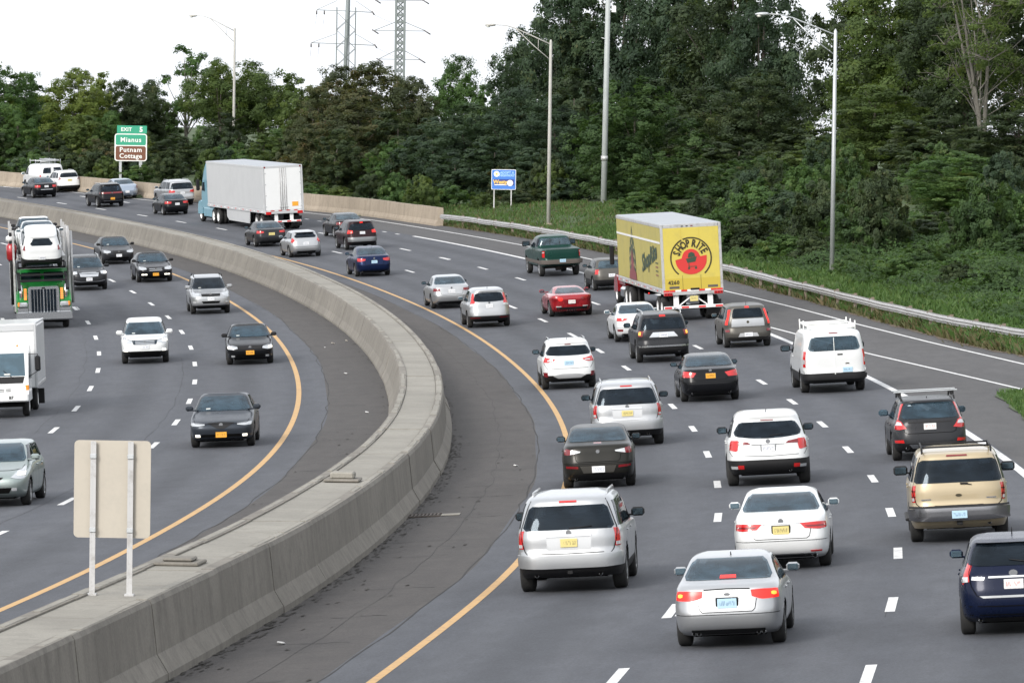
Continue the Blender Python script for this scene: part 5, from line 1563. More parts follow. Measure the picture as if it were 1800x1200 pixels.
    def place(s, Yaxle, off, side='R', k=1.0):
        s.finish()
        d = float(CD(Yaxle)); q = math.sqrt(1 + d * d)
        if side == 'R': Yc = Yaxle + (s.L / 2 - s.ro) / q
        else: Yc = Yaxle + (s.L / 2 - (s.L - s.ro - s.wb)) / q
        s.t.matrix_world = road_matrix(Yc, off, side) @ Matrix.Scale(k, 4)
        return s

WHEELS = {}
def road_matrix(Yc, off, side='R', dz=0.0, yaw=0.0):
    d = float(CD(Yc)); g = float(CZ(Yc + .5) - CZ(Yc - .5)); q = math.sqrt(1 + d * d)
    f = Vector((d, 1, g)); e = E_R if side == 'R' else E_L
    r = Vector((1 / q, -d / q, e))
    # along the chainage the cross fall keeps the offset level: follow the true surface
    if side == 'L': f, r = -f, -r
    f.normalize(); r = (r - f * r.dot(f)).normalized(); u = r.cross(f)
    m = Matrix((r, f, u)).transposed().to_4x4()
    p = S(Yc, off, dz, side)
    m.translation = Vector(p.tolist())
    if yaw: m = m @ Matrix.Rotation(yaw, 4, 'Z')
    return m

# ------------------------------------------------------------------ vehicles seen from behind (right carriageway)
GR_R, GR_L = 'cars driving away on the right carriageway', 'cars coming towards the camera on the left carriageway'
def shut_lid(c, zb, zt, sb, st, bump=None):
    c.line('rear', [(-st, zt), (-sb, zb + .04), (-sb * .9, zb), (0, zb), (sb * .9, zb), (sb, zb + .04), (st, zt)], .011)
    if bump: c.line('rear', [(-1.12, bump[0]), (-.85, bump[0]), (-sb, bump[1]), (0, bump[1]), (sb, bump[1]), (.85, bump[0]), (1.12, bump[0])], .009)
def diffuser(c, z0, z1, hw, m='black', r=.0):
    return c.patch('rear_valance', 'rear', [(-hw, z0), (hw, z0)], [(-hw * .96, z1), (hw * .96, z1)], M[m], .008, 12, 2)
def sedan_glass(c, m, z0=1.10, z1=1.392, s0=.915, s1=.885, r=.05):
    return c.pane('rear_window', 'rear', z0 * c.sz, z1 * c.sz, s0, s1, r, m, off=.022, nu=24, nv=12)
def windscreen(c, m, z0, z1, s0=.90, s1=.86, r=.05):
    return c.pane('windshield', 'front', z0 * c.sz, z1 * c.sz, s0, s1, r, m, off=.020)

# silver saloon, nearest
c = Car('car', 'sedan', 'silver sedan with lit brake lights and pale blue plate, nearest in the middle lane', 'car', 4.59, 1.77, 1.43, PT['silver'], wr=.325, q=1.6, group=GR_R)
sedan_glass(c, M['glass_b']); windscreen(c, M['glass'], 1.02, 1.37); c.sideglass_std(); c.mirrors()
for o in c.both('taillight', 'rear', [(.46, .835), (.62, .785), (1.10, .79)], [(.45, .935), (.7, .945), (1.12, .93)], M['tail_on']):
    pass
for sg in (1, -1): c.patch('brake_lamp', 'rear', [(sg * .82, .85), (sg * .86, .835), (sg * .90, .85)], [(sg * .82, .885), (sg * .86, .90), (sg * .90, .885)], M['amber_on'], .016, 5, 2)
c.patch('brake_light', 'rear', [(-.17, 1.10), (.17, 1.10)], [(-.17, 1.145), (.17, 1.145)], M['tail_on'], .034, 6, 1)
shut_lid(c, .60, .80, .50, .54, (.56, .56)); c.line('rear', [(-.44, .955), (0, .965), (.44, .955)], .015)
c.patch('plate_recess', 'rear', [(-.36, .64), (.36, .64)], [(-.40, .82), (.40, .82)], M['clear'], .004, 6, 2)
c.plate('rear', .735, 'b', frame=M['dark']); c.badge('rear', .88, .05, flat=.4)
diffuser(c, .225, .315, .72); c.exhaust((-.56, -.48, .48, .56), .25, .036); c.antenna(1.75, .05)
c.place(77.9, 5.05, k=.945)

# white saloon with yellow plate
c = Car('car', 'sedan', 'white sedan with wide red tail lights and a yellow plate ahead of the silver sedan', 'car', 4.86, 1.85, 1.465, PT['white'], wr=.335, q=1.5, group=GR_R)
sedan_glass(c, M['glass_b']); windscreen(c, M['glass'], 1.02, 1.37); c.sideglass_std(); c.mirrors()
c.both('taillight', 'rear', [(.50, .80), (.78, .775), (1.12, .80)], [(.40, .90), (.75, .915), (1.12, .90)], M['tail'])
for sg in (1, -1): c.patch('lamp_bar', 'rear', [(sg * .56, .825), (sg * 1.0, .825)], [(sg * .50, .855), (sg * 1.0, .855)], M['tail_d'], .012, 6, 1)
shut_lid(c, .615, .80, .58, .62, (.575, .575)); c.patch('chrome_strip', 'rear', [(-.40, .895), (.40, .895)], [(-.40, .918), (.40, .918)], M['chrome'], .012, 8, 1)
c.plate('rear', .775, 'y', frame=M['black']); c.badge('rear', .945, .05)
c.patch('rear_valance', 'rear', [(-.78, .235), (.78, .235)], [(-.74, .30), (.74, .30)], M['black'], .006, 10, 2)
c.patch('chrome_strip', 'rear', [(-.72, .305), (.72, .305)], [(-.72, .322), (.72, .322)], M['chrome'], .010, 10, 1)
for sg in (1, -1): c.patch('reflector', 'rear', [(sg * .62, .345), (sg * .84, .345)], [(sg * .60, .375), (sg * .84, .375)], M['tail'], .01, 4, 1)
c.exhaust((-.62, .62), .265, .052); c.high_light(1.36, .12)
c.place(93.6, 5.22, k=.955)

# silver boxy SUV, nearest in the left lane
def pilot(label, Yp, off, plate, near=True):
    c = Car('suv', 'box', label, 'suv', 4.85, 1.99, 1.80, PT['silver'], wr=.375, q=1.5 if near else 1.0, group=GR_R, clad=.46)
    c.pane('rear_window', 'rear', 1.17, 1.60, .885, .84, .05, M['glass']); windscreen(c, M['glass'], 1.22, 1.68); c.sideglass_std(); c.mirrors(M['black'] , 1.15)
    tl = c.both('taillight', 'rear', [(.845, .84), (1.03, .84)], [(.855, 1.17), (1.03, 1.16)], M['tail'], nu=6)
    for sg, o in zip((1, -1), tl): c.patch('reverse_lamp', 'rear', [(sg * .86, .86), (sg * 1.0, .86)], [(sg * .86, .92), (sg * 1.0, .92)], M['clear'], .014, 4, 1)
    c.high_light(1.655, .20, M['tail'], .035)
    c.line('rear', [(-.86, 1.70), (-.92, 1.2), (-.82, .80), (-.78, .745), (0, .735), (.78, .745), (.82, .80), (.92, 1.2), (.86, 1.70)], .013)
    c.patch('plate_recess', 'rear', [(-.40, .80), (.40, .80)], [(-.42, 1.06), (.42, 1.06)], M['clear'], .003, 8, 2)
    c.patch('handle_bar', 'rear', [(-.42, 1.045), (.42, 1.045)], [(-.42, 1.085), (.42, 1.085)], M['chrome'], .02, 8, 1)
    c.plate('rear', .93, plate); c.badge('rear', 1.115, .05)
    c.patch('bumper', 'rear', [(-1.06, .50), (-.6, .47), (.6, .47), (1.06, .50)], [(-1.08, .735), (-.6, .715), (.6, .715), (1.08, .735)], c.body, .028, 16, 4)
    c.wiper(1.19, .02, .46, .03); c.rails(PT['silver'], 0, .055, .68)
    c.exhaust((-.62, .55), .345, .04)
    MB().box((0, -c.L/2 + .12, .40), (.10, .16, .09), bevel=.01).build('tow_hitch', M['black'], c.t)
    c.place(Yp, off, k=.965 if near else 1.0); return c
pilot('silver boxy suv with a white framed orange plate, nearest in the left lane', 90.8, 1.60, 'y')
pilot('silver boxy suv with a thin framed yellow plate ahead of the dark brownish sedan', 141.4, 1.66, 'y', False)

# dark grey compact saloon
c = Car('car', 'sedan', 'dark brownish grey compact sedan between the two silver suvs', 'car', 4.59, 1.755, 1.47, PT['bronze'], wr=.32, q=1.4, group=GR_R)
sedan_glass(c, M['glass_b'], 1.11); windscreen(c, M['glass'], 1.02, 1.37); c.sideglass_std(); c.mirrors(M['black'])
c.both('taillight', 'rear', [(.66, .85), (.85, .83), (1.12, .86)], [(.64, .925), (.9, .985), (1.14, .965)], M['tail_d'])
for sg in (1, -1): c.patch('clear_lamp', 'rear', [(sg * .50, .885), (sg * .76, .845)], [(sg * .48, .915), (sg * .76, .955)], M['clear'], .014, 5, 2)
shut_lid(c, .655, .84, .60, .64, (.62, .62)); c.high_light(1.075, .12)
c.patch('plate_recess', 'rear', [(-.42, .39), (.42, .39)], [(-.50, .56), (.50, .56)], PT['tan'], .012, 8, 2)
c.plate('rear', .475, 'w'); c.badge('rear', .90, .045)
for sg in (1, -1): c.patch('reflector', 'rear', [(sg * .55, .50), (sg * .88, .52)], [(sg * .56, .56), (sg * .88, .575)], M['tail_d'], .012, 5, 1)
diffuser(c, .225, .36, .85); c.exhaust((-.55,), .25, .035)
c.place(123.2, .85)

# white SUV
c = Car('suv', 'suv', 'white suv with hooked red tail lights and dark lower bumper in the middle lane', 'suv', 4.80, 1.97, 1.74, PT['white'], wr=.37, q=1.5, group=GR_R, clad=.60)
c.pane('rear_window', 'rear', 1.18, 1.51, .905, .86, .10, M['glass'], bow=.055); windscreen(c, M['glass'], 1.14, 1.60); c.sideglass_std(); c.mirrors(M['black'], 1.15)
c.both('taillight', 'rear', [(.72, .985), (.735, .84), (1.08, .90)], [(.72, 1.07), (.75, 1.10), (1.10, 1.10)], M['tail'], nu=8)
c.both('lamp_wing', 'rear', [(.42, 1.00), (.74, 1.00)], [(.50, 1.055), (.74, 1.09)], M['tail_d'], off=.009, nu=6, nv=2)
c.high_light(1.535, .19, M['tail_d'], .02)
c.line('rear', [(-.40, .985), (0, .985), (.40, .985)], .012); c.line('rear', [(-.95, .90), (-.86, .74), (0, .715), (.86, .74), (.95, .90)], .010)
c.plate('rear', .895, 'w', frame=M['chrome']); c.badge('rear', 1.06, .05)
for sg in (1, -1):
    c.patch('reflector', 'rear', [(sg * .60, .43), (sg * .74, .43)], [(sg * .60, .52), (sg * .74, .52)], M['tail'], .012, 4, 2)
    c.patch('fog_lens', 'rear', [(sg * .75, .43), (sg * .90, .43)], [(sg * .75, .50), (sg * .90, .50)], M['clear'], .012, 4, 2)
c.exhaust((.50,), .36, .035); c.antenna(.95, .07); c.wiper(1.19, .05, .4, .02)
c.place(120.6, 4.88)

# beige full size SUV
c = Car('suv', 'box', 'large beige suv with chrome bumper and black roof rack in the right lane', 'suv', 5.20, 2.02, 1.90, PT['gold'], wr=.385, q=1.5, group=GR_R, ro=1.15, wb=3.02)
c.pane('rear_window', 'rear', 1.24, 1.70, .94, .90, .04, M['glass']); windscreen(c, M['glass'], 1.30, 1.77); c.sideglass_std(); c.mirrors(M['black'], 1.35, .02)
tl = c.both('taillight', 'rear', [(.865, .86), (1.03, .86)], [(.87, 1.20), (1.03, 1.20)], M['tail'], nu=6)
for sg in (1, -1):
    for z in (.965, 1.08): c.patch('lamp_divider', 'rear', [(sg * .865, z), (sg * 1.02, z)], [(sg * .865, z + .014), (sg * 1.02, z + .014)], M['dark'], .014, 3, 1)
    c.patch('reverse_lamp', 'rear', [(sg * .885, .885), (sg * .99, .885)], [(sg * .885, .95), (sg * .99, .95)], M['clear'], .013, 3, 1)
c.high_light(1.765, .26, M['tail_d'], .03)
c.line('rear', [(-.90, 1.76), (-.955, 1.25), (-.85, .83), (-.80, .785), (.80, .785), (.85, .83), (.955, 1.25), (.90, 1.76)], .014)
c.patch('bumper', 'rear', [(-1.06, .50), (-.55, .47), (.55, .47), (1.06, .50)], [(-1.08, .72), (-.6, .76), (.6, .76), (1.08, .72)], M['chrome_d'], .085, 18, 5)
c.patch('bumper_step', 'rear', [(-.98, .745), (.98, .745)], [(-.98, .785), (.98, .785)], M['black'], .10, 12, 1)
c.plate('rear', .60, 'b', frame=M['s_white']).location.y -= .09
c.badge('rear', .985, .065, M['logo_blk'], .42)
for sg in (1, -1): MB().box((sg * .66, c.end_pt(.6, .92, True, .006)[1] - .004, .915), (.20, .006, .022)).build('badge', M['chrome'], c.t)
MB().box((.12, c.end_pt(.1, 1.2, True, .01)[1] - .01, 1.215), (.16, .03, .035), bevel=.01).build('hatch_handle', M['black'], c.t)
c.wiper(1.22, .04, .28, -.03); c.rails(M['black'], 2, .075, .70, .35, 2.7)
for sd in (1, -1): MB().box((sd * 1.0, .2, .42), (.16, 2.1, .06), bevel=.02).build('running_board', M['black'], c.t)
c.exhaust((.60,), .40, .04)
MB().box((0, -c.L/2 + .1, .43), (.12, .2, .10), bevel=.01).build('tow_hitch', M['black'], c.t)
MB().tube([(-.8, -c.L/2 + 1.15, .40), (.8, -c.L/2 + 1.15, .40)], .07, 8).tube([(-.12, -c.L/2 + 1.15, .40), (.12, -c.L/2 + 1.15, .40)], .17, 12).build('rear_axle', M['rust'], c.t)
c.place(98.4, 8.50, k=.94)

# dark blue hatchback
c = Car('car', 'hatch', 'dark blue hatchback with white plate cut by the right edge of the photo', 'car', 4.35, 1.775, 1.55, PT['navy'], wr=.325, q=1.6, group=GR_R)
c.pane('rear_window', 'rear', 1.12, 1.47, .87, .86, .08, M['glass']); windscreen(c, M['glass'], 1.05, 1.45); c.sideglass_std(); c.mirrors()
tl = c.both('taillight', 'rear', [(.80, .885), (1.02, .83)], [(.83, 1.13), (1.02, 1.16)], M['tail'], nu=6)
for sg in (1, -1):
    c.patch('reverse_lamp', 'rear', [(sg * .82, .88), (sg * .96, .86)], [(sg * .83, .96), (sg * .97, .95)], M['clear'], .014, 4, 2)
    c.patch('lid_lamp', 'rear', [(sg * .54, .905), (sg * .76, .91)], [(sg * .52, .955), (sg * .76, .965)], M['clear'], .012, 4, 1)
c.patch('chrome_strip', 'rear', [(-.46, .935), (.46, .935)], [(-.46, .965), (.46, .965)], M['chrome'], .014, 8, 1)
c.plate('rear', .835, 'r'); c.badge('rear', 1.005, .07, flat=.75); c.wiper(1.16, .34, -.06, .05)
c.line('rear', [(-.84, 1.30), (-.84, 1.05), (-.76, .82), (-.66, .665), (-.55, .64), (.55, .64), (.66, .665), (.76, .82), (.84, 1.05), (.84, 1.30)], .012)
c.patch('chrome_strip', 'rear', [(-.55, .625), (.55, .625)], [(-.62, .66), (.62, .66)], PT['silver'], .012, 10, 1)
for z in (.50, .36): c.line('rear', [(-1.0, z), (0, z - .01), (1.0, z)], .014)
c.patch('spoiler', 'rear', [(-.86, 1.475), (.86, 1.475)], [(-.84, 1.51), (.84, 1.51)], PT['navy'], .10, 12, 1, depth=.12)
diffuser(c, .225, .30, .6); c.exhaust((-.55,), .26, .035); c.antenna(1.35, .13)
c.place(77.4, 9.36, k=.95)

# estate car with roof bars
c = Car('car', 'suv', 'dark green black station wagon with tall red tail lights and roof bars', 'car', 4.84, 1.87, 1.56, PT['dgrey'], wr=.35, q=1.4, group=GR_R, clad=.44)
c.pane('rear_window', 'rear', 1.06, 1.44, .82, .82, .06, M['glass_b']); windscreen(c, M['glass'], 1.03, 1.44); c.sideglass_std(); c.mirrors(M['glass_b'], 1.1)
c.both('taillight', 'rear', [(.90, 1.03), (1.06, 1.0)], [(.855, 1.43), (.98, 1.42)], M['tail'], nu=4, nv=6)
c.both('taillight', 'rear', [(.62, .83), (.80, .80), (1.10, .82)], [(.80, 1.0), (.92, 1.05), (1.10, 1.04)], M['tail'], off=.012, nu=8)
for sg in (1, -1): c.patch('clear_lamp', 'rear', [(sg * .74, .91), (sg * .92, .91)], [(sg * .80, .985), (sg * .90, 1.0)], M['clear'], .018, 4, 2)
c.patch('tailgate_strip', 'rear', [(-.60, .955), (.60, .955)], [(-.60, .985), (.60, .985)], M['black'], .008, 8, 1)
c.plate('rear', .86, 'r'); c.line('rear', [(-.72, .90), (-.68, .74), (-.6, .70), (.6, .70), (.68, .74), (.72, .90)], .011)
for sg in (1, -1):
    for k, x in enumerate((-.27, -.13, .0, .13, .27)):
        pass
    c.patch('reflector', 'rear', [(sg * .70, .475), (sg * .94, .475)], [(sg * .72, .55), (sg * .94, .54)], M['tail'], .010, 4, 1)
c.patch('skid_plate', 'rear', [(-.5, .32), (.5, .32)], [(-.58, .43), (.58, .43)], M['chrome'], .016, 8, 2)
c.exhaust((-.58, .58), .34, .045); c.rails(M['black'], 0, .06, .66, .6, 2.7)
for y in (-1.05, -.15):
    MB().box((0, y, 1.68), (1.60, .08, .035), bevel=.012).build('roof_bar', M['alu'], c.t)
    for sd in (1, -1): MB().box((sd * .66, y, 1.62), (.09, .1, .12), bevel=.02).build('bar_foot', M['black'], c.t)
c.antenna(.9, .05)
c.place(127.8, 9.05)

# white passenger van
c = Car('van', 'van', 'white high van with ladder rack and split rear doors in the right lane', 'van', 5.53, 2.06, 2.02, PT['white'], wr=.345, q=1.3, group=GR_R, clad=.66)
c.pane('rear_window', 'rear', 1.36, 1.80, .84, .80, .09, M['glass_b'], nu=18)
c.patch('door_gap', 'rear', [(-.008, .60), (.008, .60)], [(-.008, 1.88), (.008, 1.88)], M['s_white'], .012, 1, 10)
windscreen(c, M['glass'], 1.25, 1.80); c.sideglass_std(); c.mirrors(M['black'], 1.45, .05)
for sg in (1, -1):
    t2 = c.patch('taillight', 'rear', [(sg * .90, .86), (sg * 1.03, .86)], [(sg * .90, 1.36), (sg * 1.03, 1.36)], M['tail'], .010, 4, 6)
    c.patch('reverse_lamp', 'rear', [(sg * .91, .96), (sg * 1.02, .96)], [(sg * .91, 1.10), (sg * 1.02, 1.10)], M['clear'], .015, 3, 2)
    c.patch('bumper_corner', 'rear', [(sg * .93, .70), (sg * 1.06, .70)], [(sg * .93, .78), (sg * 1.06, .78)], M['clear'], .03, 4, 2)
    c.patch('reflector', 'rear', [(sg * .58, .50), (sg * .74, .50)], [(sg * .58, .56), (sg * .74, .56)], M['tail'], .035, 4, 1)
c.patch('bumper', 'rear', [(-1.05, .44), (1.05, .44)], [(-1.06, .60), (1.06, .60)], M['black'], .05, 14, 3)
c.plate('rear', .74, 'b', x=.40); MB().box((.18, c.end_pt(.2, 1.2, True, .012)[1], 1.23), (.17, .02, .04), bevel=.008).build('door_handle', M['dark'], c.t)
MB().box((.40, c.end_pt(.4, .93, True, .01)[1], .94), (.12, .008, .03)).build('badge', M['logo_blk'], c.t)
c.high_light(1.90, .16, M['tail_d'], .03)
for x in (-.72, .72): MB().tube([(x, -2.3, 2.12), (x, 1.0, 2.12)], .028, 6).build('rack_rail', M['s_white'], c.t)
for y in (-2.1, -.6, .8):
    mb = MB().tube([(-.78, y, 2.14), (.78, y, 2.14)], .03, 6)
    for x in (-.76, .76): mb.tube([(x, y, 1.92), (x, y, 2.26)], .022, 6)
    mb.build('rack_bar', M['s_white'], c.t)
MB().box((0, -2.35, 2.10), (1.5, .03, .09), bevel=.01).build('rack_rail', M['s_white'], c.t)
c.place(163.7, 8.98)

# black saloon, middle lane
c = Car('car', 'sedan', 'black sedan with angled red tail lights and orange plate beside the white van', 'car', 4.85, 1.86, 1.465, PT['black'], wr=.34, q=1.2, group=GR_R)
sedan_glass(c, M['glass_b'], 1.115); windscreen(c, M['glass'], 1.02, 1.37); c.sideglass_std(); c.mirrors()
c.both('taillight', 'rear', [(.60, .80), (1.12, .80)], [(.50, .93), (.82, .985), (1.14, 1.0)], M['tail'], nu=8)
shut_lid(c, .70, .80, .56, .60, (.64, .64)); c.plate('rear', .83, 'o', frame=M['glass_b']); c.badge('rear', 1.0, .045)
diffuser(c, .225, .33, .7); c.exhaust((-.58, .58), .29, .042)
c.place(162.2, 4.95)

# white crossover
c = Car('suv', 'suv', 'white crossover with slanted tail lights and dark lower bumper beside the yellow line', 'suv', 4.52, 1.84, 1.68, PT['white'], wr=.35, q=1.3, group=GR_R, clad=.50)
c.pane('rear_window', 'rear', 1.17, 1.47, .93, .86, .07, M['glass'], bow=.03); windscreen(c, M['glass'], 1.12, 1.55); c.sideglass_std(); c.mirrors(M['black'], 1.1)
c.both('taillight', 'rear', [(.55, .995), (.72, .93), (1.12, .93)], [(.52, 1.03), (.85, 1.09), (1.12, 1.12)], M['tail'], nu=8)
for sg in (1, -1):
    c.patch('clear_lamp', 'rear', [(sg * .62, .985), (sg * .80, .965)], [(sg * .60, 1.02), (sg * .80, 1.02)], M['clear'], .014, 4, 1)
    c.patch('reflector', 'rear', [(sg * .80, .44), (sg * .98, .46)], [(sg * .80, .60), (sg * .98, .60)], M['tail_d'], .014, 4, 2)
c.patch('skid_plate', 'rear', [(-.42, .38), (.42, .38)], [(-.62, .48), (-.3, .54), (.3, .54), (.62, .48)], M['clear'], .014, 10, 2)
c.plate('rear', .90, 'b'); c.rails(PT['silver'], 0, .06, .60); c.antenna(.85, .07); c.high_light(1.50, .14, M['tail_d'], .03)
c.line('rear', [(-.92, .92), (-.80, .73), (0, .715), (.80, .73), (.92, .92)], .010)
c.place(173.4, .98)

# graphite body-on-frame SUV
c = Car('suv', 'box', 'dark grey rugged suv with lit brake lights and roof rails beside the white sedan', 'suv', 4.80, 1.925, 1.82, PT['dgrey'], wr=.385, q=1.2, group=GR_R, clad=.60)
c.pane('rear_window', 'rear', 1.22, 1.63, .90, .86, .05, M['glass']); windscreen(c, M['glass'], 1.23, 1.69); c.sideglass_std(); c.mirrors(None, 1.2)
c.both('taillight', 'rear', [(.80, .98), (1.05, .96)], [(.76, 1.17), (1.05, 1.20)], M['tail_d'], nu=6)
for sg in (1, -1): c.patch('brake_lamp', 'rear', [(sg * .86, 1.03), (sg * .99, 1.03)], [(sg * .86, 1.15), (sg * .99, 1.15)], M['amber_on'], .016, 4, 2)
c.patch('plate_recess', 'rear', [(-.55, .94), (.55, .94)], [(-.40, 1.12), (.40, 1.12)], M['chrome'], .010, 8, 2)
c.plate('rear', 1.01, 'w'); c.high_light(1.68, .14, M['tail_on'], .06)
c.patch('bumper', 'rear', [(-1.0, .60), (1.0, .60)], [(-1.04, .82), (1.04, .82)], c.body, .03, 12, 3)
c.patch('chrome_strip', 'rear', [(-.90, .585), (.90, .585)], [(-.92, .645), (.92, .645)], M['chrome'], .045, 12, 1)
c.rails(M['alu'], 0, .10, .70, .5, 2.8); c.exhaust((.55,), .40, .04)
c.place(187.0, 5.22)

# boxy small crossover
c = Car('car', 'box', 'grey green boxy hatchback with tall lit tail lights beside the yellow trailer', 'car', 4.12, 1.785, 1.63, PT['tan'], wr=.34, q=1.2, group=GR_R, ro=.72, wb=2.55)
c.pane('rear_window', 'rear', 1.13, 1.48, .72, .70, .05, M['glass']); windscreen(c, M['glass'], 1.09, 1.5); c.sideglass_std(); c.mirrors()
c.both('taillight', 'rear', [(.86, .88), (1.08, .88)], [(.82, 1.44), (.93, 1.44)], M['tail_on'], nu=4, nv=6)
c.high_light(1.50, .11, M['tail_on'], .06)
c.patch('tailgate', 'rear', [(-.70, .80), (.70, .80)], [(-.70, 1.10), (.70, 1.10)], PT['silver'], .012, 8, 3)
c.badge('rear', .97, .05, M['logo_blk'])
c.patch('bumper', 'rear', [(-1.02, .40), (1.02, .40)], [(-1.05, .76), (1.05, .76)], c.body, .035, 12, 4)
c.patch('plate_recess', 'rear', [(-.45, .42), (.45, .42)], [(-.36, .56), (.36, .56)], M['clear'], .045, 8, 2)
c.plate('rear', .50, 'w').location.y -= .03
for sg in (1, -1): c.patch('reflector', 'rear', [(sg * .78, .62), (sg * .96, .62)], [(sg * .78, .70), (sg * .96, .70)], M['tail_d'], .045, 4, 1)
c.antenna(.6, .12)
c.place(193.6, 9.02)

# white saloon partly hidden
c = Car('car', 'sedan', 'white sedan partly hidden behind the dark grey rugged suv', 'car', 4.55, 1.82, 1.47, PT['white'], wr=.33, q=1.1, group=GR_R)
sedan_glass(c, M['glass_b']); windscreen(c, M['glass'], 1.02, 1.37); c.sideglass_std(); c.mirrors()
c.both('taillight', 'rear', [(.50, .91), (.7, .84), (1.12, .86)], [(.50, .93), (.75, .975), (1.12, .98)], M['tail'], nu=8)
shut_lid(c, .62, .8, .5, .52, (.58, .58)); c.plate('rear', .72, 'w'); c.antenna(.9, .08)
for sg in (1, -1): c.patch('reflector', 'rear', [(sg * .72, .45), (sg * .95, .45)], [(sg * .70, .53), (sg * .95, .53)], M['tail_d'], .012, 4, 1)
diffuser(c, .225, .36, .8)
c.place(201.3, 5.62)

# red sports coupe
c = Car('car', 'coupe', 'low red sports coupe with round tail lights', 'sports car', 4.43, 1.88, 1.25, PT['red'], wr=.34, q=1.3, group=GR_R)
c.pane('rear_window', 'rear', .985 * c.sz, 1.19 * c.sz, .86, .78, .05, M['glass_l'], off=.03, nu=24, nv=12); windscreen(c, M['glass'], .93, 1.19); c.sideglass_std(); c.mirrors()
for s_ in (-.80, -.52, .52, .80):
    k = 8
    pb = [(s_ + .115 * math.cos(math.pi + math.pi * i / k), .765 + .075 * math.sin(math.pi + math.pi * i / k)) for i in range(k + 1)]
    ptp = [(a, 2 * .765 - b) for a, b in pb]
    c.patch('taillight', 'rear', pb, ptp, M['tail_on'] if abs(s_) < .6 and s_ < 0 else M['tail_d'], .010, 8, 4)
c.patch('plate_recess', 'rear', [(-.30, .56), (.30, .56)], [(-.42, .72), (.42, .72)], M['tail_d'], .004, 8, 2); c.plate('rear', .645, 'r')
diffuser(c, .215, .42, .86)
for sg in (1, -1): c.patch('reflector', 'rear', [(sg * .50, .43), (sg * .74, .43)], [(sg * .50, .47), (sg * .74, .47)], M['clear'], .014, 4, 1)
c.exhaust((-.16, -.06, .06, .16), .29, .045)
c.place(222.0, 5.12)

# silver compact SUV
c = Car('suv', 'suv', 'silver crossover with tail lights beside its rear window', 'suv', 4.53, 1.82, 1.66, PT['silver'], wr=.35, q=1.2, group=GR_R, clad=.52)
c.pane('rear_window', 'rear', 1.13, 1.47, .80, .76, .06, M['glass'], bow=.03); windscreen(c, M['glass'], 1.10, 1.54); c.sideglass_std(); c.mirrors()
c.both('taillight', 'rear', [(.70, 1.03), (1.08, .93)], [(.84, 1.45), (.93, 1.45)], M['tail'], nu=4, nv=6)
for sg in (1, -1): c.patch('clear_lamp', 'rear', [(sg * .66, .95), (sg * 1.02, .90)], [(sg * .70, 1.04), (sg * 1.0, 1.02)], M['clear'], .016, 4, 2)
c.plate('rear', .92, 'w'); c.badge('rear', 1.06, .05)
c.patch('bumper', 'rear', [(-1.03, .54), (1.03, .54)], [(-1.05, .78), (1.05, .78)], c.body, .03, 12, 3)
for sg in (1, -1): c.patch('reflector', 'rear', [(sg * .45, .42), (sg * .9, .42)], [(sg * .45, .455), (sg * .9, .455)], M['tail_d'], .012, 5, 1)
c.antenna(.8, .10)
c.place(216.8, 1.08)

# silver saloon
c = Car('car', 'sedan', 'silver sedan with no lit lamps just ahead of the silver crossover', 'car', 4.64, 1.78, 1.46, PT['silver'], wr=.325, q=1.1, group=GR_R)
sedan_glass(c, M['glass_b']); windscreen(c, M['glass'], 1.02, 1.37); c.sideglass_std(); c.mirrors(M['black'])
c.both('taillight', 'rear', [(.60, .82), (1.12, .80)], [(.62, .93), (1.14, .96)], M['tail_d'], nu=8)
shut_lid(c, .66, .82, .56, .58, (.60, .60)); c.plate('rear', .80, 'w'); diffuser(c, .225, .34, .8); c.badge('rear', .95, .045)
c.place(233.4, 1.12)

# green pickup
c = Car('pickup_truck', 'pickup', 'dark green pickup truck with big mirrors near the guardrail', 'pickup truck', 5.95, 2.03, 2.0, PT['green'], wr=.41, q=1.2, group=GR_R)
c.pane('rear_window', 'rear', 1.48 * c.sz, 1.83 * c.sz, .90, .86, .05, M['glass_l']); windscreen(c, M['glass'], 1.40, 1.83); c.side_windows(); c.doors(); c.mirrors(M['black'], 1.8, .05)
for x in (-.28, .28): c.patch('window_bar', 'rear', [(x - .015, 1.49), (x + .015, 1.49)], [(x - .015, 1.84), (x + .015, 1.84)], M['black'], .014, 1, 3)
c.patch('tailgate', 'rear', [(-.80, .93), (.80, .93)], [(-.80, 1.35), (.80, 1.35)], PT['green'], .022, 10, 3)
c.both('taillight', 'rear', [(.86, .98), (1.02, .98)], [(.86, 1.30), (1.02, 1.30)], M['tail'], nu=4)
for sg in (1, -1): c.patch('reverse_lamp', 'rear', [(sg * .87, 1.20), (sg * 1.0, 1.20)], [(sg * .87, 1.25), (sg * 1.0, 1.25)], M['clear'], .016, 3, 1)
c.badge('rear', 1.18, .10, M['logo_blk'], .42)
c.patch('bumper', 'rear', [(-1.02, .64), (1.02, .64)], [(-1.04, .86), (1.04, .86)], M['rust'], .10, 12, 3)
c.plate('rear', .80, 'b').location.y -= .09
c.patch('rail_cap', 'rear', [(-.99, 1.355), (.99, 1.355)], [(-.97, 1.39), (.97, 1.39)], M['black'], .012, 12, 1)
MB().tube([(-.75, -c.L/2 + 1.25, .45), (.75, -c.L/2 + 1.25, .45)], .08, 8).tube([(-.15, -c.L/2 + 1.25, .45), (.15, -c.L/2 + 1.25, .45)], .19, 12).build('rear_axle', M['rust'], c.t)
c.patch('side_trim', 'side', [(.5, .62), (5.3, .62)], [(.5, .80), (5.3, .80)], M['rust'], sd=-1, nu=12, nv=2)
c.exhaust((.6,), .5, .05)
c.place(256.6, 9.45)

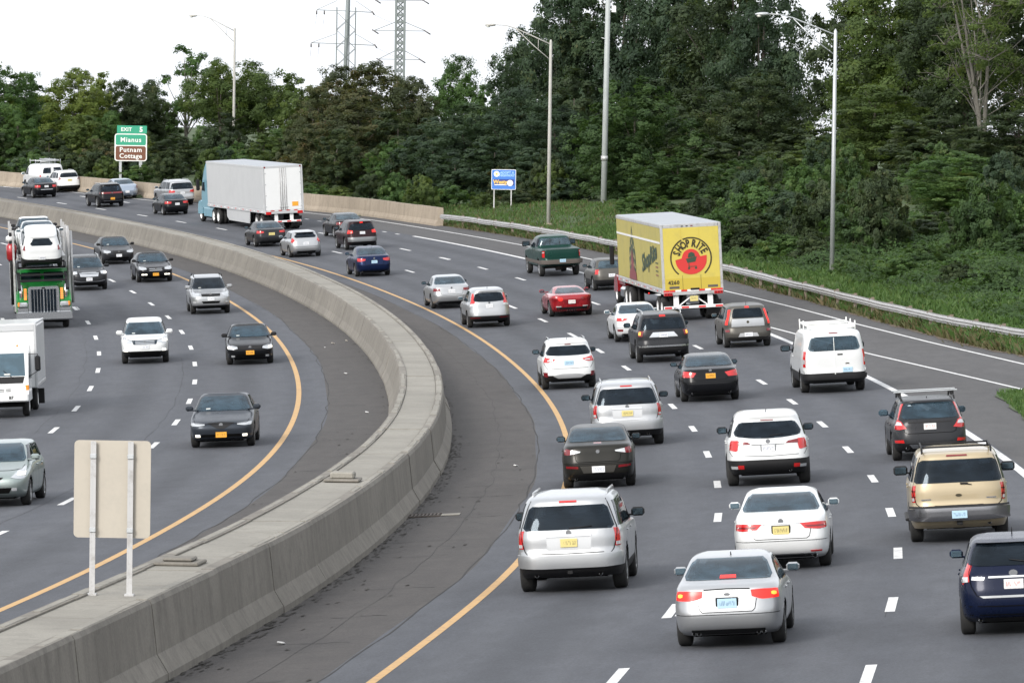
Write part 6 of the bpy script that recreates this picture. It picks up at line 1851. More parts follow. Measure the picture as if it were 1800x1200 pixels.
# small pale hatchback beside the truck cab
c = Car('car', 'hatch', 'small dark hatchback half hidden by the yellow trailer', 'car', 3.85, 1.70, 1.50, PT['tan'], wr=.32, q=1.0, group=GR_R, clad=.55)
c.pane('rear_window', 'rear', 1.05, 1.40, .82, .78, .06, M['glass_l']); windscreen(c, M['glass'], 1.02, 1.40); c.side_windows(); c.mirrors(M['black'])
c.both('taillight', 'rear', [(.76, .78), (1.04, .78)], [(.74, 1.0), (1.02, 1.0)], M['tail'], nu=4); c.plate('rear', .72, 'w')
c.place(241.5, 9.55)

# blue saloon
c = Car('car', 'sedan', 'bright blue sedan with pale plate in the left lane', 'car', 4.74, 1.84, 1.50, PT['blue'], wr=.33, q=1.2, group=GR_R)
sedan_glass(c, M['glass_b']); windscreen(c, M['glass'], 1.02, 1.37); c.sideglass_std(); c.mirrors()
c.both('taillight', 'rear', [(.52, .85), (.72, .80), (1.12, .82)], [(.50, .93), (.8, .965), (1.12, .98)], M['tail'], nu=8)
shut_lid(c, .62, .8, .52, .54, (.58, .58)); c.plate('rear', .77, 'b', frame=M['dark']); c.exhaust((-.6, .6), .27, .045); diffuser(c, .225, .33, .8); c.badge('rear', .95, .05); c.antenna(.95, .05)
c.place(265.2, 1.38)

# maroon SUV
c = Car('suv', 'suv', 'dark maroon suv with lit brake lights ahead of the blue sedan', 'suv', 4.65, 1.84, 1.69, PT['maroon'], wr=.355, q=1.1, group=GR_R)
c.pane('rear_window', 'rear', 1.15, 1.50, .90, .82, .07, M['glass'], bow=.02); windscreen(c, M['glass'], 1.12, 1.56); c.sideglass_std(); c.mirrors()
c.both('taillight', 'rear', [(.62, .98), (1.10, .94)], [(.66, 1.12), (1.10, 1.16)], M['tail_on'], nu=6); c.high_light(1.53, .13, M['tail_on'], .07)
c.plate('rear', .98, 'w'); c.patch('bumper', 'rear', [(-1.02, .48), (1.02, .48)], [(-1.05, .74), (1.05, .74)], PT['grey'], .03, 12, 3); diffuser(c, .29, .44, .9)
c.place(293.8, 5.38)

# black saloon half hidden by the maroon SUV
c = Car('car', 'sedan', 'black sedan half hidden behind the dark maroon suv', 'car', 4.80, 1.82, 1.44, PT['black'], wr=.33, q=1.0, group=GR_R)
sedan_glass(c, M['glass_l']); windscreen(c, M['glass'], 1.02, 1.37); c.sideglass_std(); c.mirrors()
c.both('taillight', 'rear', [(.55, .80), (1.12, .80)], [(.55, .95), (1.12, .95)], M['tail_d']); c.plate('rear', .75, 'w')
c.place(309.0, 7.6)

# silver hatchback
c = Car('car', 'hatch', 'silver compact hatchback beside the concrete barrier behind the white semi trailer', 'car', 4.36, 1.82, 1.48, PT['silver'], wr=.33, q=1.2, group=GR_R)
c.pane('rear_window', 'rear', 1.10, 1.38, .80, .70, .11, M['glass']); windscreen(c, M['glass'], 1.02, 1.40); c.sideglass_std(); c.mirrors()
c.both('taillight', 'rear', [(.80, .84), (1.10, .86)], [(.72, .95), (.85, 1.08), (1.06, 1.10)], M['tail'], nu=6); c.plate('rear', .78, 'w')
diffuser(c, .225, .36, .62); c.patch('spoiler', 'rear', [(-.76, 1.40), (.76, 1.40)], [(-.74, 1.435), (.74, 1.435)], c.body, .12, 12, 1, depth=.14)
c.line('rear', [(-.84, .92), (-.72, .62), (0, .60), (.72, .62), (.84, .92)], .012)
c.place(288.6, 1.37)

# dark grey saloon beside the semi trailer
c = Car('car', 'sedan', 'dark grey sedan with pale plate beside the rear of the white semi trailer', 'car', 4.70, 1.84, 1.45, PT['dgrey'], wr=.33, q=1.0, group=GR_R)
sedan_glass(c, M['glass_b']); windscreen(c, M['glass'], 1.02, 1.37); c.sideglass_std(); c.mirrors()
c.both('taillight', 'rear', [(.52, .83), (1.12, .80)], [(.52, .93), (1.12, .98)], M['tail'], nu=8); c.plate('rear', .76, 'y', w=.36); diffuser(c, .225, .33, .8)
c.place(302.8, 1.84)

# dark vehicle almost hidden beyond the trailer
c = Car('suv', 'suv', 'dark suv almost hidden beyond the rear corner of the white semi trailer', 'suv', 4.6, 1.86, 1.70, PT['green'], wr=.36, q=.8, group=GR_R)
c.pane('rear_window', 'rear', 1.15, 1.50, .88, .82, .06, M['glass']); windscreen(c, M['glass'], 1.12, 1.56); c.side_windows(); c.both('taillight', 'rear', [(.75, .9), (1.08, .9)], [(.75, 1.1), (1.08, 1.1)], M['tail_d'])
c.place(338.5, 9.25)

# far group at the left
c = Car('car', 'sedan', 'black sedan with red lamps in front of the silver suv near the blue cab truck', 'car', 4.5, 1.76, 1.43, PT['black'], wr=.32, q=1.0, group=GR_R)
sedan_glass(c, M['glass_b']); windscreen(c, M['glass'], 1.02, 1.37); c.sideglass_std(); c.mirrors()
c.both('taillight', 'rear', [(.50, .80), (1.12, .78)], [(.46, .92), (1.12, .97)], M['tail'], nu=8); c.plate('rear', .76, 'w')
c.place(350.2, 5.6)
c = Car('suv', 'box', 'large silver suv with red lamps by the wall near the blue cab truck', 'suv', 5.1, 1.95, 1.82, PT['silver'], wr=.38, q=1.0, group=GR_R, clad=.5)
c.pane('rear_window', 'rear', 1.19, 1.62, .90, .84, .06, M['glass']); windscreen(c, M['glass'], 1.24, 1.7); c.sideglass_std(); c.mirrors(None, 1.1)
c.both('taillight', 'rear', [(.55, .97), (1.06, .92)], [(.58, 1.10), (1.06, 1.16)], M['tail'], nu=6); c.plate('rear', .92, 'w'); c.rails(PT['silver'], 0, .06, .68)
c.place(363.2, 8.95)
c = Car('suv', 'suv', 'black suv with a full width red lamp bar and orange plate', 'suv', 5.0, 1.93, 1.70, PT['black'], wr=.37, q=1.0, group=GR_R)
c.pane('rear_window', 'rear', 1.16, 1.50, .90, .82, .06, M['glass']); windscreen(c, M['glass'], 1.12, 1.56); c.sideglass_std(); c.mirrors()
c.patch('taillight', 'rear', [(-1.06, .98), (0, .98), (1.06, .98)], [(-1.06, 1.10), (0, 1.08), (1.06, 1.10)], M['tail_d'], .01, 16, 2); c.badge('rear', 1.04, .07, flat=.5)
c.plate('rear', .62, 'o', x=-.0); c.patch('chrome_strip', 'rear', [(-.9, .45), (.9, .45)], [(-.9, .48), (.9, .48)], M['chrome'], .01, 8, 1); c.rails(M['alu'], 0, .04)
c.place(366.2, 4.95)
c = Car('car', 'sedan', 'pale blue silver sedan below the exit sign', 'car', 4.9, 1.84, 1.46, PT['ltblue'], wr=.33, q=1.0, group=GR_R)
sedan_glass(c, M['glass_b']); windscreen(c, M['glass'], 1.02, 1.37); c.sideglass_std(); c.mirrors()
c.both('taillight', 'rear', [(.80, .78), (1.10, .78)], [(.84, .98), (1.12, 1.0)], M['tail_d'], nu=6); shut_lid(c, .62, .85, .62, .66); c.plate('rear', .55, 'w')
c.place(377.2, 8.6)
c = Car('suv', 'suv', 'white crossover beside the white ladder rack van at the far left', 'suv', 4.6, 1.84, 1.66, PT['white'], wr=.36, q=1.0, group=GR_R, clad=.52)
c.pane('rear_window', 'rear', 1.16, 1.48, .88, .82, .06, M['glass']); windscreen(c, M['glass'], 1.12, 1.55); c.sideglass_std(); c.mirrors()
c.both('taillight', 'rear', [(.66, 1.0), (1.1, .94)], [(.92, 1.18), (1.1, 1.2)], M['tail_d'], nu=6); c.plate('rear', .94, 'y'); c.rails(M['alu'], 0, .05)
c.place(392.3, 8.4)
c = Car('car', 'sedan', 'black sedan with paired round red lamps in front of the white ladder rack van', 'car', 4.8, 1.83, 1.49, PT['black'], wr=.33, q=1.0, group=GR_R)
sedan_glass(c, M['glass_b']); windscreen(c, M['glass'], 1.02, 1.37); c.sideglass_std(); c.mirrors()
c.both('taillight', 'rear', [(.52, .80), (1.1, .80)], [(.52, .96), (1.1, .98)], M['tail'], nu=8); c.plate('rear', .86, 'w'); c.patch('chrome_strip', 'rear', [(-.5, .62), (.5, .62)], [(-.5, .65), (.5, .65)], M['chrome'], .01, 8, 1)
c.place(385.4, 4.98)
c = Car('van', 'van', 'white cargo van with a ladder rack on its roof at the far left', 'van', 5.7, 2.02, 2.08, PT['white'], wr=.37, q=1.0, group=GR_R)
for sg in (1, -1): c.patch('rear_window', 'rear', [(sg * .12, 1.38), (sg * .74, 1.38)], [(sg * .12, 1.80), (sg * .72, 1.80)], M['glass'], .008, 6, 4)
windscreen(c, M['glass'], 1.25, 1.80); c.side_windows(); c.doors(); c.mirrors(M['s_white'], 1.3)
c.both('taillight', 'rear', [(.90, .95), (1.03, .95)], [(.90, 1.25), (1.03, 1.25)], M['tail'], nu=4); c.plate('rear', .8, 'w')
c.patch('bumper', 'rear', [(-1.05, .48), (1.05, .48)], [(-1.06, .66), (1.06, .66)], M['chrome'], .06, 12, 2)
for y in (-2.4, -.8, .8):
    mb = MB().tube([(-.8, y, 2.28), (.8, y, 2.28)], .028, 6)
    for x in (-.78, .78): mb.tube([(x, y, 2.02), (x, y, 2.42)], .024, 6)
    mb.build('rack_bar', M['alu'], c.t)
ld = thing('ladder', 'aluminium ladder lying on the roof rack of the far white van', 'ladder')
for x in (-.2, .2): MB().box((x, 0, 0), (.035, 4.2, .08)).build('rail', M['alu'], ld)
for k in range(13): MB().tube([(-.2, -1.9 + k * .315, 0), (.2, -1.9 + k * .315, 0)], .018, 6).build('rung', M['alu'], ld)
c.place(396.3, 8.1)
ld.matrix_world = c.t.matrix_world @ Matrix.Translation((.35, -.7, 2.36))

# ------------------------------------------------------------------ vehicles seen from the front (left carriageway)
def front(c, glass, zb, zt, head, grille, lit=False, low=None, fogs=None, plate=None, pz=.5, badge=None, gm='black', bars=0, s0=.90, s1=.87):
    windscreen(c, glass, zb, zt, s0, s1)
    (c.pane)('rear_window', 'rear', zb * c.sz + .06, zt * c.sz, .86, .80, .06, M['glass'])
    c.sideglass_std()
    c.both('headlight', 'front', head[0], head[1], M['head'], nu=8)
    if lit:
        zc = (head[0][1][1] + head[1][1][1]) / 2; sc_ = lit if isinstance(lit, float) else .78
        for sg in (1, -1): c.patch('lit_lamp', 'front', [(sg * (sc_ - .09), zc - .035), (sg * (sc_ + .09), zc - .035)], [(sg * (sc_ - .09), zc + .035), (sg * (sc_ + .09), zc + .035)], M['head_on'], .018, 5, 2)
    if grille:
        g = c.patch('grille', 'front', grille[0], grille[1], M[gm], .010, 12, 3)
        z0, z1 = grille[0][len(grille[0]) // 2][1], grille[1][len(grille[1]) // 2][1]
        for k in range(bars):
            z = z0 + (z1 - z0) * (k + .5) / bars; w = .85 * abs(grille[0][0][0])
            c.patch('grille_bar', 'front', [(-w, z - .012), (w, z - .012)], [(-w, z + .012), (w, z + .012)], M['chrome'], .018, 10, 1, parent=g)
    if low: c.patch('lower_intake', 'front', low[0], low[1], M['dark'], .008, 12, 2)
    for f in (fogs or []):
        c.both('fog_light', 'front', [(f[0] - .07, f[1] - .035), (f[0] + .07, f[1] - .035)], [(f[0] - .07, f[1] + .035), (f[0] + .07, f[1] + .035)], M['head_on'] if f[2] else M['clear'], off=.016, nu=4, nv=2)
    if plate: c.plate('front', pz, plate)
    if badge: c.badge('front', badge, .055)
    c.line('front', [(-.86, head[1][0][1] + .10), (-.80, head[1][0][1] + .015), (-.5, head[1][0][1] - .01), (.5, head[1][0][1] - .01), (.80, head[1][0][1] + .015), (.86, head[1][0][1] + .10)], .010)
    MB().box((.42 * 1, c.end_pt(.5, (zb + .05) * c.sz, False, .02)[1], (zb + .045) * c.sz), (.12, .01, .05)).build('sticker', M['s_white'], c.t)
# dark sedan in front
c = Car('car', 'sedan', 'dark blue grey oncoming sedan with lit fog lights, nearest in the inner lane', 'car', 4.73, 1.83, 1.45, PT['tl'], wr=.33, q=1.5, group=GR_L)
front(c, M['glass_b'], 1.0, 1.38, ([(.50, .66), (.72, .635), (1.08, .655)], [(.50, .70), (.75, .725), (1.08, .735)]), ([(-.12, .56), (0, .55), (.12, .56)], [(-.42, .72), (0, .745), (.42, .72)]), False, ([(-.66, .27), (.66, .27)], [(-.62, .40), (.62, .40)]), [(.74, .36, True)], 'o', .385, .665)
c.mirrors(); c.place(145.0, -9.75, 'L')
# white crossover
c = Car('suv', 'suv', 'white oncoming crossover with lit headlights in the middle lane', 'suv', 4.53, 1.82, 1.66, PT['white'], wr=.35, q=1.3, group=GR_L, clad=.50)
front(c, M['glass_b'], 1.11, 1.56, ([(.52, .83), (.75, .79), (1.08, .86)], [(.56, .92), (.8, 1.0), (1.08, 1.02)]), ([(-.48, .76), (0, .74), (.48, .76)], [(-.55, .92), (0, .90), (.55, .92)]), .84, ([(-.62, .34), (.62, .34)], [(-.72, .50), (.72, .50)]), [(.80, .54, True)], 'w', .655, .83, 'glass', 3)
c.mirrors(None, 1.15); c.place(196.5, -13.7, 'L')
# black compact sedan
c = Car('car', 'sedan', 'black oncoming sedan with round white badge and orange plate', 'car', 4.62, 1.78, 1.45, PT['black'], wr=.325, q=1.2, group=GR_L)
front(c, M['glass_b'], 1.0, 1.38, ([(.52, .63), (.75, .59), (1.08, .62)], [(.54, .71), (.78, .75), (1.08, .77)]), ([(-.48, .62), (0, .60), (.48, .62)], [(-.50, .72), (0, .735), (.50, .72)]), .86, ([(-.5, .27), (.5, .27)], [(-.62, .42), (.62, .42)]), [(.74, .34, False)], 'o', .47, .67)
c.mirrors(M['black']); c.place(193.3, -9.75, 'L')
# silver small SUV
c = Car('suv', 'suv', 'silver oncoming compact suv with roof rails in the inner lane', 'suv', 4.40, 1.80, 1.70, PT['silver'], wr=.35, q=1.2, group=GR_L, clad=.40)
front(c, M['glass'], 1.11, 1.58, ([(.60, .84), (.8, .78), (1.06, .82)], [(.56, .98), (.8, 1.0), (1.06, 1.0)]), ([(-.46, .82), (0, .81), (.46, .82)], [(-.50, .97), (0, .98), (.50, .97)]), False, ([(-.40, .50), (.40, .50)], [(-.48, .60), (.48, .60)]), [(.82, .56, False)], 'w', .70, .90)
c.rails(M['black'], 0, .07, .64); c.mirrors(None, 1.15); c.place(232.6, -9.8, 'L')
# grey SUV beside the carrier
c = Car('suv', 'suv', 'dark grey oncoming suv with chrome grille beside the green car carrier', 'suv', 4.92, 1.92, 1.70, PT['dgrey'], wr=.37, q=1.1, group=GR_L, clad=.42)
front(c, M['glass_b'], 1.11, 1.57, ([(.62, .85), (.8, .82), (1.06, .84)], [(.62, .97), (.8, .98), (1.06, .98)]), ([(-.46, .72), (0, .70), (.46, .72)], [(-.54, .98), (0, .99), (.54, .98)]), .86, None, None, 'w', .58, None, 'chrome', 2)
c.patch('chrome_strip', 'front', [(-.95, .52), (-.5, .44), (.5, .44), (.95, .52)], [(-.95, .57), (-.5, .48), (.5, .48), (.95, .57)], M['chrome'], .012, 12, 1)
c.rails(M['alu'], 0, .06, .64); c.mirrors(None, 1.15); c.place(258.0, -13.75, 'L')
# black saloons further back
c = Car('car', 'sedan', 'brownish black oncoming sedan furthest back beside the barrier', 'car', 4.85, 1.82, 1.46, PT['dgrey'], wr=.33, q=1.0, group=GR_L)
front(c, M['glass_b'], 1.0, 1.38, ([(.48, .68), (.7, .64), (1.08, .68)], [(.50, .76), (.75, .80), (1.08, .82)]), ([(-.30, .58), (0, .56), (.30, .58)], [(-.36, .76), (0, .77), (.36, .76)]), False, ([(-.6, .27), (.6, .27)], [(-.6, .40), (.6, .40)]), None, 'w', .50, .70)
c.mirrors(M['black']); c.place(284.5, -9.5, 'L')
c = Car('car', 'sedan', 'black oncoming sedan with two pairs of lit low lamps and orange plate', 'car', 4.86, 1.85, 1.46, PT['black'], wr=.335, q=1.1, group=GR_L)
front(c, M['glass_b'], 1.0, 1.38, ([(.50, .68), (.75, .65), (1.06, .72)], [(.52, .78), (.78, .82), (1.06, .84)]), ([(-.42, .60), (0, .58), (.42, .60)], [(-.48, .74), (0, .75), (.48, .74)]), False, ([(-.5, .27), (.5, .27)], [(-.5, .38), (.5, .38)]), [(.72, .42, True), (.56, .42, True)], 'o', .42, .68, bars=2)
c.mirrors(M['black']); c.place(263.8, -9.9, 'L')
# sage silver hatchback at the left edge
c = Car('car', 'hatch', 'pale sage hybrid hatchback cut by the left edge of the photo', 'car', 4.45, 1.73, 1.49, PT['sage'], wr=.31, q=1.5, group=GR_L)
front(c, M['glass_b'], 1.03, 1.42, ([(.56, .70), (.8, .66), (1.06, .70)], [(.74, .86), (.85, .92), (1.02, .94)]), ([(-.30, .66), (0, .65), (.30, .66)], [(-.36, .71), (0, .71), (.36, .71)]), .82, ([(-.52, .33), (.52, .33)], [(-.60, .46), (.60, .46)]), [(.66, .42, False)], 'w', .5, .74)
c.mirrors(); c.place(121.2, -13.45, 'L')

# ------------------------------------------------------------------ trucks
def big_wheel(t, x, y, r=.50, w=.28, dual=False, m='rim'):
    e = bpy.data.objects.new('wheel', None); COL.objects.link(e); e.parent = t; e.location = (x, y, r)
    sd = 1 if x > 0 else -1
    key = ('big', r, w, dual, m)
    if key not in WHEELS:
        tot = w * (2.15 if dual else 1)
        n = 24; v = []; f = []
        prof = [(tot/2, r*.60), (tot/2, r*.86), (tot/2-.03, r*.97), (tot/2-.06, r), (.03, r), (.02, r*.9), (-.02, r*.9), (-.03, r), (-tot/2+.06, r), (-tot/2, r*.86), (-tot/2, r*.60)] if dual else [(w/2, r*.60), (w/2, r*.86), (w/2-.03, r*.97), (w/2-.06, r), (-w/2+.06, r), (-w/2, r*.86), (-w/2, r*.60)]
        k = len(prof)
        for a in range(n):
            q = 2 * math.pi * a / n; v += [(px, rr*math.cos(q), rr*math.sin(q)) for px, rr in prof]
        for a in range(n):
            for b in range(k - 1): f.append((a*k+b, a*k+b+1, ((a+1) % n)*k+b+1, ((a+1) % n)*k+b))
        ty = MB().add(v, f, 0, True).mesh('tyre', M['tyre'])
        v = []; f = []; rp = [(tot/2-.005, r*.61), (tot/2-.02, r*.56), (tot/2-.13, r*.46), (tot/2-.12, r*.2), (tot/2-.03, r*.18), (tot/2-.03, .001)]
        k = len(rp)
        for a in range(n):
            q = 2 * math.pi * a / n; v += [(px, rr*math.cos(q), rr*math.sin(q)) for px, rr in rp]
        for a in range(n):
            for b in range(k - 1): f.append((a*k+b, a*k+b+1, ((a+1) % n)*k+b+1, ((a+1) % n)*k+b))
        mb = MB().add(v, f, 0, True)
        for a in range(8):
            q = 2 * math.pi * a / 8; mb.tube([(tot/2-.135, r*.33*math.cos(q), r*.33*math.sin(q)), (tot/2-.10, r*.33*math.cos(q), r*.33*math.sin(q))], .025, 6)
        WHEELS[key] = (ty, mb.mesh('rim', M[m]))
    ty, rm = WHEELS[key]
    if sd < 0: e.rotation_euler = (0, 0, math.pi)
    link('tyre', ty, e); link('rim', rm, e)

def trailer(t, L, W, z0, z1, side_m, rear_m, roof_m, frame_m, skirt=False, ticks=True):
    """Box trailer, rear face at y = 0, running forward."""
    h = W / 2
    MB().box((0, L/2, (z0 + z1) / 2), (W - .02, L - .04, z1 - z0 - .04)).build('trailer_core', M['trl_side'], t)
    for sd in (1, -1):
        n = 12
        for k in range(n):
            y0, y1 = .06 + k * (L - .12) / n, .06 + (k + 1) * (L - .12) / n - .012
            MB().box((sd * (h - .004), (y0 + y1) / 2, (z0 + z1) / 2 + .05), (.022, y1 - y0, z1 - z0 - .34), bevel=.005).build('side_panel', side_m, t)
        MB().box((sd * (h + .004), L/2, z1 - .07), (.03, L - .02, .13), bevel=.01).build('top_rail', frame_m, t)
        b = MB().box((sd * (h + .006), L/2, z0 + .08), (.035, L - .02, .20), bevel=.01).build('bottom_rail', frame_m, t)
        if ticks:
            for k in range(int(L / 1.0)):
                MB().box((sd * (h + .026), .5 + k * 1.0, z0 + .08), (.006, .32, .05)).build('tape_mark', M['tape_r'] if k % 2 else M['tape_w'], b)
    MB().box((0, L/2, z1 - .005), (W - .03, L - .03, .05), bevel=.015).build('roof', roof_m, t)
    for x in (-h + .05, h - .05): MB().box((x, .0, (z0 + z1) / 2), (.115, .07, z1 - z0 + .02), bevel=.012).build('door_frame', frame_m, t)
    MB().box((0, .0, z1 - .075), (W - .24, .07, .16), bevel=.012).build('door_frame', frame_m, t)
    MB().box((0, -.01, z0 + .02), (W - .06, .10, .20), bevel=.012).build('rear_sill', frame_m, t)
    # landing gear, chassis, axles, bumper
    for x in (-.45, .45): MB().box((x, L/2, z0 - .10), (.10, L - .6, .20)).build('chassis_rail', M['dark'], t)
    for y in (1.15, 2.45):
        for sd in (1, -1): big_wheel(t, sd * (h - .36), y, .50, .26, True, 'tape_w')
        MB().tube([(-h + .4, y, .5), (h - .4, y, .5)], .07, 8).build('axle', M['dark'], t)
    for sd in (1, -1):
        MB().box((sd * (h - .36), .42, .52), (.62, .02, .62)).build('mud_flap', M['black'], t)
        for y in (L - 4.2,): MB().box((sd * .85, y, .65), (.12, .12, .95)).build('landing_leg', M['dark'], t)

def tractor(t, y0, pm, style):
    """Highway tractor whose rear frame starts at y0."""
    MB().box((0, y0 + 2.6, .78), (.95, 6.2, .26)).build('chassis_rail', M['dark'], t)
    for y in (y0 + .2, y0 + 1.5):
        for sd in (1, -1): big_wheel(t, sd * .93, y, .50, .27, True, 'tape_w')
    for sd in (1, -1): big_wheel(t, sd * 1.02, y0 + 5.35, .50, .28, False, 'tape_w')
    yc = y0 + 1.9
    if style == 'sleeper':
        # sleeper with roof fairing: side profile in (y, z) extruded across
        prof = [(yc + .25, .95), (yc + .25, 3.95), (yc + .9, 4.02), (yc + 1.5, 3.85), (yc + 2.1, 3.35), (yc + 2.55, 2.75), (yc + 3.0, 2.0), (yc + 3.0, .95)]
        MB().prism(prof, 0, -1.17, 1.17).build('cab', pm, t)
        for sd in (1, -1):
            MB().prism([(yc - .45, 1.0), (yc - .45, 3.75), (yc + .25, 3.9), (yc + .25, 1.0)], 0, sd * 1.15 - .03, sd * 1.15 + .03).build('cab_extender', pm, t)
            MB().prism([(yc + 2.0, 2.05), (yc + 2.0, 2.65), (yc + 2.5, 2.62), (yc + 2.85, 2.08)], 0, sd * 1.175 - .012, sd * 1.175 + .012).build('side_window', M['glass'], t)
            MB().prism([(yc + 1.0, 2.3), (yc + 1.0, 2.75), (yc + 1.25, 2.75), (yc + 1.25, 2.3)], 0, sd * 1.175 - .012, sd * 1.175 + .012).build('side_window', M['glass'], t)
            MB().box((sd * 1.12, yc + 1.2, .68), (.14, 2.6, .62), bevel=.05).build('side_fairing', pm, t)
            MB().box((sd * 1.0, yc + 1.2, .33), (.2, 2.6, .05)).build('step', M['dark'], t)
            m_ = MB().box((sd * 1.45, yc + 2.75, 2.45), (.24, .16, .72), bevel=.05); m_.tube([(sd * 1.17, yc + 2.7, 2.7), (sd * 1.45, yc + 2.75, 2.7)], .02, 6); m_.build('side_mirror', M['black'], t)
            MB().prism([(yc + 2.9, .55), (yc + 2.9, 1.3), (yc + 3.4, 1.42), (yc + 4.0, 1.3), (yc + 4.25, .8), (yc + 4.2, .5)], 0, sd * 1.0 - .17, sd * 1.0 + .17).build('fender', pm, t)
        MB().box((0, yc + 2.2, 3.1), (2.0, 1.2, .5)).build('windshield', M['glass'], t)
        MB().prism([(yc + 2.9, .7), (yc + 2.9, 1.95), (yc + 3.9, 1.72), (yc + 4.3, 1.35), (yc + 4.35, .7)], 0, -.85, .85).build('hood', pm, t)
    else:
        prof = [(yc + .6, .95), (yc + .6, 2.75), (yc + .75, 2.82), (yc + 2.3, 2.78), (yc + 2.9, 1.95), (yc + 2.9, .95)]
        MB().prism(prof, 0, -1.12, 1.12).build('cab', pm, t)
        for sd in (1, -1):
            MB().prism([(yc + 1.3, 1.95), (yc + 1.3, 2.6), (yc + 2.2, 2.58), (yc + 2.6, 2.0)], 0, sd * 1.13 - .012, sd * 1.13 + .012).build('side_window', M['glass'], t)
            MB().box((sd * 1.05, yc + 1.2, .62), (.3, 1.3, .55), bevel=.12).build('fuel_tank', M['chrome'], t)
            m_ = MB().box((sd * 1.42, yc + 2.5, 2.25), (.20, .12, .85), bevel=.04); m_.tube([(sd * 1.12, yc + 2.45, 2.5), (sd * 1.42, yc + 2.5, 2.5)], .02, 6); m_.build('side_mirror', M['black'], t)
            MB().prism([(yc + 2.9, .6), (yc + 2.9, 1.25), (yc + 3.4, 1.32), (yc + 4.0, 1.2), (yc + 4.2, .8), (yc + 4.2, .55)], 0, sd * 1.0 - .17, sd * 1.0 + .17).build('fender', pm, t)
        MB().prism([(yc + 2.85, .8), (yc + 2.85, 1.9), (yc + 4.1, 1.6), (yc + 4.3, .8)], 0, -.8, .8).build('hood', pm, t)
    MB().box((0, yc + 4.4, .62), (2.3, .18, .38), bevel=.06).build('front_bumper', M['chrome'], t)

def rear_bumper(t, zb=.58, half=.72, strip=True, diag=True, w=1.25):
    mb = MB()
    for x in (-half, half): mb.box((x, .10, (zb + 1.1) / 2), (.22, .07, 1.1 - zb + .1))
    if diag:
        for sg in (1, -1): mb.box((sg * half * .5, .10, .82), (.05, .05, math.hypot(half, .5)), 0, Matrix.Rotation(-sg * math.atan2(half, .52), 3, 'Y'))
    mb.box((0, .06, zb), (2 * w, .12, .12), bevel=.01)
    b = mb.build('underride_guard', M['tape_w'], t)
    if strip:
        for k in range(7): MB().box((-w + .18 + k * (2*w - .36) / 6, -.004, zb), ((2*w - .36) / 7, .01, .075)).build('tape_mark', M['tape_r'] if k % 2 == 0 else M['tape_w'], b)

# yellow grocery trailer
t = thing('semi_truck', 'yellow ShopRite semi trailer with a round red logo on its rear doors', 'truck')
t['label'] = 'yellow semi trailer with a round red cart logo, pulled by a red tractor'
Lt, Wt = 14.4, 2.55
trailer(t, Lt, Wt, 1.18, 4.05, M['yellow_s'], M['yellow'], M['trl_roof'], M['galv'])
dr = MB().box((0, -.012, 2.59), (2.34, .05, 2.62), bevel=.01).build('roll_door', M['yellow'], t)
for z in (1.74,): MB().box((0, -.038, 1.53), (2.28, .006, .52)).build('dirty_panel', M['yellow_d'], dr)
for x in (-.42, .35):
    MB().box((x, -.040, 3.35), (.012, .006, 1.05)).build('door_seam', M['yellow_d'], dr)
    MB().box((x, -.0435, 1.6), (.012, .006, .62)).build('door_seam', M['logo_blk'], dr)
lx, lz, lr = -.03, 2.62, .86
def arc_band(r0, r1, a0, a1, n, y):
    v = []; 
    for k in range(n + 1):
        a = R(a0 + (a1 - a0) * k / n)
        for rr in (r0, r1): v.append((lx + rr * math.cos(a), y, lz + rr * math.sin(a)))
    return MB().add(v, [(2*k, 2*k+1, 2*k+3, 2*k+2) for k in range(n)])
arc_band(lr - .04, lr + .02, -50, 112, 40, -.048).build('logo_ring', M['logo_blk'], dr)
arc_band(lr - .04, lr + .02, 116, 230, 30, -.048).build('logo_ring', M['logo_blk'], dr)
# red shape: lower half disc with a dome on top
pts = []
for k in range(21):
    a = R(180 + 180 * k / 20); pts.append((lx + .66 * math.cos(a), lz - .06 + .62 * math.sin(a)))
pts += [(lx + .66, lz + .10), (lx + .40, lz + .06)]
for k in range(15):
    a = R(12 + 156 * k / 14); pts.append((lx + .37 * math.cos(a), lz + .04 + .34 * math.sin(a)))
pts += [(lx - .40, lz + .0), (lx - .66, lz - .10)]
MB().prism(pts, 1, -.050, -.044).build('logo_emblem', M['logo_red'], dr)
cart = MB()
cart.prism([(lx - .22, lz - .02), (lx - .16, lz - .20), (lx + .18, lz - .16), (lx + .25, lz + .06)], 1, -.056, -.051)
cart.prism([(lx - .14, lz + .02), (lx - .10, lz + .20), (lx + .02, lz + .26), (lx + .15, lz + .20), (lx + .18, lz + .05)], 1, -.055, -.051)
cart.box((lx - .10, -.0535, lz - .28), (.03, .005, .16)); cart.box((lx + .05, -.0535, lz - .35), (.36, .005, .03))
for x in (-.10, .19): cart.prism([(lx + x + .05 * math.cos(2*math.pi*k/10), lz - .42 + .05 * math.sin(2*math.pi*k/10)) for k in range(10)], 1, -.056, -.051)
for x, z in ((-.06, .12), (.06, .16), (.0, .05), (.12, .08)): cart.box((lx + x, -.0585, lz + z), (.05, .004, .05))
cart.build('logo_cart', M['logo_grn'], dr)
for s_, a in zip('SHOP', (160, 139, 119.5, 101)):
    o = put_text(s_, .43, M['logo_blk'], dr, (lx + .615 * math.cos(R(a)), -.050, lz + .615 * math.sin(R(a))), .016, 1, .70)
    o.rotation_euler = (0, R(90 - a), 0)
for s_, a in zip('RITE', (77, 59, 44.5, 27)):
    o = put_text(s_, .43, M['logo_blk'], dr, (lx + .615 * math.cos(R(a)), -.050, lz + .615 * math.sin(R(a))), .016, 1, .70)
    o.rotation_euler = (0, R(90 - a), 0)
put_text('4260', .22, M['logo_blk'], dr, (-.80, -.046, 1.62), .008, 1.1)
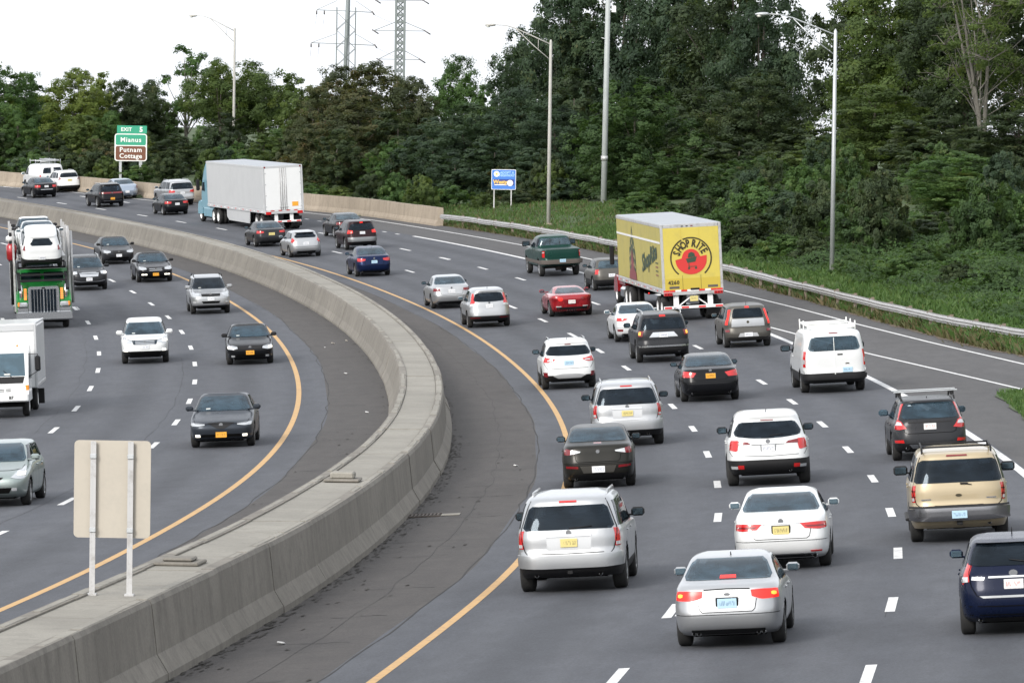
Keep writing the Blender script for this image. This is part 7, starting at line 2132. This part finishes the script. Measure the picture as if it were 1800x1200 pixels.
for x, w in ((-.78, .42), (.84, .42)): MB().box((x, -.0445, 1.42), (w, .005, .10)).build('worn_print', M['logo_blk'] if x > 5 else M['rust'], dr)
MB().box((0.08, -.06, 1.33), (.38, .06, .09), bevel=.02).build('door_latch', M['black'], t)
for k in range(10): MB().box((-1.13 + .25 * k, -.066, 1.28), (.24, .006, .075)).build('tape_mark', M['tape_r'] if k in (0, 1, 3, 6, 8, 9) else M['tape_w'], t)
for sg in (1, -1):
    lb = MB().box((sg * 1.06, -.075, 1.15), (.36, .03, .13), bevel=.01).build('taillight', M['tail'], t)
    for q in (-.11, .01, .12): MB().box((sg * 1.06 + q, -.092, 1.15), (.07, .008, .08), bevel=.004).build('lamp_lens', M['tail_d'], lb)
for x in (-.35, -.15, .05): MB().box((x, -.04, 3.965), (.09, .02, .035)).build('marker_lamp', M['tail_d'] if x > 0 else M['dark'], t)
o = MB().box((0, 0, 0), (.34, .012, .22), bevel=.004).build('license_plate', PL['y'], t); o.location = (.03, .02, .93)
rear_bumper(t)
# left side: pale stripe, print of an asparagus like bunch, slanted name
xs = -Wt / 2 - .0155
MB().box((xs - .006, Lt / 2, 3.30), (.012, Lt - .3, .085)).build('stripe', M['tape_w'], t)
art = MB()
for y, zt, zb, w in ((9.2, 3.75, 1.4, .55), (8.7, 3.2, 1.5, .5), (9.7, 3.25, 1.5, .5), (8.35, 2.75, 1.45, .42), (10.05, 2.8, 1.45, .42)):
    art.prism([(y, zt), (y - w * .45, zt - .35), (y - w * .5, (zt + zb) / 2), (y - w * .3, zb), (y + w * .3, zb), (y + w * .5, (zt + zb) / 2), (y + w * .45, zt - .35)], 0, xs - .004 - .001 * y % .003, xs + .004)
pr = art.build('side_print', M['logo_grn'], t)
for y, zt in ((9.2, 3.55), (8.7, 3.0), (9.7, 3.05), (8.35, 2.55), (10.05, 2.6)):
    for q in range(4): MB().prism([(y, zt - q * .38), (y - .13, zt - .26 - q * .38), (y, zt - .20 - q * .38), (y + .13, zt - .26 - q * .38)], 0, xs - .012, xs - .009).build('print_scale', M['logo_tan'], pr)
MB().prism([(9.2, 2.75), (8.85, 2.3), (8.75, 1.9), (8.1, 1.75), (8.0, 1.42), (10.4, 1.42), (10.2, 1.75), (9.6, 1.9), (9.55, 2.3)], 0, xs - .020, xs - .014).build('print_wrap', M['logo_plum'], pr)
tx = link('lettering', text_mesh('lettering', 'ShopRite', 1.0, M['logo_grn'], .03, 'CENTER', 1.0, .2, 1.35, .004), t)
tx.location = (xs - .006, 3.7, 2.55); tx.rotation_euler = (0, R(-9), R(-90))
for k in range(4): MB().box((xs - .006, 1.35, 2.42 - k * .17), (.006, .75, .05)).build('print_line', M['logo_plum'] if k % 2 else M['logo_grn'], t)
MB().box((0, Lt + .02, 2.6), (2.4, .05, 2.7)).build('front_wall', M['dark'], t)
MB().box((-Wt/2 + .1, 5.2, .98), (.06, .06, .06), bevel=.01).build('marker_lamp', M['tail_on'], t)
tractor(t, Lt - 3.4, PT['red'], 'day')
t.matrix_world = road_matrix(213.4, 9.32, 'R', 0, .012)
bpy.context.view_layer.update()

# white trailer with the blue cab
t = thing('semi_truck', 'plain white semi trailer pulled by a pale blue sleeper cab', 'truck')
Lt, Wt = 15.4, 2.58
trailer(t, Lt, Wt, 1.12, 4.05, M['trl_side'], PT['twhite'], M['trl_roof'], M['trl_side'], True)
for sg in (1, -1):
    d_ = MB().box((sg * .585, -.012, 2.60), (1.155, .045, 2.66), bevel=.012).build('rear_door', PT['twhite'], t)
    for x in (.07, .19): MB().tube([(sg * x, -.05, 1.22), (sg * x, -.05, 3.94)], .020, 6).build('lock_rod', M['galv'], d_)
    for x in (.07, .19): MB().box((sg * x + sg * .02, -.06, 1.45), (.14, .03, .05), bevel=.01).build('lock_handle', M['galv'], d_)
    for z in (1.5, 2.2, 2.9, 3.6): MB().box((sg * 1.15, -.035, z), (.12, .03, .07), bevel=.01).build('hinge', M['trl_side'], d_)
    lb = MB().box((sg * 1.02, -.07, 1.10), (.34, .03, .18), bevel=.01).build('taillight', M['tail'], t)
    for x in (-1, 1): MB().box((sg * 1.15, -.04, 3.98), (.10, .012, .10)).build('marker_lamp', M['tail_d'], t) if x > 0 else None
    # side skirt
    MB().prism([(4.1, .35), (3.9, 1.1), (10.2, 1.1), (10.2, .60), (9.6, .38)], 0, sg * (Wt/2 - .05) - .02, sg * (Wt/2 - .05) + .02).build('side_skirt', M['trl_side'], t)
MB().box((.74, -.040, 1.62), (.40, .008, .28), bevel=.003).build('placard', PL['o'], t)
for k in range(9): MB().box((-1.0 + .25 * k, -.064, 1.235), (.2, .006, .05)).build('tape_mark', M['tape_r'] if k % 2 else M['tape_w'], t)
rear_bumper(t, .55, .5, True, False, 1.1)
tractor(t, Lt - 2.7, PT['cab'], 'sleeper')
t.matrix_world = road_matrix(321.8, 6.45, 'R', 0, .035)

# white box truck at the left edge, coming towards the camera
t = thing('box_truck', 'white cab over box truck cut by the left edge of the photo', 'truck')
W = 2.3
MB().box((0, -3.0, 1.90), (W, 4.3, 2.1), bevel=.03).build('cargo_box', PT['twhite'], t)
for x in (-W/2 + .03, W/2 - .03):
    MB().box((x, -.86, 1.9), (.10, .08, 2.1), bevel=.02).build('corner_post', M['trl_side'], t)
    MB().box((x, -3.0, 2.93), (.07, 4.3, .08), bevel=.02).build('top_rail', M['trl_side'], t)
    MB().box((x * 1.005, -3.0, .93), (.07, 4.3, .12), bevel=.02).build('bottom_rail', M['galv'], t)
for sd in (1, -1):
    for k in range(6): MB().box((sd * (W/2 + .006), -1.25 - k * .68, 1.95), (.014, .66, 1.8), bevel=.004).build('side_panel', M['trl_side'], t)
MB().box((0, -.84, 2.82), (W - .1, .05, .22), bevel=.02).build('roof_trim', M['trl_side'], t)
prof = [(-.55, .52), (-.55, 2.20), (-.35, 2.28), (.35, 2.24), (.58, 2.10), (1.02, 1.32), (1.10, .95), (1.10, .52)]
MB().prism(prof, 0, -.98, .98).build('cab', PT['twhite'], t)
def quad_on(name, y0, z0, y1, z1, x0, x1, m, n=.012):
    d = Vector((0, y1 - y0, z1 - z0)).normalized(); nn = Vector((0, d.z, -d.y)) * n
    a = [(-x0, y0, z0), (x0, y0, z0), (x1, y1, z1), (-x1, y1, z1)]
    v = [tuple(Vector(p) + nn) for p in a] + [tuple(Vector(p) - nn) for p in a]
    return MB().add(v, [(0,1,2,3), (4,5,6,7), (0,1,5,4), (1,2,6,5), (2,3,7,6), (3,0,4,7)]).build(name, m, t)
quad_on('windshield', 1.005, 1.345, .60, 2.06, .88, .84, M['glass_b'])
quad_on('cowl_panel', 1.075, 1.12, 1.015, 1.325, .80, .86, M['black'])
for x in (-.5, .1, .45): MB().tube([(x, 1.06, 1.28), (x + .32, .92, 1.52)], .010, 5).build('wiper', M['black'], t)
MB().box((.55, .99, 1.42), (.16, .01, .05)).build('sticker', M['s_white'], t); MB().box((-.30, 1.0, 1.41), (.2, .01, .04)).build('sticker', M['s_white'], t)
MB().box((0, 1.16, .66), (1.96, .16, .26), bevel=.04).build('front_bumper', PT['twhite'], t)
for sg in (1, -1):
    MB().box((sg * .74, 1.10, .90), (.30, .05, .22), bevel=.02).build('headlight', M['head_on'], t)
    MB().box((sg * .93, 1.07, .96), (.13, .07, .18), bevel=.02).build('indicator', M['amber'], t)
    MB().prism([(-.35, 1.22), (-.35, 2.05), (.40, 2.03), (.80, 1.30), (.35, 1.22)], 0, sg * .985 - .01, sg * .985 + .01).build('side_window', M['glass'], t)
    m_ = MB().box((sg * 1.28, .72, 1.72), (.18, .10, .50), bevel=.05); m_.tube([(sg * .98, .62, 2.02), (sg * 1.28, .72, 2.02), (sg * 1.28, .72, 1.48), (sg * .98, .75, 1.30)], .014, 6); m_.build('side_mirror', M['black'], t)
    big_wheel(t, sg * .82, .10, .37, .22, False, 'tape_w'); big_wheel(t, sg * .76, -3.6, .37, .20, True, 'tape_w')
    MB().box((sg * .95, -4.2, .42), (.4, .02, .5)).build('mud_flap', M['black'], t)
for k in range(4): MB().box((-.33 + k * .22, 1.106, .93), (.16, .012, .018)).build('grille_slot', M['dark'], t) ; MB().box((-.33 + k * .22, 1.106, .87), (.16, .012, .018)).build('grille_slot', M['dark'], t)
put_text('B7', .13, M['dark'], t, (-.42, 1.243, .66), .004).rotation_euler = (0, 0, math.pi)
MB().box((0, -2.2, .62), (.75, 6.0, .2)).build('chassis_rail', M['dark'], t)
MB().box((0, .3, .45), (1.7, 1.4, .2)).build('underbody', M['dark'], t)
for x in (-.6, 0, .6): MB().box((x, .1, 2.285), (.07, .10, .05), bevel=.015).build('marker_lamp', M['amber'], t)
t.matrix_world = road_matrix(165.4, -17.74, 'L')

# green car carrier coming towards the camera
t = thing('car_carrier', 'green conventional truck with chrome grille hauling cars on an overhead rack', 'truck')
PG = PT['tgreen']
MB().prism([(-3.6, .8), (-3.6, 2.55), (-2.2, 2.55), (-1.75, 1.92), (-1.75, .8)], 0, -1.1, 1.1).build('cab', PG, t)
for sg in (1, -1): MB().prism([(x + sg * .5, z) for x, z in ((-.44, 1.98), (.44, 1.98), (.42, 2.42), (-.42, 2.42))], 1, -1.80, -1.92).build('windshield', M['glass'], t)
MB().prism([(-1.8, .75), (-1.8, 1.92), (-.1, 1.74), (0, 1.62), (0, .75)], 0, -.62, .62).build('hood', PG, t)
for sg in (1, -1):
    MB().prism([(-1.7, .62), (-1.7, 1.30), (-1.2, 1.62), (-.4, 1.55), (-.02, 1.25), (.0, .72)], 0, sg * .90 - .30, sg * .90 + .30).build('fender', PG, t)
    MB().box((sg * .93, .06, 1.08), (.46, .16, .22), bevel=.06).build('headlight', M['head'], t)
    MB().box((sg * 1.10, .08, 1.10), (.10, .15, .20), bevel=.03).build('indicator', M['amber'], t)
    MB().box((sg * .93, .03, .86), (.50, .10, .20), bevel=.03).build('bumper_wing', M['chrome'], t)
    ac = MB()
    ac.tube([(sg * .98, -.2, 1.2), (sg * .98, -.2, 1.95)], .085, 10); ac.build('air_cleaner', M['chrome'], t)
    for k in range(6): MB().box((sg * .80, .02, 1.33 + k * .085), (.12, .04, .065), bevel=.01).build('marker_lamp', M['orange_on'], t)
    MB().tube([(sg * 1.33, -2.2, 1.0), (sg * 1.33, -2.2, 4.2)], .065, 8).tube([(sg * 1.20, -2.5, 1.0), (sg * 1.20, -2.5, 4.4)], .06, 8).build('rack_post', M['black'] if sg > 0 else M['galv'], t)
    for y in (-2.0, -7.0, -11.0, -15.0): MB().box((sg * 1.22, y, 2.5), (.09, .12, 3.6)).build('rack_post', M['galv'], t)
    MB().box((sg * 1.05, -1.6, 2.25), (.14, 4.6, .12), 0, Matrix.Rotation(R(12) * -1, 3, 'X')).build('deck_rail', M['black'], t)
    MB().box((sg * 1.05, -10.5, 2.95), (.14, 12.5, .14)).build('deck_rail', M['galv'], t)
    MB().box((sg * 1.05, -11, 1.0), (.16, 13.5, .2)).build('deck_rail', M['black'], t)
    big_wheel(t, sg * .95, -.95, .50, .28, False, 'chrome')
    for y in (-5.6, -6.8, -14.5, -15.8): big_wheel(t, sg * .85, y, .48, .26, True, 'chrome')
MB().prism([(x, z + 1.25) for x, z in rrect(.68, .62, .12)], 1, -.02, .06).build('grille_surround', M['chrome'], t)
MB().box((0, .065, 1.24), (1.16, .02, 1.02)).build('grille', M['glass'], t)
for k in range(9): MB().box((-.56 + k * .14, .08, 1.24), (.022 if k != 4 else .05, .02, 1.02)).build('grille_bar', M['chrome'], t)
MB().box((0, .14, 1.80), (.16, .03, .06), bevel=.01).build('badge', M['black'], t)
MB().prism([(.16, .38), (.05, .46), (.05, .74), (.16, .78), (.26, .74), (.26, .44)], 0, -1.22, 1.22).build('front_bumper', M['chrome'], t)
MB().box((0, -1.4, .45), (2.0, 2.6, .3)).build('underbody', M['dark'], t)
MB().box((0, -10, .85), (.9, 15, .3)).build('chassis_rail', M['dark'], t)
for y in (-.2, -1.2, -2.4, -3.4): MB().box((0, y, 2.12 + (-.2 - y) * .22), (2.1, .16, .08)).build('cross_member', M['black'], t)
for y in (-5, -8, -11, -14): MB().box((0, y, 2.93), (2.1, .18, .09)).build('cross_member', M['galv'], t)
for k in range(5):
    for sg in (1, -1): MB().tube([(sg * 1.15, -1.5 - k * .35, 2.4), (sg * 1.22, -1.4 - k * .35, 3.1)], .03, 5).build('tie_down_bar', M['galv'], t)
cm = road_matrix(224.5, -17.5, 'L')
t.matrix_world = cm
G3 = 'cars carried on the green car carrier'
c = Car('suv', 'suv', 'white suv carried tail first above the green truck hood', 'suv', 4.7, 1.92, 1.68, PT['white'], wr=.37, q=1.2, group=G3, clad=.62)
c.pane('rear_window', 'rear', 1.20, 1.50, .62, .52, .06, M['glass'], nu=10); windscreen(c, M['glass'], 1.12, 1.55); c.sideglass_std(); c.mirrors()
c.both('taillight', 'rear', [(.80, .98), (1.08, .95)], [(.86, 1.16), (1.08, 1.18)], M['tail_d']); c.plate('rear', .66, 'w')
c.t.matrix_world = (c.finish(), cm)[1] @ Matrix.Translation((0, -2.9, 2.98)) @ Matrix.Rotation(math.pi, 4, 'Z') @ Matrix.Rotation(R(13), 4, 'X') @ Matrix.Scale(.95, 4)
c = Car('car', 'hatch', 'white car behind the carried suv on the car carrier, windshield just visible', 'car', 4.4, 1.82, 1.5, PT['white'], wr=.33, q=.9, group=G3)
front(c, M['glass_b'], 1.03, 1.42, ([(.56, .70), (1.06, .70)], [(.6, .84), (1.04, .9)]), None, False); c.mirrors(M['black'])
c.t.matrix_world = (c.finish(), cm)[1] @ Matrix.Translation((.05, -7.2, 3.05)) @ Matrix.Rotation(R(3), 4, 'X')
c = Car('car', 'sedan', 'white car at the far left rear of the car carrier upper deck', 'car', 4.7, 1.82, 1.46, PT['white'], wr=.33, q=.9, group=G3)
front(c, M['glass_b'], 1.0, 1.38, ([(.5, .66), (1.06, .66)], [(.52, .78), (1.06, .8)]), None, False); c.mirrors(M['black'])
c.t.matrix_world = (c.finish(), cm)[1] @ Matrix.Translation((.1, -12.6, 3.1))
c = Car('car', 'hatch', 'white hatchback on the lower deck of the car carrier', 'car', 4.4, 1.82, 1.5, PT['silver'], wr=.33, q=.8, group=G3)
front(c, M['glass'], 1.03, 1.42, ([(.56, .70), (1.06, .70)], [(.6, .84), (1.04, .9)]), None, False); c.mirrors()
c.t['label'] = 'silver hatchback on the lower deck of the car carrier'
c.t.matrix_world = (c.finish(), cm)[1] @ Matrix.Translation((0, -10.2, 1.1))
rd = thing('cargo', 'rounded red load strapped at the left side of the car carrier rack', 'load')
mb = MB(); mb.tube([(0, 0, -.45), (0, 0, -.30), (0, 0, .25), (0, 0, .42)], [.12, .22, .24, .10], 12); mb.build('red_shell', PT['red'], rd)
mb = MB(); mb.tube([(0, 0, .42), (.02, -.02, .52), (.02, -.02, .66), (.02, -.02, .74)], [.12, .22, .20, .08], 12); mb.build('white_top', PT['white'], rd)
MB().tube([(0, 0, -1.1), (0, 0, -.4)], .05, 8).build('support_strut', M['black'], rd)
rd.matrix_world = cm @ Matrix.Translation((1.30, -2.3, 3.35))
